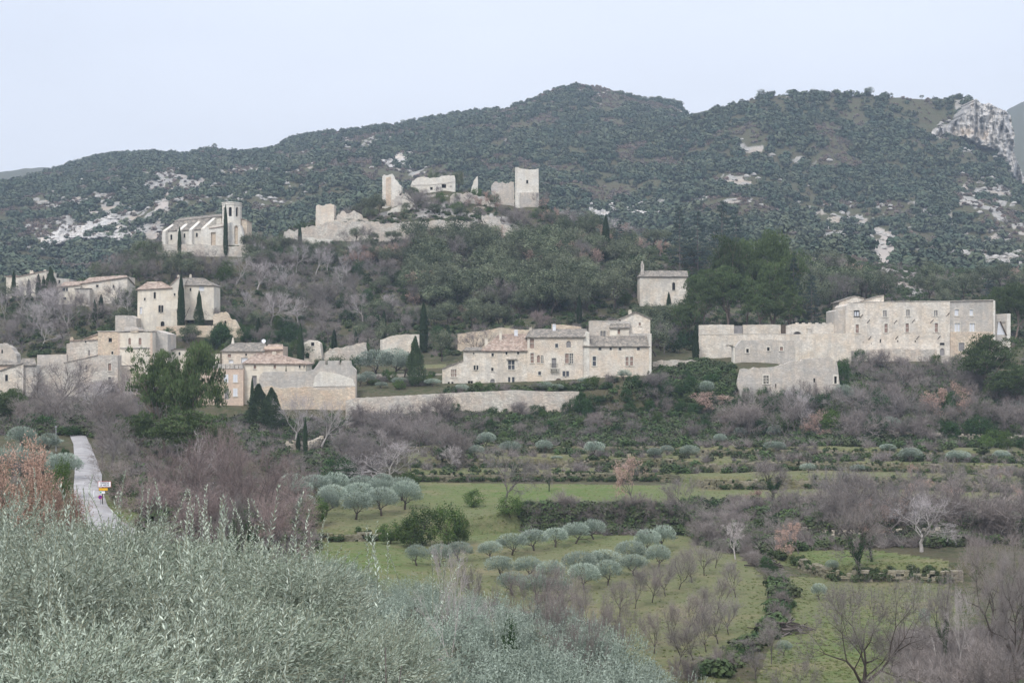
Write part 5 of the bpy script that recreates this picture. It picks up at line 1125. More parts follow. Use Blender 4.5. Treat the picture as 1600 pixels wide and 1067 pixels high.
cliff(cp4, 'pale rock knob on the mountain behind the hall ruin', on_ground(10, 700), 12, 6, 1.5)

# ------------------------------------------------------------------ plant meshes
def norm(a): return a / np.maximum(np.linalg.norm(a, axis=-1, keepdims=True), 1e-9)
def leaves_mesh(name, C, D, Nn, L, Wd, tint):
    """diamond leaves: centre C, long axis D, normal Nn, length L, width Wd"""
    D = norm(D); S = norm(np.cross(D, Nn)); L = np.broadcast_to(L, len(C))[:, None]; Wd = np.broadcast_to(Wd, len(C))[:, None]
    v = np.stack([C - D * L / 2, C + S * Wd / 2, C + D * L / 2, C - S * Wd / 2], 1)
    return mesh_np(name, v.reshape(-1, 3), np.arange(len(C) * 4).reshape(-1, 4), tint=tint)
def rdir(r, n): return norm(r.normal(size=(n, 3)))
def clump_leaves(r, centers, radii, per, size, jitter=.8, up=.25, asp=.55, flat=1.0):
    """leaf sprays around clump centres -> arrays"""
    k = len(centers); C0 = np.repeat(centers, per, 0); R0 = np.repeat(radii, per)[:, None]
    d = rdir(r, k * per); rad = r.uniform(.35, 1.0, (k * per, 1)) ** .6
    C = C0 + d * R0 * rad * np.array([1, 1, flat])
    Nn = norm(d + rdir(r, k * per) * jitter + np.array([0, 0, up]))
    D = norm(np.cross(Nn, rdir(r, k * per)))
    s = size * r.uniform(.6, 1.35, k * per)
    tint = np.clip(np.repeat(r.random(k), per) * .65 + r.random(k * per) * .35, 0, 1)
    return C, D, Nn, s, s * asp, tint
def skel(seed, H=8, trunk=.28, limbs=4, spread=.7, levels=4, lean=.0, r0=None, up=.25, kids=(2, 3), wander=.18, short=.72):
    r = random.Random(seed); segs = []; tips = []
    r0 = r0 or H * .022
    def rv(s): return Vector((r.gauss(0, s), r.gauss(0, s), r.gauss(0, s)))
    def grow(p, d, L, rad, lv):
        n = 3 if lv < 2 else 2; q = p
        for i in range(n):
            d = (d + rv(wander) + Vector((0, 0, up * .25))).normalized(); e = q + d * L / n
            r1 = rad * (1 - .38 * (i + 1) / n) if lv else rad * (1 - .2 * (i + 1) / n)
            segs.append((q, e, rad * (1 - (.38 if lv else .2) * i / n), r1, lv)); q = e
            if lv >= 1 and i < n - 1 and lv < levels and r.random() < .6:
                a = (d + rv(.75)).normalized(); grow(q, a, L * short * .75, r1 * .6, lv + 1)
            if lv >= levels - 1: tips.append((q, d, lv))
        if lv < levels:
            k = limbs if lv == 0 else r.randint(*kids); ph = r.uniform(0, 6.28)
            for j in range(k):
                a = ph + 6.283 * j / k + r.gauss(0, .3); t = spread * r.uniform(.6, 1.25) * (1 if lv == 0 else .8)
                pe = d.orthogonal().normalized(); pe2 = d.cross(pe)
                nd = (d * math.cos(t) + (pe * math.cos(a) + pe2 * math.sin(a)) * math.sin(t)).normalized()
                grow(q, nd, L * short * r.uniform(.8, 1.15) if lv else (H - L) * .42 * r.uniform(.85, 1.15), r1 * (.72 if lv else .62), lv + 1)
    grow(Vector((0, 0, -.15)), Vector((lean, 0, 1)).normalized(), H * trunk, r0, 0)
    zmax = max(s[1].z for s in segs); k = H * .93 / zmax
    segs = [(a * k, b_ * k, x, y, l) for a, b_, x, y, l in segs]; tips = [(a * k, d, l) for a, d, l in tips]
    return segs, tips
def tube_mesh(name, segs, maxlv=9):
    V = []; F = []; Q = []
    P0 = np.array([s[0][:] for s in segs if s[4] <= maxlv]); P1 = np.array([s[1][:] for s in segs if s[4] <= maxlv])
    R0 = np.array([s[2] for s in segs if s[4] <= maxlv]); R1 = np.array([s[3] for s in segs if s[4] <= maxlv])
    n = 5; d = norm(P1 - P0); h = np.where(np.abs(d[:, 2:3]) < .9, np.array([[0, 0, 1.]]), np.array([[1., 0, 0]])); a = norm(np.cross(d, h)); b_ = np.cross(d, a)
    an = np.arange(n) * 2 * PI / n
    ring = a[:, None] * np.cos(an)[None, :, None] + b_[:, None] * np.sin(an)[None, :, None]
    v = np.concatenate([P0[:, None] + ring * R0[:, None, None], P1[:, None] + ring * R1[:, None, None]], 1)
    base = np.arange(len(P0))[:, None] * 2 * n; i = np.arange(n)[None]
    q = np.stack([base + i, base + (i + 1) % n, base + n + (i + 1) % n, base + n + i], -1)
    return mesh_np(name, v.reshape(-1, 3), q.reshape(-1, 4), smooth=True)
def twig_mesh(name, r, tips, per, L, w, spread=.9, up=.2, sub=3):
    P = np.array([t[0][:] for t in tips]); D = np.array([t[1][:] for t in tips]); k = len(P)
    P0 = np.repeat(P, per, 0); d = norm(np.repeat(D, per, 0) + r.normal(size=(k * per, 3)) * spread * .6 + np.array([0, 0, up])); l = L * r.uniform(.5, 1.25, (k * per, 1))
    A = [P0]; B = [P0 + d * l]; Wd = [np.full(len(P0), w)]
    for s in range(sub):
        t = r.uniform(.2, .9, (k * per, 1)); q = P0 + d * l * t; e = norm(d + r.normal(size=(k * per, 3)) * .5 + np.array([0, 0, up * .6])); A.append(q); B.append(q + e * l * .55); Wd.append(np.full(len(P0), w * .75))
    A = np.concatenate(A); B = np.concatenate(B); Wd = np.concatenate(Wd)[:, None]
    S = norm(np.cross(B - A, r.normal(size=A.shape)))
    v = np.stack([A - S * Wd / 2, A + S * Wd / 2, B], 1)
    return mesh_np(name, v.reshape(-1, 3), None, np.arange(len(A) * 3).reshape(-1, 3), tint=np.clip(r.random(len(A)), 0, 1))

KINDS = {}   # kind -> list of variants; a variant = (H, W, [(part name, mesh, material)])
def addkind(kind, H, W_, parts): KINDS.setdefault(kind, []).append((H, W_, parts))
def simple_trunk(seed, H, r0, limbs=4, lv=2, spread=.7, trunk=.35):
    s, t = skel(seed, H, trunk, limbs, spread, lv, r0=r0); return tube_mesh('trunk', s)
# holm oak: dense rounded grey-green crown
for v in range(5):
    r = np.random.default_rng(100 + v); H = 7.0; W_ = 7.0
    k = 38; d = rdir(r, k); d[:, 2] = np.abs(d[:, 2]) * 1.0 - .25; d = norm(d)
    ctr = d * np.array([2.9, 2.9, 2.5]) * r.uniform(.6, 1.0, (k, 1)) + np.array([0, 0, 3.9]) + r.normal(size=(k, 3)) * .25
    ctr[:, 2] = np.maximum(ctr[:, 2], 1.2)
    C, D, Nn, s, w_, t = clump_leaves(r, ctr, r.uniform(.75, 1.25, k), 80, .28, jitter=.45); t = np.clip((t - .5) * 1.5 + .5, 0, 1)
    addkind('holm', H, W_, [('trunk', simple_trunk(200 + v, 5, .2), 'bark_dark'), ('crown', leaves_mesh('crown', C, D, Nn, s, w_, t), 'holm')])
    # laurel / box: denser, bright green, reaching to the ground
    ctr2 = rdir(r, 64) * np.array([2.3, 2.3, 2.2]) * r.uniform(.65, 1.05, (64, 1)) + np.array([0, 0, 2.7]); ctr2[:, 2] = np.maximum(ctr2[:, 2], .5); k = 64
    C, D, Nn, s, w_, t = clump_leaves(r, ctr2, r.uniform(.6, 1.1, k), 52, .27, up=.4, jitter=.5)
    addkind('laurel', 6.0, 6.0, [('stem', simple_trunk(220 + v, 3.5, .12), 'bark_dark'), ('foliage', leaves_mesh('foliage', C, D, Nn, s, w_, t), 'laurel')])
    addkind('ivybush', 6.0, 6.0, [('stem', KINDS['laurel'][-1][2][0][1], 'bark_dark'), ('foliage', KINDS['laurel'][-1][2][1][1], 'ivy')])
# olive, mid distance: round silver crown on a short trunk, upright shoots
for v in range(4):
    r = np.random.default_rng(140 + v); H = 3.7; W_ = 3.9; k = 54
    d = rdir(r, k); d[:, 2] = np.abs(d[:, 2]) - .38; d = norm(d)
    ctr = d * np.array([1.75, 1.75, 1.25]) * r.uniform(.5, 1.12, (k, 1)) + np.array([0, 0, 2.15])
    C, D, Nn, s, w_, t = clump_leaves(r, ctr, r.uniform(.34, .78, k), 60, .19, up=.3, asp=.4)
    D = norm(D * .6 + norm(C - np.array([0, 0, 1.2])) + np.array([0, 0, .25])); C = C + D * .06
    n2 = 420; dd = rdir(r, n2); dd[:, 2] = np.abs(dd[:, 2]); P2 = dd * np.array([2.0, 2.0, 1.5]) + np.array([0, 0, 2.3]); D2 = norm(dd + np.array([0, 0, .9]))
    C = np.concatenate([C, P2]); D = np.concatenate([D, D2]); Nn = np.concatenate([Nn, rdir(r, n2)]); s = np.concatenate([s, r.uniform(.25, .6, n2)]); w_ = np.concatenate([w_, np.full(n2, .06)]); t = np.concatenate([t, np.full(n2, .95)])
    addkind('olive', H, W_, [('trunk', simple_trunk(240 + v, 2.6, .16, 4, 2, .9, .3), 'bark_dark'), ('crown', leaves_mesh('crown', C, D, Nn, s, w_, t), 'olive')])
# olive at 35..100 m: the same with finer sprays
for v in range(3):
    r = np.random.default_rng(160 + v); H = 4.6; W_ = 5.0; k = 60
    d = rdir(r, k); d[:, 2] = np.abs(d[:, 2]) - .3; d = norm(d)
    ctr = d * np.array([2.1, 2.1, 1.5]) * r.uniform(.5, 1.08, (k, 1)) + np.array([0, 0, 2.6]) + r.normal(size=(k, 3)) * .15
    C, D, Nn, s, w_, t = clump_leaves(r, ctr, r.uniform(.38, .62, k), 170, .10, up=.3, asp=.36)
    D = norm(D * 2.4 + norm(C - np.array([0, 0, 1.2])) + np.array([0, 0, .15]))
    ns = 60; dd = rdir(r, ns); dd[:, 2] = np.abs(dd[:, 2]); B0 = dd * np.array([2.2, 2.2, 1.6]) + np.array([0, 0, 2.5]); Ds = norm(dd * .6 + np.array([0, 0, 1.0]) + r.normal(size=(ns, 3)) * .2)
    tt = np.linspace(0, .45, 12); P2 = (B0[:, None] + Ds[:, None] * tt[None, :, None]).reshape(-1, 3); D2 = norm(np.repeat(Ds, 12, 0) + rdir(r, ns * 12) * .7)
    C = np.concatenate([C, P2]); D = np.concatenate([D, D2]); Nn = np.concatenate([Nn, rdir(r, len(P2))]); s = np.concatenate([s, r.uniform(.07, .13, len(P2))]); w_ = np.concatenate([w_, np.full(len(P2), .03)]); t = np.concatenate([t, r.uniform(.5, 1, len(P2))])
    addkind('olive_mid', H, W_, [('trunk', simple_trunk(260 + v, 3.2, .16, 4, 3, .9, .3), 'bark_dark'), ('crown', leaves_mesh('crown', C, D, Nn, s, w_, t), 'olive')])
# pine: rounded pads of upward needles on bare limbs
for v in range(4):
    r = np.random.default_rng(300 + v); H = 12.0; W_ = 9.0
    segs, tips = skel(310 + v, H * .92, .30, 5, .75, 3, r0=.24, up=.35)
    tp = np.array([t[0][:] for t in tips]); dd = rdir(r, 130); dd[:, 2] = np.abs(dd[:, 2]) * 1.2 - .4
    ctr = np.concatenate([tp[r.permutation(len(tp))[:60]], dd * np.array([4.0, 4.0, 4.6]) * r.uniform(.6, 1, (len(dd), 1)) + np.array([0, 0, 6.6])]); ctr = ctr[ctr[:, 2] > H * .24]; k = len(ctr)
    per = 62; C0 = np.repeat(ctr, per, 0); R0 = np.repeat(r.uniform(.7, 1.35, k), per)[:, None]; d = rdir(r, k * per); d[:, 2] = np.abs(d[:, 2]) * .9 - .15
    C = C0 + d * R0 * np.array([1, 1, .85]) * r.uniform(.4, 1, (k * per, 1)) ** .5
    D = norm(d + np.array([0, 0, .8]) + rdir(r, k * per) * .4); Nn = rdir(r, k * per) + d
    t = np.clip(np.repeat(r.random(k), per) * .6 + r.random(k * per) * .4, 0, 1)
    addkind('pine', H, W_, [('trunk', tube_mesh('trunk', segs), 'bark_pine'), ('crown', leaves_mesh('crown', C, D, Nn, r.uniform(.28, .5, k * per), .13, t), 'pine')])
# cypress: narrow column
for v in range(3):
    r = np.random.default_rng(330 + v); H = 12.0; n = 5200; h = r.random(n) ** .8; ph = r.uniform(0, 2 * PI, n)
    prof = np.interp(h, [0, .06, .3, .7, .9, 1], [.45, .85, 1, .72, .35, .03]) * .95
    lump = .85 + .3 * vn(ph * 2.2 + v * 9, h * 16); rad = prof * lump * r.uniform(.75, 1, n)
    C = np.stack([np.cos(ph) * rad, np.sin(ph) * rad, .3 + h * 11.6], -1); d = np.stack([np.cos(ph), np.sin(ph), 0 * ph], -1)
    D = norm(d * .35 + np.array([0, 0, 1]) + rdir(r, n) * .25); Nn = norm(d + rdir(r, n) * .5)
    addkind('cypress', H, 1.9, [('trunk', simple_trunk(340 + v, 6, .14, 2, 1), 'bark_dark'), ('crown', leaves_mesh('crown', C, D, Nn, r.uniform(.25, .5, n), .15, np.clip(lump - .6 + r.random(n) * .4, 0, 1)), 'cypress')])
for v in range(3):
    r = np.random.default_rng(345 + v); H = 8.0; n = 6000; h = r.random(n) ** .75; ph = r.uniform(0, 2 * PI, n)
    prof = np.interp(h, [0, .08, .25, .6, .85, 1], [.7, .95, 1, .7, .35, .04]) * 2.0
    lump = .62 + .62 * vn(ph * 1.6 + v * 9 + 20, h * 7 + v); rad = prof * lump * r.uniform(.7, 1, n)
    C = np.stack([np.cos(ph) * rad, np.sin(ph) * rad, .2 + h * 7.8], -1); d = np.stack([np.cos(ph), np.sin(ph), 0 * ph], -1)
    addkind('conifer', H, 3.9, [('trunk', simple_trunk(348 + v, 4, .14, 2, 1), 'bark_dark'), ('crown', leaves_mesh('crown', C, norm(d * .6 + np.array([0, 0, .8]) + rdir(r, n) * .5), norm(d + rdir(r, n) * .6), r.uniform(.22, .42, n), .16, np.clip(lump - .6 + r.random(n) * .4, 0, 1)), 'conifer')])
# broad conical conifer (cedar): flat layered plates
for v in range(2):
    r = np.random.default_rng(350 + v); H = 14.0; cs = []; rs = []
    for L_ in range(15):
        z = 2.5 + L_ * .8; R_ = np.interp(z, [2, 6, 11, 14.5], [4.6, 4.2, 2.6, .3])
        for j in range(int(4 + R_ * 2)):
            a = r.uniform(0, 6.28); q_ = R_ * r.uniform(.35, 1); cs.append((math.cos(a) * q_, math.sin(a) * q_, z + r.normal() * .15 - q_ * .05)); rs.append(r.uniform(.6, 1.1))
    C, D, Nn, s, w_, t = clump_leaves(r, np.array(cs), np.array(rs), 42, .32, up=.9, flat=.28)
    tr = MB(); tr.tube((0, 0, -.3), (0, 0, 13.6), .32, .05)
    for i in range(40):
        c_ = cs[i * len(cs) // 40]; tr.tube((0, 0, c_[2] - .3), c_, .07, .02, 4)
    addkind('cedar', H, 9, [('trunk', tr.mesh('trunk'), 'bark'), ('crown', leaves_mesh('crown', C, D, Nn, s, w_, t), 'cedar')])
# bare deciduous trees
def bare(kind, seed, H, W_, tw, bark, per=5, L=.8, w=.022, **k):
    segs, tips = skel(seed, H, **k); r = np.random.default_rng(seed)
    addkind(kind, H, W_, [('trunk', tube_mesh('trunk', segs), bark), ('twigs', twig_mesh('twigs', r, tips, per, L, w), tw)])
for v in range(6): bare('bare', 400 + v, 8.5, 7.5, 'twig', 'bark', per=4, L=.95, w=.030, levels=4, limbs=4, spread=.62, trunk=.26)
for v in range(3): bare('bare_pale', 420 + v, 9.5, 6.5, 'twig_pale', 'bark_pale', per=3, L=.9, w=.026, levels=4, limbs=4, spread=.5, trunk=.30)
for v in range(3): bare('bare_red', 440 + v, 7, 7.5, 'twig_red', 'bark', per=5, L=1.0, w=.024, levels=4, limbs=5, spread=.8, trunk=.16)
for v in range(4): bare('almond', 460 + v, 4.4, 4.0, 'twig', 'bark_dark', per=8, L=.95, w=.016, levels=3, limbs=4, spread=.62, trunk=.22, up=.5, r0=.085)
for v in range(2): bare('big_bare', 480 + v, 8.5, 9.5, 'twig', 'bark_dark', per=5, L=.75, w=.016, levels=5, limbs=4, spread=.85, trunk=.22, r0=.24)
for v in range(3): bare('thicket', 490 + v, 4.0, 6.0, 'twig', 'bark', per=9, L=1.0, w=.03, levels=3, limbs=7, spread=1.0, trunk=.06, r0=.05)
for v in range(2): bare('dead', 500 + v, 6, 4, 'twig_pale', 'bark_pale', per=1, L=.5, w=.02, levels=3, limbs=3, spread=.6, trunk=.3, r0=.09)
# oaks keeping their brown leaves; russet oak near the lane
for v in range(4):
    r = np.random.default_rng(520 + v); segs, tips = skel(520 + v, 7, .24, 4, .7, 4)
    P_ = np.array([t[0][:] for t in tips]); k = len(P_)
    C, D, Nn, s, w_, t = clump_leaves(r, P_, np.full(k, .45), 10, .20)
    addkind('brown', 7.0, 6.5, [('trunk', tube_mesh('trunk', segs), 'bark'), ('crown', leaves_mesh('crown', C, D, Nn, s, w_, t), 'brown')])
r = np.random.default_rng(560); segs, tips = skel(561, 7, .2, 5, .6, 5, up=.35)
P_ = np.array([t[0][:] for t in tips]); C, D, Nn, s, w_, t = clump_leaves(r, P_, np.full(len(P_), .34), 9, .13)
addkind('russet', 7.0, 6.5, [('trunk', tube_mesh('trunk', segs), 'bark'), ('crown', leaves_mesh('crown', C, D, Nn, s, w_, t), 'rust')])
# ivy-clad bare tree
for v in range(3):
    segs, tips = skel(570 + v, 8, .3, 4, .65, 4, r0=.2); r = np.random.default_rng(570 + v)
    low = [s for s in segs if s[4] <= 1]; P_ = np.array([(s[0].lerp(s[1], q_))[:] for s in low for q_ in (.1, .5, .9)])
    C, D, Nn, s, w_, t = clump_leaves(r, P_, np.full(len(P_), .42), 45, .18)
    addkind('ivied', 8.0, 7.5, [('trunk', tube_mesh('trunk', segs), 'bark_dark'), ('twigs', twig_mesh('twigs', r, tips, 4, .9, .026), 'twig'), ('ivy', leaves_mesh('ivy', C, D, Nn, s, w_, t), 'ivy')])

# ---- the near olives: leafy shoots instanced by numpy into one crown mesh
def shoot(r, L, nl, ll):
    """one olive shoot: paired narrow leaves along a stem; returns leaf centre, dir, normal, length"""
    t = np.repeat((np.arange(nl) + .5) / nl, 2); ph = np.repeat(np.arange(nl) * PI / 2, 2) + np.tile([0, PI], nl) + r.normal(size=2 * nl) * .35
    bend = r.normal(size=2) * .12
    P_ = np.stack([bend[0] * t * t * L, bend[1] * t * t * L, t * L], -1)
    out = np.stack([np.cos(ph), np.sin(ph), 0 * ph], -1); ang = r.uniform(.6, 1.15, 2 * nl)[:, None] * (1.05 - .5 * t[:, None])
    D = norm(out * np.sin(ang) + np.array([0, 0, 1]) * np.cos(ang)); l = ll * r.uniform(.7, 1.15, 2 * nl) * (1 - .35 * t ** 4)
    return P_ + D * l[:, None] * .5, D, norm(np.cross(D, np.cross(out, np.array([0, 0, 1.])) + r.normal(size=P_.shape) * .3) + r.normal(size=P_.shape) * .4), l, P_
def near_olive(seed, nshoot, R, Hc, tall=28, bot=-.3):
    r = np.random.default_rng(seed); Cs, Ds, Ns, Ls, Ts = [], [], [], [], []; SA, SB = [], []
    # lobed crown surface
    lob = rdir(r, 26); lob[:, 2] = np.abs(lob[:, 2]) * 1.1 - .2; lob = norm(lob) * r.uniform(.62, 1.05, (26, 1)); lr = r.uniform(.20, .36, 26); lt = r.random(26) ** 1.5
    lib = [shoot(r, .22, 10, .038) for _ in range(14)]; tl = [shoot(r, .48, 20, .042) for _ in range(6)]
    for i in range(nshoot):
        k = r.integers(26); d = rdir(r, 1)[0]; d[2] = abs(d[2]) * (1 if r.random() < .75 else -1)
        p = lob[k] * .78 + d * lr[k] * r.uniform(.3, 1); p = p * np.array([R, R, Hc]);
        if p[2] < bot * Hc - .5: continue
        S = tl[r.integers(6)] if i < tall else lib[r.integers(14)]
        if i < tall: p = np.array([r.normal() * R * .5, r.normal() * R * .5, 0]); p[2] = Hc * (1.0 - .4 * (np.hypot(p[0], p[1]) / R) ** 2) * .95
        ax = norm(np.array([d[0] * 1.0, d[1] * 1.0, .28 + .6 * d[2]]) + r.normal(size=3) * .45) if i >= tall else norm(np.array([r.normal() * .12, r.normal() * .12, 1]))
        h = np.array([1., 0, 0]) if abs(ax[0]) < .8 else np.array([0, 1., 0]); a = norm(np.cross(ax, h)); b_ = np.cross(ax, a); Rm = np.stack([a, b_, ax], 0); sc_ = r.uniform(.75, 1.25)
        Cs.append(S[0] @ Rm * sc_ + p); Ds.append(S[1] @ Rm); Ns.append(S[2] @ Rm); Ls.append(S[3] * sc_)
        Ts.append(np.clip(np.full(len(S[3]), r.random() * .35 + lt[k] * .3) + r.random(len(S[3])) * .45 + (.3 if i < tall else 0), 0, 1))
        q_ = S[4] @ Rm * sc_ + p; SA.append(q_[0:-2:6]); SB.append(np.concatenate([q_[6:-2:6], q_[-1:]])[:len(q_[0:-2:6])])
    C = np.concatenate(Cs); D = np.concatenate(Ds); Nn = np.concatenate(Ns); L = np.concatenate(Ls); T = np.concatenate(Ts)
    fm = leaves_mesh('foliage', C, D, Nn, L, L * .27, T)
    A = np.concatenate([a[:min(len(a), len(b))] for a, b in zip(SA, SB)]); B = np.concatenate([b[:min(len(a), len(b))] for a, b in zip(SA, SB)])
    S = norm(np.cross(B - A, r.normal(size=A.shape))) * .003
    v = np.stack([A - S, A + S, B + S, B - S], 1); sm = mesh_np('shoot_stems', v.reshape(-1, 3), np.arange(len(A) * 4).reshape(-1, 4))
    return fm, sm
NEAR = [near_olive(600, 7000, 1.9, 1.35, 20), near_olive(601, 7000, 2.0, 1.2, 26)]
for i, (fm, sm) in enumerate(NEAR):
    fm.materials.append(M['olive_near']); sm.materials.append(M['shoot'])
near_trunk = [tube_mesh('trunk', skel(610 + i, 4.2, .35, 4, .7, 3, r0=.13)[0]) for i in range(2)]
for x in near_trunk: x.materials.append(M['bark'])
for k in KINDS.values():
    for H, W_, parts in k:
        for nm, me, mt in parts:
            if not me.materials: me.materials.append(M[mt])
# ivy shares the laurel mesh, so its material sits on the object
# ------------------------------------------------------------------ planting
NAMES = {'holm': ('holm_oak', 'holm oak', 'tree'), 'laurel': ('laurel_bush', 'laurel', 'bush'), 'ivybush': ('ivy_mound', 'ivy mound', 'bush'), 'olive': ('olive_tree', 'olive tree', 'tree'), 'olive_mid': ('olive_tree', 'olive tree', 'tree'),
         'pine': ('pine_tree', 'pine', 'tree'), 'cypress': ('cypress_tree', 'cypress', 'tree'), 'cedar': ('cedar_tree', 'cedar', 'tree'), 'conifer': ('conifer_tree', 'conifer', 'tree'), 'bare': ('bare_tree', 'bare tree', 'tree'), 'bare_pale': ('bare_tree', 'pale-barked bare tree', 'tree'),
         'bare_red': ('bare_tree', 'reddish bare tree', 'tree'), 'almond': ('almond_tree', 'pruned bare orchard tree', 'tree'), 'big_bare': ('bare_tree', 'bare tree', 'tree'), 'thicket': ('bare_shrub', 'bare twiggy shrub', 'shrub'), 'dead': ('dead_tree', 'dead whitish tree', 'tree'),
         'brown': ('oak_tree', 'oak holding brown leaves', 'tree'), 'russet': ('oak_tree', 'oak with russet leaves', 'tree'), 'ivied': ('bare_tree', 'ivy-clad bare tree', 'tree')}
PLACED = []
def plant(kind, u, Y, h, w=None, var=None, label=None, group=None, dz=0.0, name=None, cat=None):
    """one plant: an Empty at the ground with its parts as children"""
    vs = KINDS[kind]; H, W_, parts = vs[var % len(vs) if var is not None else random.randrange(len(vs))]
    nm, desc, ct = NAMES[kind]; s = h / H; sw = (w / W_) if w else s * random.uniform(.9, 1.12)
    root = bpy.data.objects.new(name or nm, None); COL.objects.link(root)
    root.location = G(u, Y, dz); root.rotation_euler = (0, 0, random.uniform(0, 6.28)); root.scale = (sw, sw, s); root.empty_display_size = .5
    for pn, me, mt in parts:
        o = bpy.data.objects.new(pn, me); COL.objects.link(o); o.parent = root
        if me.materials[0] is not M[mt]:
            o.material_slots[0].link = 'OBJECT'; o.material_slots[0].material = M[mt]
    root['category'] = cat or ct
    PLACED.append([root, kind, u, HZ - (root.location.z + h / 2) / Y * FPX, h, label, group, desc])
    return root
def pp(kind, u, ytop, ybase, wpx=None, Y=None, **k):
    """by the picture row of top and foot; depth from the ground there unless given"""
    Y = Y or depth_at(u, ybase, k.pop('Ymin', 100)); k.pop('Ymin', None)
    zt = (HZ - ytop) / FPX * Y; h = zt - gz(u, Y)
    if h < .8: h = .8
    return plant(kind, u, Y, h, wpx * Y / FPX if wpx else None, **k)

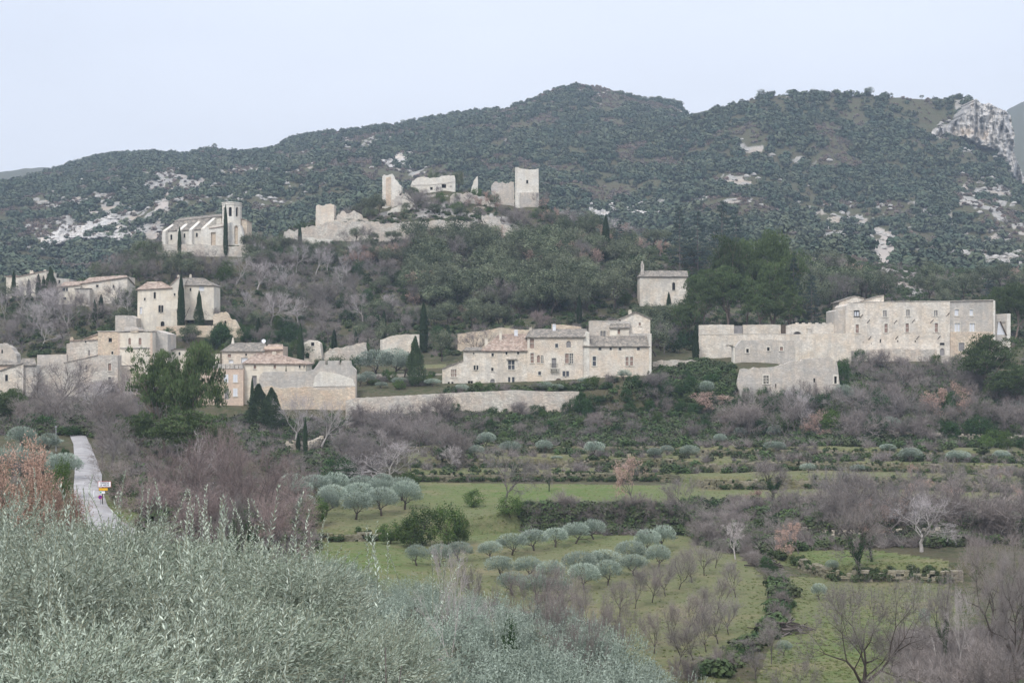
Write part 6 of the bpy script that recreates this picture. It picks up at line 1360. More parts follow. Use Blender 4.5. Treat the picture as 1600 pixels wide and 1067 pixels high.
# ---- single trees the photograph lets one tell apart
S = [
 # cypresses
 ('cypress', 946.5, 336, 412, 15, None, 'lone tall thin cypress on the slope above the long stone house'),
 ('cypress', 1087, 508, 574, 12, 322, 'dark slim cypress between the long house and the garden wall'),
 ('cypress', 662, 472, 552, 15, None, 'tall dark cypress behind the olive terrace'),
 ('cypress', 469.5, 505, 557, 12, 322, 'dark cypress beside the ivied window ruin'),
 ('cypress', 468.5, 350, 384, 7, 466, 'small cypress at the left end of the castle rampart'),
 ('cypress', 280.5, 354, 386, 7, 432, 'small cypress in front of the church aisle'),
 ('cypress', 352.5, 320, 386, 8, 431.5, 'slim tall cypress in front of the church bell tower'),
 ('cypress', 283, 428, 505, 13, 349, 'dark tall cypress standing at the corner of the tall ruined house'),
 ('conifer', 311, 455, 497, 18, 350, 'short ivy-like cypress right of the tall ruined house'),
 ('cypress', 21.5, 422, 466, 8, 402, 'slim cypress in front of the old house at the far left'),
 ('cypress', 45, 436, 466, 8, 402, 'small narrow cypress at the middle of the old house front'),
 ('cypress', 60, 428, 466, 10, 401, 'cypress at the right part of the old house front'),
 ('cypress', 68, 431, 466, 8, 400, 'slender cypress close beside the thick conifer of the old house'),
 ('conifer', 79, 417, 466, 20, 400, 'thickest dark conifer beside the old house'),
 ('cypress', 466, 676, 702, 8, 262, 'smaller of the two little cypresses by the curved garden wall'),
 ('cypress', 477, 652, 704, 8, 262, 'taller of the two little cypresses by the curved garden wall'),
 ('cypress', 394, 590, 640, 8, 288, 'pointed cypress in front of the cream house'),
 ('cypress', 148, 468, 505, 8, 365, 'small dark cypress in the bare wood below the farmhouse'),
 ('cypress', 447, 570, 584, 4, 300.4, 'tiny cypress showing over the crenellated rampart'),
 # cedars / conifers
 ('conifer', 649, 526, 610, 31, 306, 'broad dark cone-shaped conifer at the left end of the long house'),
 ('conifer', 404, 600, 660, 44, 286, 'dark bushy conifer in front of the crenellated rampart'), ('conifer', 424, 606, 672, 40, 284, 'dark ragged conifer right below the crenellated rampart'),
 ('cedar', 1062, 322, 400, 42, 430, 'leftmost blue-grey cedar on the slope above the chapel'), ('cedar', 1090, 330, 402, 40, 440, 'middle blue-grey cedar above the chapel'),
 ('cedar', 1128, 314, 405, 52, 450, 'tallest flat-topped blue-grey cedar behind the pines'), ('cedar', 1150, 330, 405, 46, 440, 'blue-grey cedar just left of the pine tops'),
 ('cedar', 968, 345, 400, 24, 440, 'dark pointed conifer right of the lone tall cypress'), ('cedar', 985, 360, 405, 22, 440, 'small conifer above the chapel bell gable'),
 ('cedar', 1268, 430, 508, 34, 350, 'half-bare brownish conifer right of the big pines'), ('cedar', 1240, 395, 505, 34, 352, 'dark narrow conifer behind the right side of the big pines'),
 # the big pines above the garden wall
 ('pine', 1203, 338, 515, 82, 360, 'highest of the big rounded pines above the garden wall'), ('pine', 1140, 350, 515, 64, 362, 'round-headed pine at the upper left of the pine group'),
 ('pine', 1140, 402, 515, 78, 354, 'broad pine in the middle of the pine group'), ('pine', 1098, 408, 518, 66, 352, 'pine overhanging the right end of the chapel'), ('pine', 1212, 394, 518, 76, 352, 'bright green pine at the right front of the pine group'),
 ('pine', 1185, 440, 520, 60, 349, 'lower pine at the front of the pine group'), ('pine', 1232, 450, 520, 56, 349, 'low spreading pine at the right edge of the pine group'), ('pine', 1075, 455, 520, 50, 351, 'small leaning pine at the left of the pine group'),
 ('pine', 1165, 354, 515, 60, 366, 'pine rising behind the middle of the pine group'),
 # the pines at the left
 ('pine', 257, 522, 735, 84, 215, 'left one of the two tall pines before the plaster house'), ('pine', 316, 506, 735, 84, 213, 'right one of the two tall pines before the plaster house'),
 ('pine', 290, 630, 740, 120, 208, 'low spreading pine at the foot of the two tall pines'), ('pine', 340, 650, 745, 80, 205, 'small light green pine right of the two tall pines'), ('pine', 215, 640, 740, 70, 210, 'dark low pine left of the two tall pines'),
 ('pine', 1545, 510, 680, 92, 300, 'tall dark pine in front of the right end of the chateau'), ('pine', 1582, 560, 700, 90, 292, 'dark pine at the right edge below the chateau'), ('pine', 1585, 428, 520, 60, 350, 'pine behind the ruined annex at the right edge'), ('pine', 1560, 436, 520, 44, 356, 'pine top between the chateau and the right edge'),
 ('pine', 15, 600, 700, 60, 240, 'bright dark-green pine at the left edge below the cottage'), ('pine', -5, 610, 720, 60, 232, 'pine cut by the left picture edge'), ('pine', 228, 372, 425, 34, 438, 'pale green pine left of the church'), ('pine', 452, 370, 415, 30, 462, 'bright green pine left of the castle rampart'),
 # valley trees
 ('big_bare', 1350, 886, 1085, 192, 99, 'large bare spreading tree standing alone in the lower right field'),
 ('ivied', 1476, 890, 1008, 62, 118, 'half-dead bare tree with ivied fork right of the large spreading tree'), ('bare_pale', 1500, 915, 1022, 40, 114, 'thin pale bare tree beside the half-dead ivied tree'),
 ('big_bare', 1550, 818, 1000, 130, 122, 'huge dense grey bare tree at the right edge'), ('big_bare', 1588, 850, 1040, 110, 112, 'grey bare tree cut by the lower right edge'),
 ('ivied', 1343, 775, 900, 84, 163, 'left ivy-clad tree on the mossy terrace wall'), ('ivied', 1362, 790, 890, 60, 167, 'thinner ivy-clad tree right of its neighbour on the terrace'), ('brown', 1248, 812, 872, 44, 176, 'bare oak with a few pink leaves and ivy at its foot'),
 ('bare_pale', 1440, 770, 880, 100, 172, 'grey branching tree left of the huge dense tree'), ('bare', 1400, 765, 870, 90, 180, 'bare grey tree behind the two ivy-clad trees'), ('bare', 1300, 760, 850, 80, 190, 'bare bushy tree above the pale dry stone wall'),
 ('bare_pale', 1149, 812, 864, 40, 178, 'small forked pale tree by the log pile'), 
 ('brown', 986, 706, 788, 48, None, 'pink-leaved oak standing on the green meadow'), ('ivied', 858, 722, 768, 22, None, 'ivy-wrapped stump tree at the back of the meadow'), ('bare', 787, 693, 800, 78, 212, 'grey bare tree at the left of the meadow'),
 ('bare', 1062, 742, 812, 60, 203, 'bare round tree at the right end of the meadow'), ('ivied', 1204, 706, 786, 78, None, 'bare oak with ivied trunk on the middle terraces'), ('bare_pale', 619, 688, 762, 92, None, 'spreading pale bare tree behind the olive grove'),
 ('brown', 1195, 762, 790, 40, 222, 'pink-leaved low oak at the foot of the ivied terrace oak'), ('laurel', 740, 760, 798, 38, 214, 'round dark green bush on the meadow left of the bare tree'), ('laurel', 797, 768, 828, 52, 204, 'yellow-green bush in front of the meadow'),
 ('laurel', 640, 732, 776, 40, 238, 'dark pointed bush behind the olive grove'), ('laurel', 490, 765, 828, 52, 200, 'upright green bush at the left end of the olive grove'), ('laurel', 610, 808, 858, 46, 192, 'rounded dark green bush left of the bright laurels'),
 ('laurel', 660, 780, 850, 70, 190, 'bright green laurel left in the clump below the olive grove'), ('laurel', 700, 775, 848, 66, 190, 'bright green laurel right in the clump below the olive grove'), ('laurel', 640, 800, 856, 50, 188, 'low green laurel at the front of the clump'), ('laurel', 722, 800, 842, 34, 191, 'dark small laurel at the right end of the clump'),
 ('ivybush', 528, 702, 765, 62, 236, 'large dark evergreen right of the curved garden wall'), ('ivybush', 548, 715, 768, 40, 230, 'dark evergreen just behind the left olives'), ('laurel', 455, 700, 730, 40, 256, 'clipped green hedge bush left of the curved garden wall'),
 ('bare_pale', 462, 612, 692, 62, 272, 'white-stemmed bare tree left below the rampart'), ('bare_pale', 501, 618, 695, 56, 270, 'white-stemmed bare tree right of the little cypresses'), ('bare', 98, 560, 700, 100, 250, 'bare tree with an ivied trunk beside the lane'), ('bare_pale', 168, 590, 690, 96, 262, 'pale fan-shaped bare tree in front of the lower rampart'),
 ('bare_red', 212, 575, 660, 46, 290, 'reddish leafy tree in front of the plaster house'),
 ('bare_red', 290, 690, 850, 150, 150, 'broad reddish bare tree right of the town sign'), ('bare_red', 390, 680, 870, 150, 150, 'broad reddish bare tree before the olive grove'), ('bare_red', 240, 740, 880, 110, 128, 'low reddish bare tree beside the grassy verge'), ('bare_red', 340, 755, 905, 150, 122, 'reddish bare tree in the dip behind the near olives'), ('bare_red', 440, 760, 900, 100, 140, 'reddish bare tree left of the lower olives'), ('bare_red', 350, 660, 830, 110, 170, 'reddish bare tree below the two tall pines'), ('bare_red', 430, 720, 850, 100, 165, 'dense reddish tree left of the upright green bush'),
 ('dead', 262, 665, 760, 60, 158, 'dead whitish branches sticking up left above the reddish trees'), ('dead', 306, 660, 770, 50, 157, 'dead whitish forked stem above the reddish trees'),
 ('bare', 176, 650, 770, 80, 185, 'bare dark bush overhanging the lane'), ('bare', 210, 680, 780, 80, 178, 'grey bare tree behind the town sign'),
 ('ivied', 378, 770, 960, 60, 100, 'tree trunk thick with dark ivy behind the near olives'), ('ivybush', 376, 775, 900, 50, 103, 'tall dark ivy column behind the near olives'), ('ivybush', 418, 860, 960, 60, 92, 'dark ivy-covered bush behind the near olives'), ('ivybush', 188, 735, 790, 44, 150, 'dark evergreen bush beside the town sign'),
 ('russet', 44, 664, 870, 140, 70, 'russet-leaved oak beside the lane at the left edge'), ('russet', 84, 735, 870, 84, 72, 'lower russet-leaved oak touching the lane'), ('laurel', 98, 705, 760, 34, 150, 'small bright bush left of the lane'),
 ('olive_mid', 20, 690, 790, 60, 170, 'silvery olive behind the russet oak'), ('olive', 75, 685, 740, 44, 205, 'silvery olive by the no-parking sign up the lane'), ('ivybush', 60, 640, 700, 70, 228, 'dark evergreen mass left of the lane bend'), ('ivybush', 112, 660, 712, 34, 222, 'dark evergreen at the lane bend'),
 ('bare_pale', 690, 845, 960, 60, 70, 'bare pale sapling among the olives left'), ('dead', 704, 850, 985, 70, 58, 'dead whitish tree rising among the olives'), ('ivybush', 797, 935, 990, 38, 62, 'small dark ivy-covered stump among the olives'),
 ('dead', 1465, 885, 930, 50, 118, 'dead crown of whitish branches above the half-dead tree'),
 ('brown', 563, 380, 412, 44, None, 'pink-brown oak below the castle rampart, left of centre'), ('brown', 545, 388, 415, 26, None, 'small pink-brown oak below the castle rampart'), ('brown', 617, 378, 410, 26, None, 'pink-brown oak below the middle of the rampart'), ('brown', 1475, 590, 652, 62, None, 'spreading pink-brown oak below the chateau'), ('brown', 1105, 610, 660, 66, 292, 'large pinkish bare-leaved tree below the terrace walls'),
 ('brown', 765, 296, 327, 26, 500, 'brown-leaved tree by the small round tree in the castle'), ('holm', 774, 301, 325, 21, 499, 'small round dark tree standing before the curtain wall ruin'),
 ('bare', 724, 300, 332, 32, 500, 'bare tree before the lilac castle wall'), ('bare', 650, 294, 350, 44, 494, 'grey bare tree below the hall ruin'), ('laurel', 688, 297, 322, 22, 503, 'dark green tree at the foot of the hall ruin'), ('holm', 680, 318, 348, 34, 492, 'round holm oak inside the castle walls'),
 ('holm', 575, 303, 338, 30, 494, 'upper left holm oak of the trio left of the broken tower'), ('holm', 590, 300, 332, 32, 496, 'upper right holm oak of the trio left of the broken tower'), ('holm', 576, 322, 346, 30, 490, 'lower holm oak of the trio left of the broken tower'),
 ('holm', 676, 264, 285, 24, 520, 'tree behind the left part of the hall ruin'), ('holm', 716, 264, 300, 24, 518, 'dark tree behind the right end of the hall ruin'), ('holm', 697, 268, 285, 18, 521, 'small tree behind the hall ruin roof line'),
 ('olive', 587, 548, 588, 60, None, 'silver olive at the left of the olive terrace'), ('olive', 615, 546, 588, 52, None, 'silver olive in the middle of the olive terrace'), ('olive', 632, 552, 590, 36, None, 'silver olive beside the broad cone-shaped conifer'),
 ('olive', 596, 597, 612, 20, 305, 'small olive on the retaining wall terrace'), ('olive', 625, 590, 614, 26, 306, 'larger olive on the retaining wall terrace'), ('olive', 676, 592, 610, 26, 305, 'olive against the low left wing of the long house'),
 ('bare', 742, 506, 548, 46, 338, 'bare rounded tree behind the left roof of the long house'), ('bare_red', 838, 484, 516, 46, None, 'bare pinkish tree on the slope behind the long house'),
 ('holm', 602, 496, 532, 40, 352, 'pale flowering holm oak above the garden wall'), ('holm', 690, 512, 565, 44, 338, 'holm oak between the tall cypress and the bare rounded tree'),
 ('ivybush', 1318, 551, 605, 28, 297, 'tall ivy column on the right end of the ivied ruin'), ('ivybush', 1186, 582, 612, 18, 296.8, 'ivy patch left of the barred window'), ('ivybush', 1112, 580, 604, 30, 300, 'bright ivy mound below the terrace walls'),
 ('laurel', 845, 594, 622, 34, 299, 'green bush at the foot of the middle of the long house'), ('laurel', 880, 598, 616, 22, 299, 'yellow-green bush at the cellar door of the long house'), ('laurel', 748, 594, 604, 12, 305, 'little bush left of the arched door'), ('ivybush', 905, 596, 618, 34, 300, 'dark bush below the east wing of the long house'),
]
for (kd, u, yt, yb, wp, Y, lab) in S: pp(kd, u, yt, yb, wp, Y, label=lab)

# ---- rows: olive grove, olive row, orchard
def row(kind, pts, base, group, h=None, hp=None, wpx=None):
    n = len(pts); words = ['first', 'second', 'third', 'fourth', 'fifth', 'sixth', 'seventh', 'eighth', 'ninth', 'tenth', 'eleventh', 'twelfth', 'thirteenth']
    for i, p in enumerate(pts):
        u, yb = p[0], p[1]; t = p[2] if len(p) > 2 else hp
        if kind == 'olive': t *= random.uniform(1.0, 1.2); p = (p[0], p[1], t, p[3] * random.uniform(1.08, 1.32))
        pp(kind, u, yb - t, yb, p[3] if len(p) > 3 else wpx, label='%s from the left %s' % (words[i], base), group=group)
row('olive', [(478, 810, 36, 30), (510, 808, 34, 34), (557, 812, 38, 40), (596, 806, 38, 40), (633, 797, 38, 38)], 'in the front row of the olive grove', 'olives of the upper grove')
row('olive', [(470, 782, 28, 34), (520, 794, 34, 36), (560, 792, 34, 38), (590, 784, 32, 34), (628, 782, 32, 34)], 'in the second row of the olive grove', 'olives of the upper grove')
row('olive', [(457, 772, 28, 32), (492, 780, 34, 40), (525, 776, 32, 36), (565, 778, 30, 36), (598, 774, 30, 30)], 'in the rear row of the olive grove', 'olives of the upper grove')
row('olive', [(718, 877, 28, 34), (687, 886, 30, 34), (651, 884, 30, 32)][::-1] + [(766, 875, 28, 34), (800, 867, 28, 36), (834, 861, 30, 36), (868, 855, 28, 34), (899, 849, 28, 34), (928, 843, 28, 32)], 'in the olive row across the lower field', 'olives in the row across the lower field')
row('olive', [(905, 905, 36, 42), (945, 898, 36, 40), (985, 884, 34, 38), (1012, 868, 34, 34), (1037, 858, 32, 32)], 'in the olive row along the orchard', 'olives along the orchard')
row('olive', [(860, 915, 36, 40), (912, 922, 36, 42), (950, 915, 34, 38), (990, 900, 32, 36), (1028, 888, 32, 34)], 'in the near olive row beside the orchard', 'olives along the orchard')
row('olive', [(800, 930, 34, 40), (836, 938, 34, 40), (872, 940, 34, 38), (780, 905, 30, 36), (825, 905, 32, 38)], 'in the nearest olive row left of the orchard', 'olives left of the orchard')
row('almond', [(967, 963, 58, 46), (993, 951, 58, 46), (1019, 942, 56, 44), (1040, 932, 54, 44), (1061, 921, 54, 44), (1081, 910, 52, 42), (1100, 900, 50, 42), (1118, 888, 46, 40)], 'in the rear row of pruned orchard trees', 'pruned trees of the orchard')
row('almond', [(1022, 1022, 64, 50), (1047, 1005, 62, 50), (1075, 990, 60, 48), (1098, 975, 58, 46), (1120, 960, 56, 46), (1150, 934, 54, 44)], 'in the middle row of pruned orchard trees', 'pruned trees of the orchard')
row('almond', [(1061, 1040, 66, 52), (1083, 1033, 64, 50), (1104, 1019, 62, 48), (1122, 1006, 62, 48), (1139, 992, 60, 48)], 'in the front row of pruned orchard trees', 'pruned trees of the orchard')
# olives dotted on the terraces
for (u, yb, hp, wp) in [(700, 706, 22, 26), (760, 702, 26, 28), (745, 718, 22, 24), (797, 712, 22, 34), (850, 708, 20, 26), (929, 716, 26, 32), (1022, 718, 18, 22), (1042, 712, 16, 20), (1078, 716, 20, 30), (1210, 712, 22, 34), (1157, 688, 20, 20), (1211, 686, 22, 22), (1423, 722, 22, 34), (1387, 708, 14, 24), (1497, 726, 22, 36), (1565, 722, 18, 26),
                        (1262, 738, 14, 24), (1340, 738, 12, 22), (1125, 696, 18, 20), (870, 726, 14, 18), (668, 690, 18, 20), (1300, 905, 30, 20), (1280, 938, 26, 24), (1225, 1025, 24, 24), (1445, 985, 34, 18)]:
    pp('olive', u, yb - hp, yb, wp, group='olives scattered over the terraces')

# ---- olives of the valley floor and middle distance (real trees at 30 to 130 m)
for (u, Y, yt, wp) in [(460, 118, 868, 70), (500, 122, 862, 66), (535, 118, 866, 64), (470, 100, 885, 80), (520, 98, 880, 84), (560, 104, 880, 66), (610, 92, 898, 84), (655, 96, 893, 80), (710, 90, 905, 80), (640, 72, 905, 110), (715, 64, 935, 120),
                       (560, 62, 915, 120), (610, 48, 945, 170), (505, 44, 935, 190), (725, 46, 985, 170), (800, 62, 950, 120), (850, 52, 1005, 150), (960, 60, 1010, 140), (920, 84, 965, 100), (1005, 76, 1035, 100), (1060, 66, 1045, 110),
                       (770, 36, 1030, 200), (640, 32, 1005, 230), (820, 46, 1000, 150), (900, 56, 985, 130), (985, 52, 1035, 140), (1020, 58, 1035, 130), (890, 74, 945, 110), (950, 74, 970, 110), (760, 70, 930, 110), (930, 42, 1055, 170), (420, 50, 880, 130), (540, 30, 985, 200), (880, 38, 1045, 200), (765, 84, 920, 90), (850, 88, 925, 80)]:
    h_ = min(6.0, max(2.6, (HZ - yt) / FPX * Y - gz(u, Y)))
    plant('olive_mid', u, Y, h_, max(h_ * .98, wp * Y / FPX), group='olives of the near slope')
for (u, Y, yt, wp) in [(730, 96, 872, 60), (830, 104, 880, 70), (880, 108, 880, 80), (930, 100, 900, 70), (870, 84, 908, 80), (970, 90, 935, 70), (900, 72, 960, 80), (1180, 112, 1010, 50), (1205, 118, 960, 40), (1250, 96, 1030, 60), (1420, 92, 1035, 110), (1500, 92, 1020, 110), (1580, 90, 1010, 120), (1465, 84, 1045, 100), (1545, 100, 990, 100), (1590, 128, 880, 80)]:
    plant('bare', u, Y, max(2.2, (HZ - yt) / FPX * Y - gz(u, Y)), wp * Y / FPX * 1.0, group='bare trees between the olives and the orchard')

# ---- the near olives at the viewer's feet
NL = ['nearest olive at the lower left corner', 'near olive with tall silver shoots left of the middle', 'near olive left of the tall single shoot', 'near olive in the lower left behind the corner one', 'dark-leaved near olive at the left edge below the russet oak', 'near olive at the bottom left of centre', 'near olive in front of the reddish trees', 'low near olive at the bottom edge', 'near olive right of the tall single shoot', 'near olive at the bottom centre']
for i, (u, Y, yt, sc_) in enumerate([(30, 8.6, 880, 1.0), (220, 9.6, 858, 1.05), (370, 11.5, 880, .95), (120, 14.0, 822, 1.15), (-10, 22, 795, 1.4), (270, 7.4, 985, .85), (320, 15.5, 850, 1.1), (455, 14, 950, .75), (60, 6.6, 1010, .8), (400, 9.0, 1035, .65)]):
    z = (HZ - yt) / FPX * Y - 1.25 * sc_; root = thing('olive_tree', NL[i], 'tree', ((u - 800) / FPX * Y, Y, gz(u, Y)), random.uniform(0, 6.28), 'near olives')
    dz = z - root.location.z
    fm, sm = NEAR[i % 2]
    o1 = link('foliage', fm, root, loc=(0, 0, dz)); o1.scale = (sc_,) * 3
    o2 = link('shoot_stems', sm, root, loc=(0, 0, dz)); o2.scale = (sc_,) * 3; o2['kind'] = 'stuff'
    o3 = link('trunk', near_trunk[i % 2], root, loc=(0, 0, -.1)); o3.scale = (.4, .4, max(.4, (dz + 1.0) / 4.0))

# ---- woods: trees sampled over polygons of the hillside, each one a tree of its own
def wood(poly, n, mixk, hr, Ymin, group, seed, mind=9, Ymax=560, wf=1.0):
    r = random.Random(seed); xs = [p[0] for p in poly]; ys = [p[1] for p in poly]; got = []; tries = 0
    while len(got) < n and tries < n * 40:
        tries += 1; u = r.uniform(min(xs), max(xs)); y = r.uniform(min(ys), max(ys))
        if not bool(inpoly(np.array([u]), np.array([y]), poly)[0]): continue
        if any((u - a) ** 2 + ((y - b_) * 1.6) ** 2 < mind ** 2 for a, b_ in got): continue
        Y = depth_at(u, y, Ymin)
        if Y > Ymax or any(bx0 < u < bx1 and by0 - 3 < Y < by1 for bx0, bx1, by0, by1 in KEEP + VIEW): continue
        got.append((u, y)); x = r.random(); acc = 0
        for kd, p, hs in mixk:
            acc += p
            if x <= acc: break
        h = r.uniform(*hr) * hs; random.seed(seed * 1000 + len(got))
        plant(kd, u, Y, h, h * KINDS[kd][0][1] / KINDS[kd][0][0] * r.uniform(.85, 1.25) * wf, group=group)
# footprints of the buildings, kept clear: (u0, u1, Y0, Y1)
VIEW = [(936, 957, 350, 440)]
KEEP = [(688, 1020, 300, 324), (1300, 1580, 328, 346), (1147, 1310, 293, 300), (1147, 1250, 313, 322), (1090, 1310, 324, 346), (996, 1078, 372, 396), (243, 392, 418, 448), (180, 268, 296, 326), (100, 190, 296, 326), (-60, 60, 296, 330), (300, 560, 292, 326), (210, 336, 345, 364), (90, 200, 378, 397), (5, 110, 398, 418),
        (590, 640, 496, 516), (640, 712, 503, 520), (766, 844, 498, 518), (490, 524, 488, 500), (540, 700, 293, 304), (440, 806, 474, 480.5)]
BG = [('bare', .50, 1.0), ('bare_pale', .24, 1.05), ('holm', .10, .85), ('ivybush', .11, .7), ('laurel', .05, .6)]
HO = [('holm', .76, 1.0), ('bare', .06, 1.0), ('laurel', .06, .6), ('brown', .06, .85), ('ivybush', .06, .7)]
HP = [('holm', .55, 1.0), ('bare', .22, 1.0), ('brown', .10, .9), ('laurel', .08, .8), ('bare_pale', .05, 1)]
SL = [('thicket', .24, .7), ('bare', .16, .8), ('ivybush', .40, .7), ('bare_red', .05, .6), ('laurel', .10, .6), ('olive', .05, .6)]
wood([(330, 425), (470, 405), (640, 420), (650, 480), (560, 520), (400, 530), (330, 500)], 62, BG, (6.5, 9.5), 340, 'bare trees on the village hill', 1, 11)
wood([(0, 475), (210, 475), (210, 515), (110, 540), (0, 560)], 34, BG, (6.5, 9), 330, 'bare trees behind the rampart', 2, 11)
wood([(640, 395), (760, 390), (900, 400), (1000, 430), (1000, 480), (930, 500), (800, 490), (640, 500)], 112, HO, (8.5, 12.5), 340, 'holm oaks of the hill wood', 3, 11)
wood([(390, 402), (560, 402), (860, 396), (900, 404), (640, 425), (480, 422), (390, 430)], 62, HP, (5, 7.5), 395, 'mixed trees under the castle rampart', 4, 10)
wood([(110, 420), (250, 400), (420, 400), (420, 425), (340, 440), (200, 445), (110, 445)], 34, [('holm', .62, .9), ('laurel', .1, .7), ('bare', .28, .9)], (6, 9), 385, 'trees on the slope below the church', 5, 10)
wood([(850, 345), (1000, 372), (1060, 400), (1000, 430), (860, 390)], 34, HP, (6, 9), 395, 'trees right of the castle', 6, 10)
wood([(1000, 470), (1075, 480), (1085, 545), (1020, 560), (1000, 520)], 22, [('holm', .7, 1.0), ('ivybush', .2, .8), ('bare', .1, .9)], (6, 9), 330, 'trees between the long house and the chapel', 7, 9)
wood([(1225, 430), (1360, 440), (1360, 480), (1300, 505), (1225, 505)], 26, [('holm', .8, 1.0), ('brown', .1, .9), ('bare', .1, 1)], (8, 11), 346, 'holm oaks behind the chateau', 8, 10)
wood([(1060, 400), (1240, 420), (1400, 440), (1600, 440), (1600, 500), (1240, 470), (1060, 440)], 44, [('holm', .7, 1), ('pine', .15, 1), ('cedar', .05, 1), ('brown', .1, .9)], (7, 10), 372, 'trees behind the chateau and the pines', 9, 11)
wood([(640, 480), (830, 480), (900, 505), (720, 540), (640, 545)], 20, HO, (5, 8), 326, 'trees behind the long house', 10, 10)
wood([(540, 500), (640, 500), (640, 560), (575, 565), (500, 550)], 16, [('bare', .5, .9), ('ivybush', .3, .7), ('holm', .2, .8)], (5, 8), 326, 'trees above the olive terrace', 11, 9)
wood([(330, 500), (480, 520), (500, 560), (330, 540)], 24, [('ivybush', .5, .8), ('bare', .3, .9), ('laurel', .2, .7)], (4.5, 7.5), 326, 'ivied trees behind the village houses', 12, 9)
wood([(40, 620), (240, 640), (240, 700), (140, 700), (20, 700)], 22, [('bare', .7, .9), ('bare_pale', .1, 1), ('ivybush', .2, .5)], (6, 9), 225, 'bare trees below the lower rampart', 13, 13, 292)
wood([(520, 655), (720, 655), (720, 740), (560, 745), (500, 700)], 34, [('bare', .45, .8), ('thicket', .35, .8), ('bare_pale', .1, .8), ('ivybush', .1, .5)], (5, 7.5), 240, 'bare trees below the retaining wall', 14, 12, 294)
wood([(720, 655), (1010, 655), (1010, 690), (720, 695)], 34, SL, (2.4, 4.4), 262, 'scrub below the retaining wall', 15, 11, 294)
wood([(1010, 610), (1150, 620), (1160, 690), (1010, 690)], 26, SL, (3.5, 6), 262, 'scrub below the long house garden', 16, 12, 297)
wood([(1150, 635), (1320, 630), (1610, 620), (1610, 695), (1150, 690)], 74, [('bare', .26, 1), ('thicket', .12, .8), ('ivybush', .32, .75), ('laurel', .12, .7), ('bare_pale', .10, 1), ('brown', .04, .9), ('olive', .04, .6)], (5, 8), 262, 'bare trees on the slope below the chateau', 17, 14, 325)
wood([(1320, 575), (1560, 590), (1610, 600), (1610, 625), (1320, 620)], 26, [('bare', .6, 1), ('ivybush', .25, .6), ('thicket', .15, 1)], (4, 6), 297, 'bare trees at the foot of the chateau', 18, 13, 328)
wood([(1280, 790), (1600, 790), (1600, 850), (1280, 850)], 22, [('bare', .5, 1), ('thicket', .28, 1), ('brown', .08, .9), ('laurel', .08, .4), ('ivybush', .06, .4)], (4.5, 7), 160, 'bare trees on the lower terraces', 19, 24, 240)
wood([(1420, 745), (1610, 745), (1610, 790), (1420, 785)], 22, [('laurel', .25, .6), ('brown', .35, .8), ('bare', .3, 1), ('ivybush', .1, .6)], (3, 5), 200, 'mixed bushes on the right terraces', 20, 14, 250)
wood([(820, 795), (1060, 795), (1070, 835), (820, 832)], 26, [('thicket', .5, .7), ('ivybush', .35, .5), ('laurel', .15, .4)], (3, 4.2), 198, 'bushes on the bank below the meadow', 21, 10, 208)
EDGE = [(1165, 872), (1200, 892), (1222, 925), (1224, 955), (1205, 988), (1180, 1012), (1130, 1045), (1070, 1064)]
random.seed(22)
for i in range(30):
    t_ = i / 29 * (len(EDGE) - 1.001); k_ = int(t_); f_ = t_ - k_; u_ = EDGE[k_][0] + (EDGE[k_ + 1][0] - EDGE[k_][0]) * f_ + random.uniform(-5, 5); y_ = EDGE[k_][1] + (EDGE[k_ + 1][1] - EDGE[k_][1]) * f_ + random.uniform(-2, 2)
    plant(random.choice(['thicket', 'ivybush', 'thicket', 'bare', 'laurel']), u_, depth_at(u_, y_, 95), random.uniform(1.0, 2.0), random.uniform(1.6, 3.0), group='bushes along the orchard edge')
wood([(640, 700), (1600, 705), (1600, 745), (1050, 748), (640, 740)], 18, [('thicket', .45, .4), ('ivybush', .4, .3), ('laurel', .15, .3)], (3, 5), 248, 'bushes along the terrace walls', 23, 14, 285)
wood([(1480, 700), (1600, 640), (1610, 720)], 10, [('laurel', .6, .7), ('ivybush', .4, .7)], (4, 6), 262, 'green thicket at the right edge', 24, 12, 325)
wood([(0, 700), (110, 700), (120, 780), (0, 800)], 10, [('bare', .4, .7), ('olive', .4, .6), ('ivybush', .2, .4)], (4, 6), 150, 'trees left of the lane', 25, 16, 240)

# ridge trees that stand up against the sky
for (u_, Yr, h_) in [(1358, 1148, 9), (1208, 1148, 5), (1190, 1147, 7), (1234, 1149, 6), (1110, 1146, 5), (1088, 1146, 6), (1130, 1146, 5), (1270, 1150, 5), (1525, 1146, 5), (1440, 1150, 4), (335, 1446, 6), (460, 1446, 5), (545, 1446, 5), (630, 1446, 6), (715, 1446, 5), (770, 1446, 4), (815, 1446, 5), (1030, 1446, 8), (1018, 1446, 7), (1008, 1446, 6), (998, 1446, 6), (985, 1446, 6), (225, 1446, 5), (85, 1446, 6), (180, 1446, 4), (1160, 1147, 5), (1305, 1149, 4), (1392, 1150, 4)]:
    plant('holm' if h_ != 8 else 'pine', u_, Yr, h_, h_ * 1.15, label=None, group='trees on the skyline')

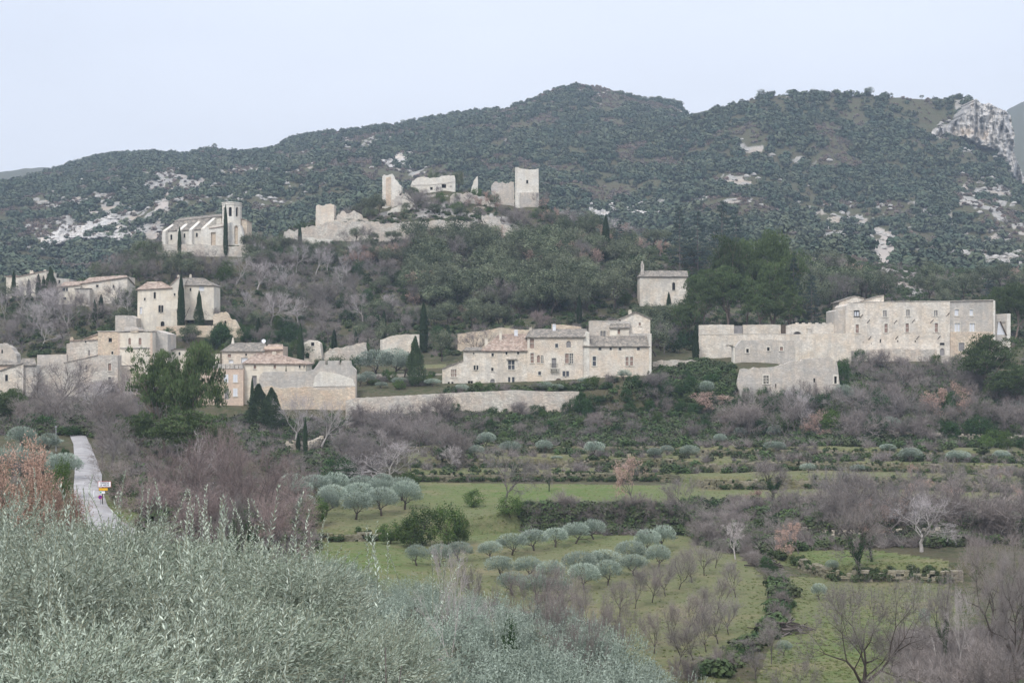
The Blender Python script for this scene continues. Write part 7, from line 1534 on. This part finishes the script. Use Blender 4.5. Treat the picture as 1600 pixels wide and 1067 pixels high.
wood([(1060, 790), (1280, 790), (1280, 850), (1120, 860), (1060, 830)], 22, [('thicket', .4, .6), ('bare', .15, .7), ('ivybush', .25, .4), ('laurel', .2, .4)], (3.5, 5.5), 160, 'shrubs between the meadow and the lower terraces', 26, 16, 240)
random.seed(77)
for i in range(30):
    u_ = 700 + i * 13 + random.uniform(-5, 5); k_ = random.choice(['ivybush', 'laurel', 'ivybush', 'olive', 'thicket'])
    plant(k_, u_, random.uniform(297.5, 301) if u_ < 905 else random.uniform(298, 304), random.uniform(1.0, 2.1) * (1.25 if u_ > 905 else 1), random.uniform(2, 3.6), group='garden bushes along the top of the retaining wall')
for i in range(15):
    plant(random.choice(['ivybush', 'ivybush', 'thicket', 'bare', 'laurel']), 1168 + i * 9.6 + random.uniform(-3, 3), random.uniform(291, 293.5), random.uniform(2.0, 5.2), random.uniform(1.4, 3), group='ivy and shrubs against the ivied ruin')
for i in range(16):
    plant(random.choice(['ivybush', 'bare', 'thicket', 'bare', 'laurel']), 1312 + i * 15 + random.uniform(-5, 5), random.uniform(318, 326), random.uniform(2.2, 4.6), None, group='shrubs against the foot of the chateau')
for i in range(16):
    plant(random.choice(['ivybush', 'ivybush', 'thicket', 'laurel', 'bare']), 906 + i * 9 + random.uniform(-4, 4), random.uniform(291, 299), random.uniform(1.6, 3.6), random.uniform(2, 4), group='brambles and ivy below the east wing of the long house')
for i in range(12):
    plant(random.choice(['olive', 'ivybush', 'olive', 'thicket', 'laurel']), 562 + i * 10.5 + random.uniform(-4, 4), random.uniform(300, 316), random.uniform(1.4, 3.2), random.uniform(2, 3.6), group='olives and shrubs between the rampart and the long house')
for i in range(7):
    plant(random.choice(['ivybush', 'thicket', 'bare']), 570 + i * 48 + random.uniform(-9, 9), random.uniform(291, 294), random.uniform(1.5, 3.4), None, group='shrubs against the foot of the retaining wall')
for (u_, Y_, h_) in ((886, 292.5, 3.2), (897, 292, 4.6), (906, 293, 5.2), (915, 292, 4.4), (926, 293.5, 4.8), (838, 292, 3.0), (770, 292.5, 2.4)):
    plant('ivybush', u_, Y_, h_, random.uniform(2.6, 4), group='ivy tumbling over the right end of the retaining wall')
for i in range(15):
    plant(random.choice(['holm', 'holm', 'bare', 'brown', 'laurel']), 536 + i * 18 + random.uniform(-7, 7), random.uniform(468, 473), random.uniform(4.0, 7.0), None, group='trees close under the castle rampart')
for (u_, Y_, w_, h_) in ((186, 150, 4, 5), (160, 186, 4, 4.5), (150, 205, 4, 4)):
    plant('bare', u_, Y_, h_, w_, group='bare bushes overhanging the lane')
for i in range(30):
    u_ = random.uniform(540, 860); Y_ = random.uniform(482, 508); u_ = u_ if not any(a < u_ < b_ and c_ < Y_ < d_ for a, b_, c_, d_ in KEEP) else u_ + 12
    plant(random.choice(['holm', 'laurel', 'bare', 'bare', 'brown', 'holm', 'thicket']), u_, Y_, random.uniform(3, 6.2), None, group='shrubs among the castle ruins')
for i in range(26):
    plant(random.choice(['ivybush', 'holm', 'laurel', 'bare', 'ivybush']), random.uniform(262, 480), random.uniform(329, 341), random.uniform(3.5, 6.5), None, group='ivied trees behind the village houses')
for i in range(7):
    plant('ivybush', 488 + i * 11, random.uniform(312, 320), random.uniform(5.5, 7.5), random.uniform(3.5, 5), group='ivy and evergreens behind the crenellated rampart')
for i in range(9):
    plant(random.choice(['ivybush', 'bare', 'bare', 'thicket']), random.uniform(60, 180), random.uniform(300, 303.5), random.uniform(3, 5), None, group='shrubs at the foot of the lower rampart')
for (u_, Y_, h_) in ((522, 345, 7), (556, 350, 6), (700, 352, 7), (1045, 372, 8), (905, 372, 8), (404, 352, 6.5), (158, 372, 6.5), (600, 365, 8)):
    plant('cypress', u_, Y_, h_, 1.6, group='cypresses in the hill wood')
# ---- labels for the planted trees that have none: kind, size and the nearest thing one can find
MARKS = [('the rounded mountain summit', 900, 140), ('the notch of the skyline', 1075, 180), ('the cliff top', 1530, 155), ('the right hill crest', 1210, 148), ('the flat right hill top', 1370, 145), ('the left skyline knoll', 335, 232), ('the far left ridge end', 60, 262), ('the long left skyline', 630, 190), ('the church', 315, 360), ('the castle keep', 823, 300), ('the broken pink tower', 612, 300), ('the castle hall ruin', 676, 290), ('the castle turret', 508, 335), ('the long castle rampart', 690, 365), ('the lone tall thin cypress', 946, 370), ('the chapel', 1036, 450),
         ('the big rounded pines', 1165, 440), ('the chateau', 1430, 515), ('the ruined annex', 1568, 510), ('the ivied ruin front', 1235, 595), ('the arched gateway', 1245, 530), ('the garden wall', 1150, 515), ('the long stone house', 870, 555), ('the long house gable tower', 993, 505), ('the long house left wing', 715, 580),
         ('the broad cone-shaped conifer', 649, 570), ('the tall dark cypress', 662, 510), ('the silver olive terrace', 610, 567), ('the crenellated rampart', 480, 600), ('the satellite dish house', 385, 545), ('the cream hipped-roof house', 430, 575), ('the pink shuttered house', 358, 600), ('the plaster house', 211, 550), ('the stone barn', 146, 535),
         ('the tall ruined house', 246, 480), ('the farmhouse', 145, 450), ('the old house at the far left', 40, 450), ('the gabled cottage', 25, 585), ('the two tall pines', 285, 620), ('the town sign', 162, 770), ('the russet oak', 60, 770), ('the curved garden wall', 480, 715), ('the upper olive grove', 555, 785),
         ('the bright laurel clump', 680, 815), ('the lower field olive row', 800, 860), ('the pink-leaved meadow oak', 986, 745), ('the grey bare meadow tree', 787, 745), ('the orchard', 1080, 960), ('the log pile', 1178, 858), ('the two ivy-clad trees', 1350, 845), ('the large spreading field tree', 1350, 980),
         ('the huge dense grey tree', 1550, 900), ('the ivied terrace oak', 1204, 745), ('the white-stoned highest terrace wall', 1520, 715), ('the pale retaining wall', 720, 630), ('the tall dark pine by the chateau', 1540, 590), ('the hut ruin in the wood', 586, 500), ('the folly ruin', 347, 505), ('the window ruin', 487, 545),
         ('the dead whitish olive-slope tree', 704, 900), ('the reddish bare trees', 340, 790), ('the near olives', 300, 900), ('the scree tongue', 1380, 400), ('the brown oak below the chateau', 1475, 620), ('the large pinkish tree', 1105, 635), ('the pale bare tree behind the grove', 619, 725), ('the meadow', 900, 775)]
def rel(du, dy):
    a = abs(du); b_ = abs(dy)
    if a < 12 and b_ < 12: return 'close against'
    v = 'above' if dy < 0 else 'below'; h = 'left' if du < 0 else 'right'
    if b_ > 2.2 * a: return 'straight %s' % v
    if a > 2.2 * b_: return 'level with and %s of' % h
    return '%s and %s of' % (v, h)
used = {}
todo = []
for rec in PLACED:
    root, kind, u, y, h, lab, grp, desc = rec
    if lab: root['label'] = lab; used[lab] = root
    else: todo.append(rec)
    if grp: root['group'] = grp
for root, kind, u, y, h, lab, grp, desc in todo:
    H = KINDS[kind][0][0]; q_ = h / H; ms = sorted(MARKS, key=lambda m_: (m_[1] - u) ** 2 + ((m_[2] - y) * 1.3) ** 2)
    tall = 'tall' if q_ > 1.08 else 'low' if q_ < .62 else 'mid-sized' if q_ < .9 else 'full-grown'
    w_ = root.scale[0] / root.scale[2]; shp = 'broad' if w_ > 1.1 else 'slender' if w_ < .92 else 'rounded'
    opts = []
    for mk in ms[:4]:
        du, dy = u - mk[1], y - mk[2]; D_ = math.hypot(du, dy); far = 'just ' if D_ < 26 else 'a little ' if D_ < 60 else 'well '
        rr = rel(du, dy); ph = '%s%s %s' % ('' if rr.startswith('close') else far, rr, mk[0])
        opts += ['%s %s %s' % (tall, desc, ph), '%s %s %s %s' % (tall, shp, desc, ph)]
    for a in ms[:3]:
        for b2 in ms[:6]:
            if a is not b2: opts.append('%s %s %s %s, toward %s' % (tall, shp, desc, rel(u - a[1], y - a[2]) + ' ' + a[0], b2[0]))
    for o_ in opts:
        if o_ not in used and len(o_.split()) <= 16: break
    else:
        o_ = opts[1]
        # nothing tells these apart: they share the label and one group
        g_ = 'lookalike ' + desc + 's near ' + ms[0][0][4:]
        used[o_]['group'] = g_; root['group'] = g_
    used.setdefault(o_, root); root['label'] = o_

# ---- stuff: scrub on the mountains, undergrowth on the hill and banks, loose rocks, grass tufts
def bush_tpl(name, seed, n, R, size, mat, flat=.75, twiggy=False):
    r = np.random.default_rng(seed); k = 9; d = rdir(r, k); d[:, 2] = np.abs(d[:, 2]); ctr = d * R * .5 * np.array([1, 1, flat]) + np.array([0, 0, R * .35])
    if twiggy:
        A = np.zeros((n, 3)) + r.normal(size=(n, 3)) * R * .15; A[:, 2] = np.abs(A[:, 2]); dd = rdir(r, n); dd[:, 2] = np.abs(dd[:, 2]) + .25; B = A + norm(dd) * R * r.uniform(.5, 1.1, (n, 1)); S_ = norm(np.cross(B - A, r.normal(size=A.shape))) * size
        me = mesh_np(name, np.stack([A - S_, A + S_, B], 1).reshape(-1, 3), None, np.arange(n * 3).reshape(-1, 3), tint=r.random(n))
    else:
        C, D, Nn, s, w_, t = clump_leaves(r, ctr, np.full(k, R * .52), n // k, size, jitter=.5, up=.4, asp=.8); me = leaves_mesh(name, C, D, Nn, s, w_, t)
    me.materials.append(M[mat]); return bpy.data.objects.new(name, me)
def scatter(name, label, pts, tpls, smin, smax, seed=0):
    """one object of kind stuff: its points carry copies of a few plants through geometry nodes"""
    me = bpy.data.meshes.new(name); me.vertices.add(len(pts)); me.vertices.foreach_set('co', np.asarray(pts, np.float32).ravel()); me.update()
    o = bpy.data.objects.new(name, me); COL.objects.link(o); tag(o, label, None, kind='stuff')
    ng = bpy.data.node_groups.new(name + '_nodes', 'GeometryNodeTree'); ng.interface.new_socket('Geometry', in_out='INPUT', socket_type='NodeSocketGeometry'); ng.interface.new_socket('Geometry', in_out='OUTPUT', socket_type='NodeSocketGeometry')
    gi = ng.nodes.new('NodeGroupInput'); go = ng.nodes.new('NodeGroupOutput'); g2 = ng.nodes.new('GeometryNodeGeometryToInstance')
    for t in tpls:
        oi = ng.nodes.new('GeometryNodeObjectInfo'); oi.inputs['Object'].default_value = t; oi.transform_space = 'ORIGINAL'; ng.links.new(oi.outputs['Geometry'], g2.inputs[0])
    ip = ng.nodes.new('GeometryNodeInstanceOnPoints'); ng.links.new(gi.outputs[0], ip.inputs['Points']); ng.links.new(g2.outputs[0], ip.inputs['Instance']); ip.inputs['Pick Instance'].default_value = True
    def rnd(dt, lo, hi, sd):
        n_ = ng.nodes.new('FunctionNodeRandomValue'); n_.data_type = dt
        ins_ = [i for i in n_.inputs if i.enabled]
        mn = [i for i in n_.inputs if i.name == 'Min' and i.enabled][0]; mx = [i for i in n_.inputs if i.name == 'Max' and i.enabled][0]; mn.default_value = lo; mx.default_value = hi
        [i for i in n_.inputs if i.name == 'Seed'][0].default_value = sd
        return [x for x in n_.outputs if x.enabled][0]
    ng.links.new(rnd('INT', 0, len(tpls) - 1, seed + 3), ip.inputs['Instance Index'])
    ng.links.new(rnd('FLOAT_VECTOR', (0, 0, 0), (.15, .15, 6.28), seed + 1), ip.inputs['Rotation'])
    ng.links.new(rnd('FLOAT', smin, smax, seed + 2), ip.inputs['Scale'])
    ng.links.new(ip.outputs[0], go.inputs[0])
    md = o.modifiers.new('scatter', 'NODES'); md.node_group = ng
    return o
tp_d = [bush_tpl('maquis_bush', 700 + i, 110, 2.1, .95, 'maquis', .9) for i in range(4)]
tp_g = [bush_tpl('grey_bush', 710 + i, 100, 1.7, .8, 'maquis_grey', .8) for i in range(3)]
tp_b = [bush_tpl('bramble_bush', 720 + i, 170, 1.0, .30, 'bramble', .6) for i in range(4)]
tp_t = [bush_tpl('twig_bush', 730 + i, 110, 1.2, .022, 'twig', twiggy=True) for i in range(3)]
tp_g2 = [bush_tpl('grass_tuft', 740 + i, 36, .38, .05, 'tuft', twiggy=True) for i in range(3)]

def sample_area(n, Y0, Y1, u0, u1, seed):
    r = np.random.default_rng(seed); Y = np.sqrt(r.uniform(Y0 ** 2, Y1 ** 2, n)); u = r.uniform(u0, u1, n); return r, u, Y
r, u, Y = sample_area(92000, 575, 1500, -360, 1960, 900)
x = (u - 800) / FPX * Y; z = base_z(u, Y); py = HZ - z / Y * FPX
rm = rockmask(u, py, x, Y); dens = fbm(x / 45 + 2, Y / 45 + 8, 3); scr = (blob(u, py, 1380, 388, 16, 34, -8) > .38) | (blob(u, py, 255, 318, 8, 20, 25) > .45) | (blob(u, py, 312, 292, 7, 17, 20) > .45)
keep = (r.random(len(u)) > np.maximum(rm * .6, rocksoft(u, py) * .55)) & (r.random(len(u)) < np.clip((dens - .30) * 5.5, .34, 1)) & ~scr & ~inpoly(u, py, cp)
kind_n = fbm(x / 30 + 50, Y / 30 + 20, 3) + r.normal(size=len(u)) * .06
grey = keep & (kind_n > .56); dark = keep & ~grey
pts = np.stack([x, Y, z - .3], -1)
scatter('hillside_scrub', 'dense dark green holm oak and box scrub covering the mountain slopes', pts[dark], tp_d, .4, 2.4, 1)
scatter('dry_hillside_scrub', 'grey and brownish leafless scrub between the dark bushes on the mountain', pts[grey], tp_g, .5, 1.3, 2)
# undergrowth
def sample_px(poly, n, Ymin, seed, Ymax=560):
    r = np.random.default_rng(seed); xs = [p[0] for p in poly]; ys = [p[1] for p in poly]; out = []
    U_ = r.uniform(min(xs), max(xs), n * 3); Y_ = r.uniform(min(ys), max(ys), n * 3); ok = inpoly(U_, Y_, poly)
    for a, b_ in list(zip(U_[ok], Y_[ok]))[:n]:
        d_ = depth_at(a, b_, Ymin)
        d_ += r.uniform(-1.5, 1.5)
        if d_ > Ymax or any(k0 < a < k1 and y0 < d_ < y1 for k0, k1, y0, y1 in KEEP): continue
        out.append((a, d_))
    if not out: print('EMPTY', poly[0], Ymin); return np.zeros((0, 3))
    out = np.array(out); zz_ = base_z(out[:, 0], out[:, 1])
    return np.stack([(out[:, 0] - 800) / FPX * out[:, 1], out[:, 1], zz_ - .1], -1)
def world_fill(n, Y0, Y1, u0, u1, seed):
    r, u, Y = sample_area(n, Y0, Y1, u0, u1, seed); ok = np.ones(n, bool)
    for k0, k1, y0, y1 in KEEP: ok &= ~((u > k0) & (u < k1) & (Y > y0 - 1) & (Y < y1))
    u = u[ok]; Y = Y[ok]; return np.stack([(u - 800) / FPX * Y, Y, base_z(u, Y) - .1], -1)
P1 = [world_fill(9000, 95, 560, 1600, 2300, 911), world_fill(5000, 95, 560, -800, -40, 912), world_fill(13000, 345, 560, -100, 1700, 910), sample_px([(640, 648), (1010, 650), (1160, 635), (1600, 640), (1600, 700), (640, 698)], 3000, 262, 911, 328),
      sample_px([(820, 798), (1060, 798), (1075, 835), (820, 835)], 700, 196, 912, 208), sample_px([(1070, 785), (1600, 790), (1600, 850), (1120, 865), (1060, 830)], 800, 160, 913, 240),
      sample_px([(1090, 560), (1150, 575), (1160, 640), (1010, 640), (1010, 590)], 700, 296, 914, 325), sample_px([(1310, 572), (1600, 590), (1600, 645), (1310, 640)], 900, 296, 915, 330),
      sample_px([(640, 700), (1600, 708), (1600, 755), (1050, 752), (640, 742)], 220, 248, 916, 285), sample_px([(0, 620), (560, 650), (640, 700), (560, 750), (440, 760), (400, 720), (0, 700)], 1300, 225, 917, 296),
      sample_px([(200, 700), (430, 700), (500, 850), (440, 930), (240, 900)], 500, 110, 918, 220), sample_px([(1205, 885), (1238, 930), (1232, 960), (1190, 1015), (1120, 1060), (1100, 1058), (1195, 985), (1212, 945)], 150, 100, 919, 170), sample_px([(560, 600), (1100, 590), (1100, 612), (560, 620)], 500, 297, 920, 300.5)]
scatter('undergrowth', 'dark green brambles, ivy and box filling the wood floor and the banks', np.concatenate(P1), tp_b, .4, 1.6, 5)
P4 = []
rw = np.random.default_rng(970)
for k_, u0_, u1_, n_ in ((10, 1160, 1520, 260), (10, 500, 640, 90), (12, 1200, 1520, 260), (14, 640, 1080, 700), (14, 1080, 1640, 560), (16, 640, 1640, 1000), (18, 640, 1640, 900), (20, 640, 1640, 600)):
    uu_ = rw.uniform(u0_, u1_, n_); uu_ = uu_[vn(uu_ / 22 + k_ * 5, uu_ * 0) > .30]
    YY_ = np.interp(uu_, [p[0] for p in LINES[k_]], [p[1] for p in LINES[k_]]) + rw.uniform(-1.2, .5, len(uu_))
    P4.append(np.stack([(uu_ - 800) / FPX * YY_, YY_, base_z(uu_, YY_) + rw.uniform(-.1, .5, len(uu_))], -1))
scatter('wall_ivy', 'dark ivy and brambles hanging over the terrace walls', np.concatenate(P4), tp_b, .25, .72, 9)
P2 = [world_fill(7000, 95, 560, 1600, 2300, 931), world_fill(4000, 95, 560, -800, -40, 932), world_fill(5200, 345, 560, -100, 1700, 930), sample_px([(560, 650), (1010, 650), (1160, 635), (1600, 640), (1600, 700), (560, 698)], 1500, 262, 931, 328), sample_px([(820, 798), (1060, 798), (1075, 835), (820, 835)], 450, 196, 932, 208),
      sample_px([(1070, 785), (1600, 790), (1600, 850), (1120, 865), (1060, 830)], 1100, 160, 933, 240), sample_px([(0, 620), (560, 650), (640, 700), (560, 750), (440, 760), (400, 720), (0, 700)], 1500, 225, 934, 296),
      sample_px([(1310, 572), (1600, 590), (1600, 645), (1310, 640)], 800, 296, 935, 330), sample_px([(640, 700), (1600, 708), (1600, 755), (1050, 752), (640, 742)], 260, 248, 936, 285), sample_px([(200, 700), (430, 700), (500, 850), (440, 930), (240, 900)], 900, 110, 937, 220),
      sample_px([(720, 890), (1000, 890), (960, 990), (720, 960)], 700, 66, 938, 130), sample_px([(1400, 985), (1600, 960), (1600, 1067), (1400, 1067)], 500, 70, 939, 130)]
scatter('leafless_undergrowth', 'grey leafless twigs of shrubs and saplings between the trees', np.concatenate(P2), tp_t, .5, 1.7, 6)
P3 = [sample_px(g_, n_, 95, 950 + i, 300) for i, (g_, n_) in enumerate([(GRASS[0], 7000), (GRASS[1], 4200), (GRASS[2], 1200), (GRASS[3], 3500), (GRASS[5], 900), ([(1180, 880), (1500, 900), (1600, 1067), (1150, 1067)], 2500)])]
scatter('grass', 'short winter grass and dry tufts on the fields and terraces', np.concatenate(P3), tp_g2, .2, .7, 7)
# loose limestone rocks on the mountain
r, u, Y = sample_area(26000, 575, 1460, -120, 1720, 960); x = (u - 800) / FPX * Y; z = base_z(u, Y); py = HZ - z / Y * FPX; rm = rockmask(u, py, x, Y)
ok = r.random(len(u)) < np.maximum(rm * .5, rocksoft(u, py) * .5) * (fbm(x / 12 + 4, Y / 6, 3) > .44); Pk = np.stack([x, Y, z - .2], -1)[ok]
def rock_tpl(seed):
    r = np.random.default_rng(seed); v = []; f = []
    rings = 4; sg = 7
    for i in range(rings):
        a = i / (rings - 1) * PI / 2; 
        for j in range(sg): t = 2 * PI * j / sg; k_ = r.uniform(.7, 1.2); v.append((math.cos(t) * math.cos(a * .92) * k_ * 1.3, math.sin(t) * math.cos(a * .92) * k_, math.sin(a) * .75 * r.uniform(.8, 1.15)))
    f = [(i * sg + j, i * sg + (j + 1) % sg, (i + 1) * sg + (j + 1) % sg, (i + 1) * sg + j) for i in range(rings - 1) for j in range(sg)] + [tuple(range((rings - 1) * sg, rings * sg))]
    me = pymesh('rock', v, f); me.materials.append(M['rocks']); return bpy.data.objects.new('rock', me)
M['rocks'] = plain('outcrop_limestone', (0.46, 0.44, 0.41), 0.2, 1.0, 0.4)
scatter('rock_outcrops', 'pale limestone outcrops and boulders on the mountain slopes', Pk, [rock_tpl(800 + i) for i in range(4)], .5, 2.4, 8)

# ---- log piles
def logpile(u, Y, n, L, label, seed):
    r = random.Random(seed); root = thing('log_pile', label, 'log pile', G(u, Y)); 
    for i in range(n):
        a = r.gauss(0, .7); x = r.gauss(0, 1.0); y = r.gauss(0, .8); z = r.uniform(0.05, .3 + 1.0 * math.exp(-(x * x + y * y)))
        d = Vector((math.cos(a), math.sin(a) * .6, r.gauss(0, .3))).normalized() * L * r.uniform(.5, 1); c_ = Vector((x, y, z)); q = MB(); rad = r.uniform(.05, .12); q.tube(c_ - d / 2, c_ + d / 2, rad, rad * .7, 6)
        q.build('log', M['bark' if i % 2 else 'bark_dark'], root)
logpile(1200, 172, 46, 1.6, 'heap of cut pinkish logs beside the small forked pale tree', 1)
logpile(1231, 132, 50, 1.5, 'round heap of cut branches at the edge of the orchard field', 2)
# ------------------------------------------------------------------ signs
M['sign_white'] = plain('sign_white', (0.80, 0.81, 0.84), 0.03, 0.4)
M['sign_red'] = plain('sign_red', (0.45, 0.03, 0.03), 0.05, 0.4)
M['sign_blue'] = plain('sign_blue', (0.03, 0.04, 0.32), 0.05, 0.4)
M['sign_yellow'] = plain('sign_yellow', (0.75, 0.42, 0.03), 0.05, 0.4)
M['sign_green'] = plain('sign_green', (0.05, 0.32, 0.15), 0.05, 0.4)
M['ink'] = plain('sign_lettering', (0.03, 0.03, 0.06), 0.05, 0.5)
PX = 146 / FPX
def text_mesh(s, size):
    cu = bpy.data.curves.new('lettering', 'FONT'); cu.body = s; cu.size = size; cu.align_x = 'CENTER'; cu.align_y = 'CENTER'; cu.extrude = .004; cu.offset = size * .018
    o = bpy.data.objects.new('lettering', cu); COL.objects.link(o); dg = bpy.context.evaluated_depsgraph_get(); me = bpy.data.meshes.new_from_object(o.evaluated_get(dg)); bpy.data.objects.remove(o); return me
base = G(160, 146)
zpx = lambda y: (HZ - y) * PX - base.z
xpx = lambda x: (x - 160) * PX
t = thing('town_sign', 'white town name sign with red edge above yellow and white plates on a dark post', 'road sign', base)
q = MB(); q.tube((0, 0, -.2), (0, 0, zpx(750)), .05, .05, 8); q.build('post', M['iron'], t)
def plate(y0, y1, x0, x1, mat, name, edge=None, dy=-.07):
    q = MB()
    if edge: q.box(xpx(x0) - .035, xpx(x1) + .035, dy, dy + .02, zpx(y1) - .035, zpx(y0) + .035); e = q.build(name + '_border', M[edge], t); q = MB()
    q.box(xpx(x0), xpx(x1), dy - .012, dy - .001, zpx(y1), zpx(y0)); return q.build(name, M[mat], t)
p1 = plate(752.3, 760.2, 154, 173.3, 'sign_white', 'name_plate', 'sign_red')
for s, y, sz in (('OPPEDE', 754.4, .26), ('LE VIEUX', 757.9, .24)):
    me = text_mesh(s, sz); me.materials.clear(); me.materials.append(M['ink']); o = link('lettering', me, p1, loc=(xpx(163.6), -.088, zpx(y))); o.rotation_euler = (PI / 2, 0, 0)
plate(762.2, 766, 155, 168.6, 'sign_yellow', 'yellow_plate', 'iron')
p3 = plate(767, 770.6, 157, 164.3, 'sign_white', 'white_plate'); q = MB(); q.tube((xpx(157.8), -.09, zpx(768.8)), (xpx(157.8), -.1, zpx(768.8)), .09, .09, 12); q.build('green_emblem', M['sign_green'], p3)
def noparking(u, Y, yc, yb, label, rpx, post='metal'):
    b0 = G(u, Y); k = Y / FPX; t = thing('no_parking_sign', label, 'road sign', b0); zc = (HZ - yc) * k - b0.z; R = rpx * k
    q = MB(); q.tube((0, 0, -.2), (0, 0, zc + R), .04, .04, 8); q.build('post', M[post], t)
    q = MB(); q.tube((0, -.05, zc), (0, -.07, zc), R, R, 20); d = q.build('disc', M['sign_red'], t)
    q = MB(); q.tube((0, -.0715, zc), (0, -.076, zc), R * .76, R * .76, 20); q.build('blue_field', M['sign_blue'], d)
    q = MB(); c_ = math.cos(PI / 4); w = R * .11; Lh = R * .76
    q.add([(-Lh * c_ - w * c_, -.079, zc + Lh * c_ - w * c_), (-Lh * c_ + w * c_, -.079, zc + Lh * c_ + w * c_), (Lh * c_ + w * c_, -.079, zc - Lh * c_ + w * c_), (Lh * c_ - w * c_, -.079, zc - Lh * c_ - w * c_)], [(0, 3, 2, 1)])
    q.build('slash', M['sign_red'], d)
    return t
noparking(156.8, 145.5, 776.3, 797, 'no-parking disc on a grey post in front of the town sign', 3.1)
noparking(99.5, 205, 703.5, 715, 'round no-parking disc further up the lane', 3.9)
t = thing('lamp_post', 'thin pale grey post left of the upper no-parking sign', 'post', G(87.5, 200)); q = MB(); q.tube((0, 0, -.2), (0, 0, 3.4), .07, .06, 8); q.build('pole', M['metal'], t); q = MB(); q.box(-.1, .1, -.12, .12, 3.4, 3.62); q.build('cap', M['metal'], t)
# stub post of the lane
t = thing('lane_bollard', 'short white bollard on the lane edge by the town sign', 'bollard', G(147, 152)); q = MB(); q.tube((0, 0, -.1), (0, 0, .8), .07, .07, 8); q.build('post', M['sign_white'], t); q = MB(); q.tube((0, 0, .8), (0, 0, .86), .075, .03, 8); q.build('cap', M['sign_white'], t)

# ------------------------------------------------------------------ the air
if HAZE > 0:
    q = MB(); q.box(-3600, 3600, -60, 3100, -60, 780)
    hm = bpy.data.materials.new('air'); hm.use_nodes = True; nt = hm.node_tree; nt.nodes.clear()
    vo = nt.nodes.new('ShaderNodeVolumePrincipled'); vo.inputs['Color'].default_value = (0.62, 0.78, 1.0, 1); vo.inputs['Density'].default_value = HAZE; vo.inputs['Anisotropy'].default_value = 0.0
    mo = nt.nodes.new('ShaderNodeOutputMaterial'); nt.links.new(vo.outputs[0], mo.inputs['Volume'])
    hz = q.build('haze', hm); hz['kind'] = 'stuff'; hz['label'] = 'thin blue winter haze over the valley'
print('objects', len(bpy.data.objects), 'placed', len(PLACED))
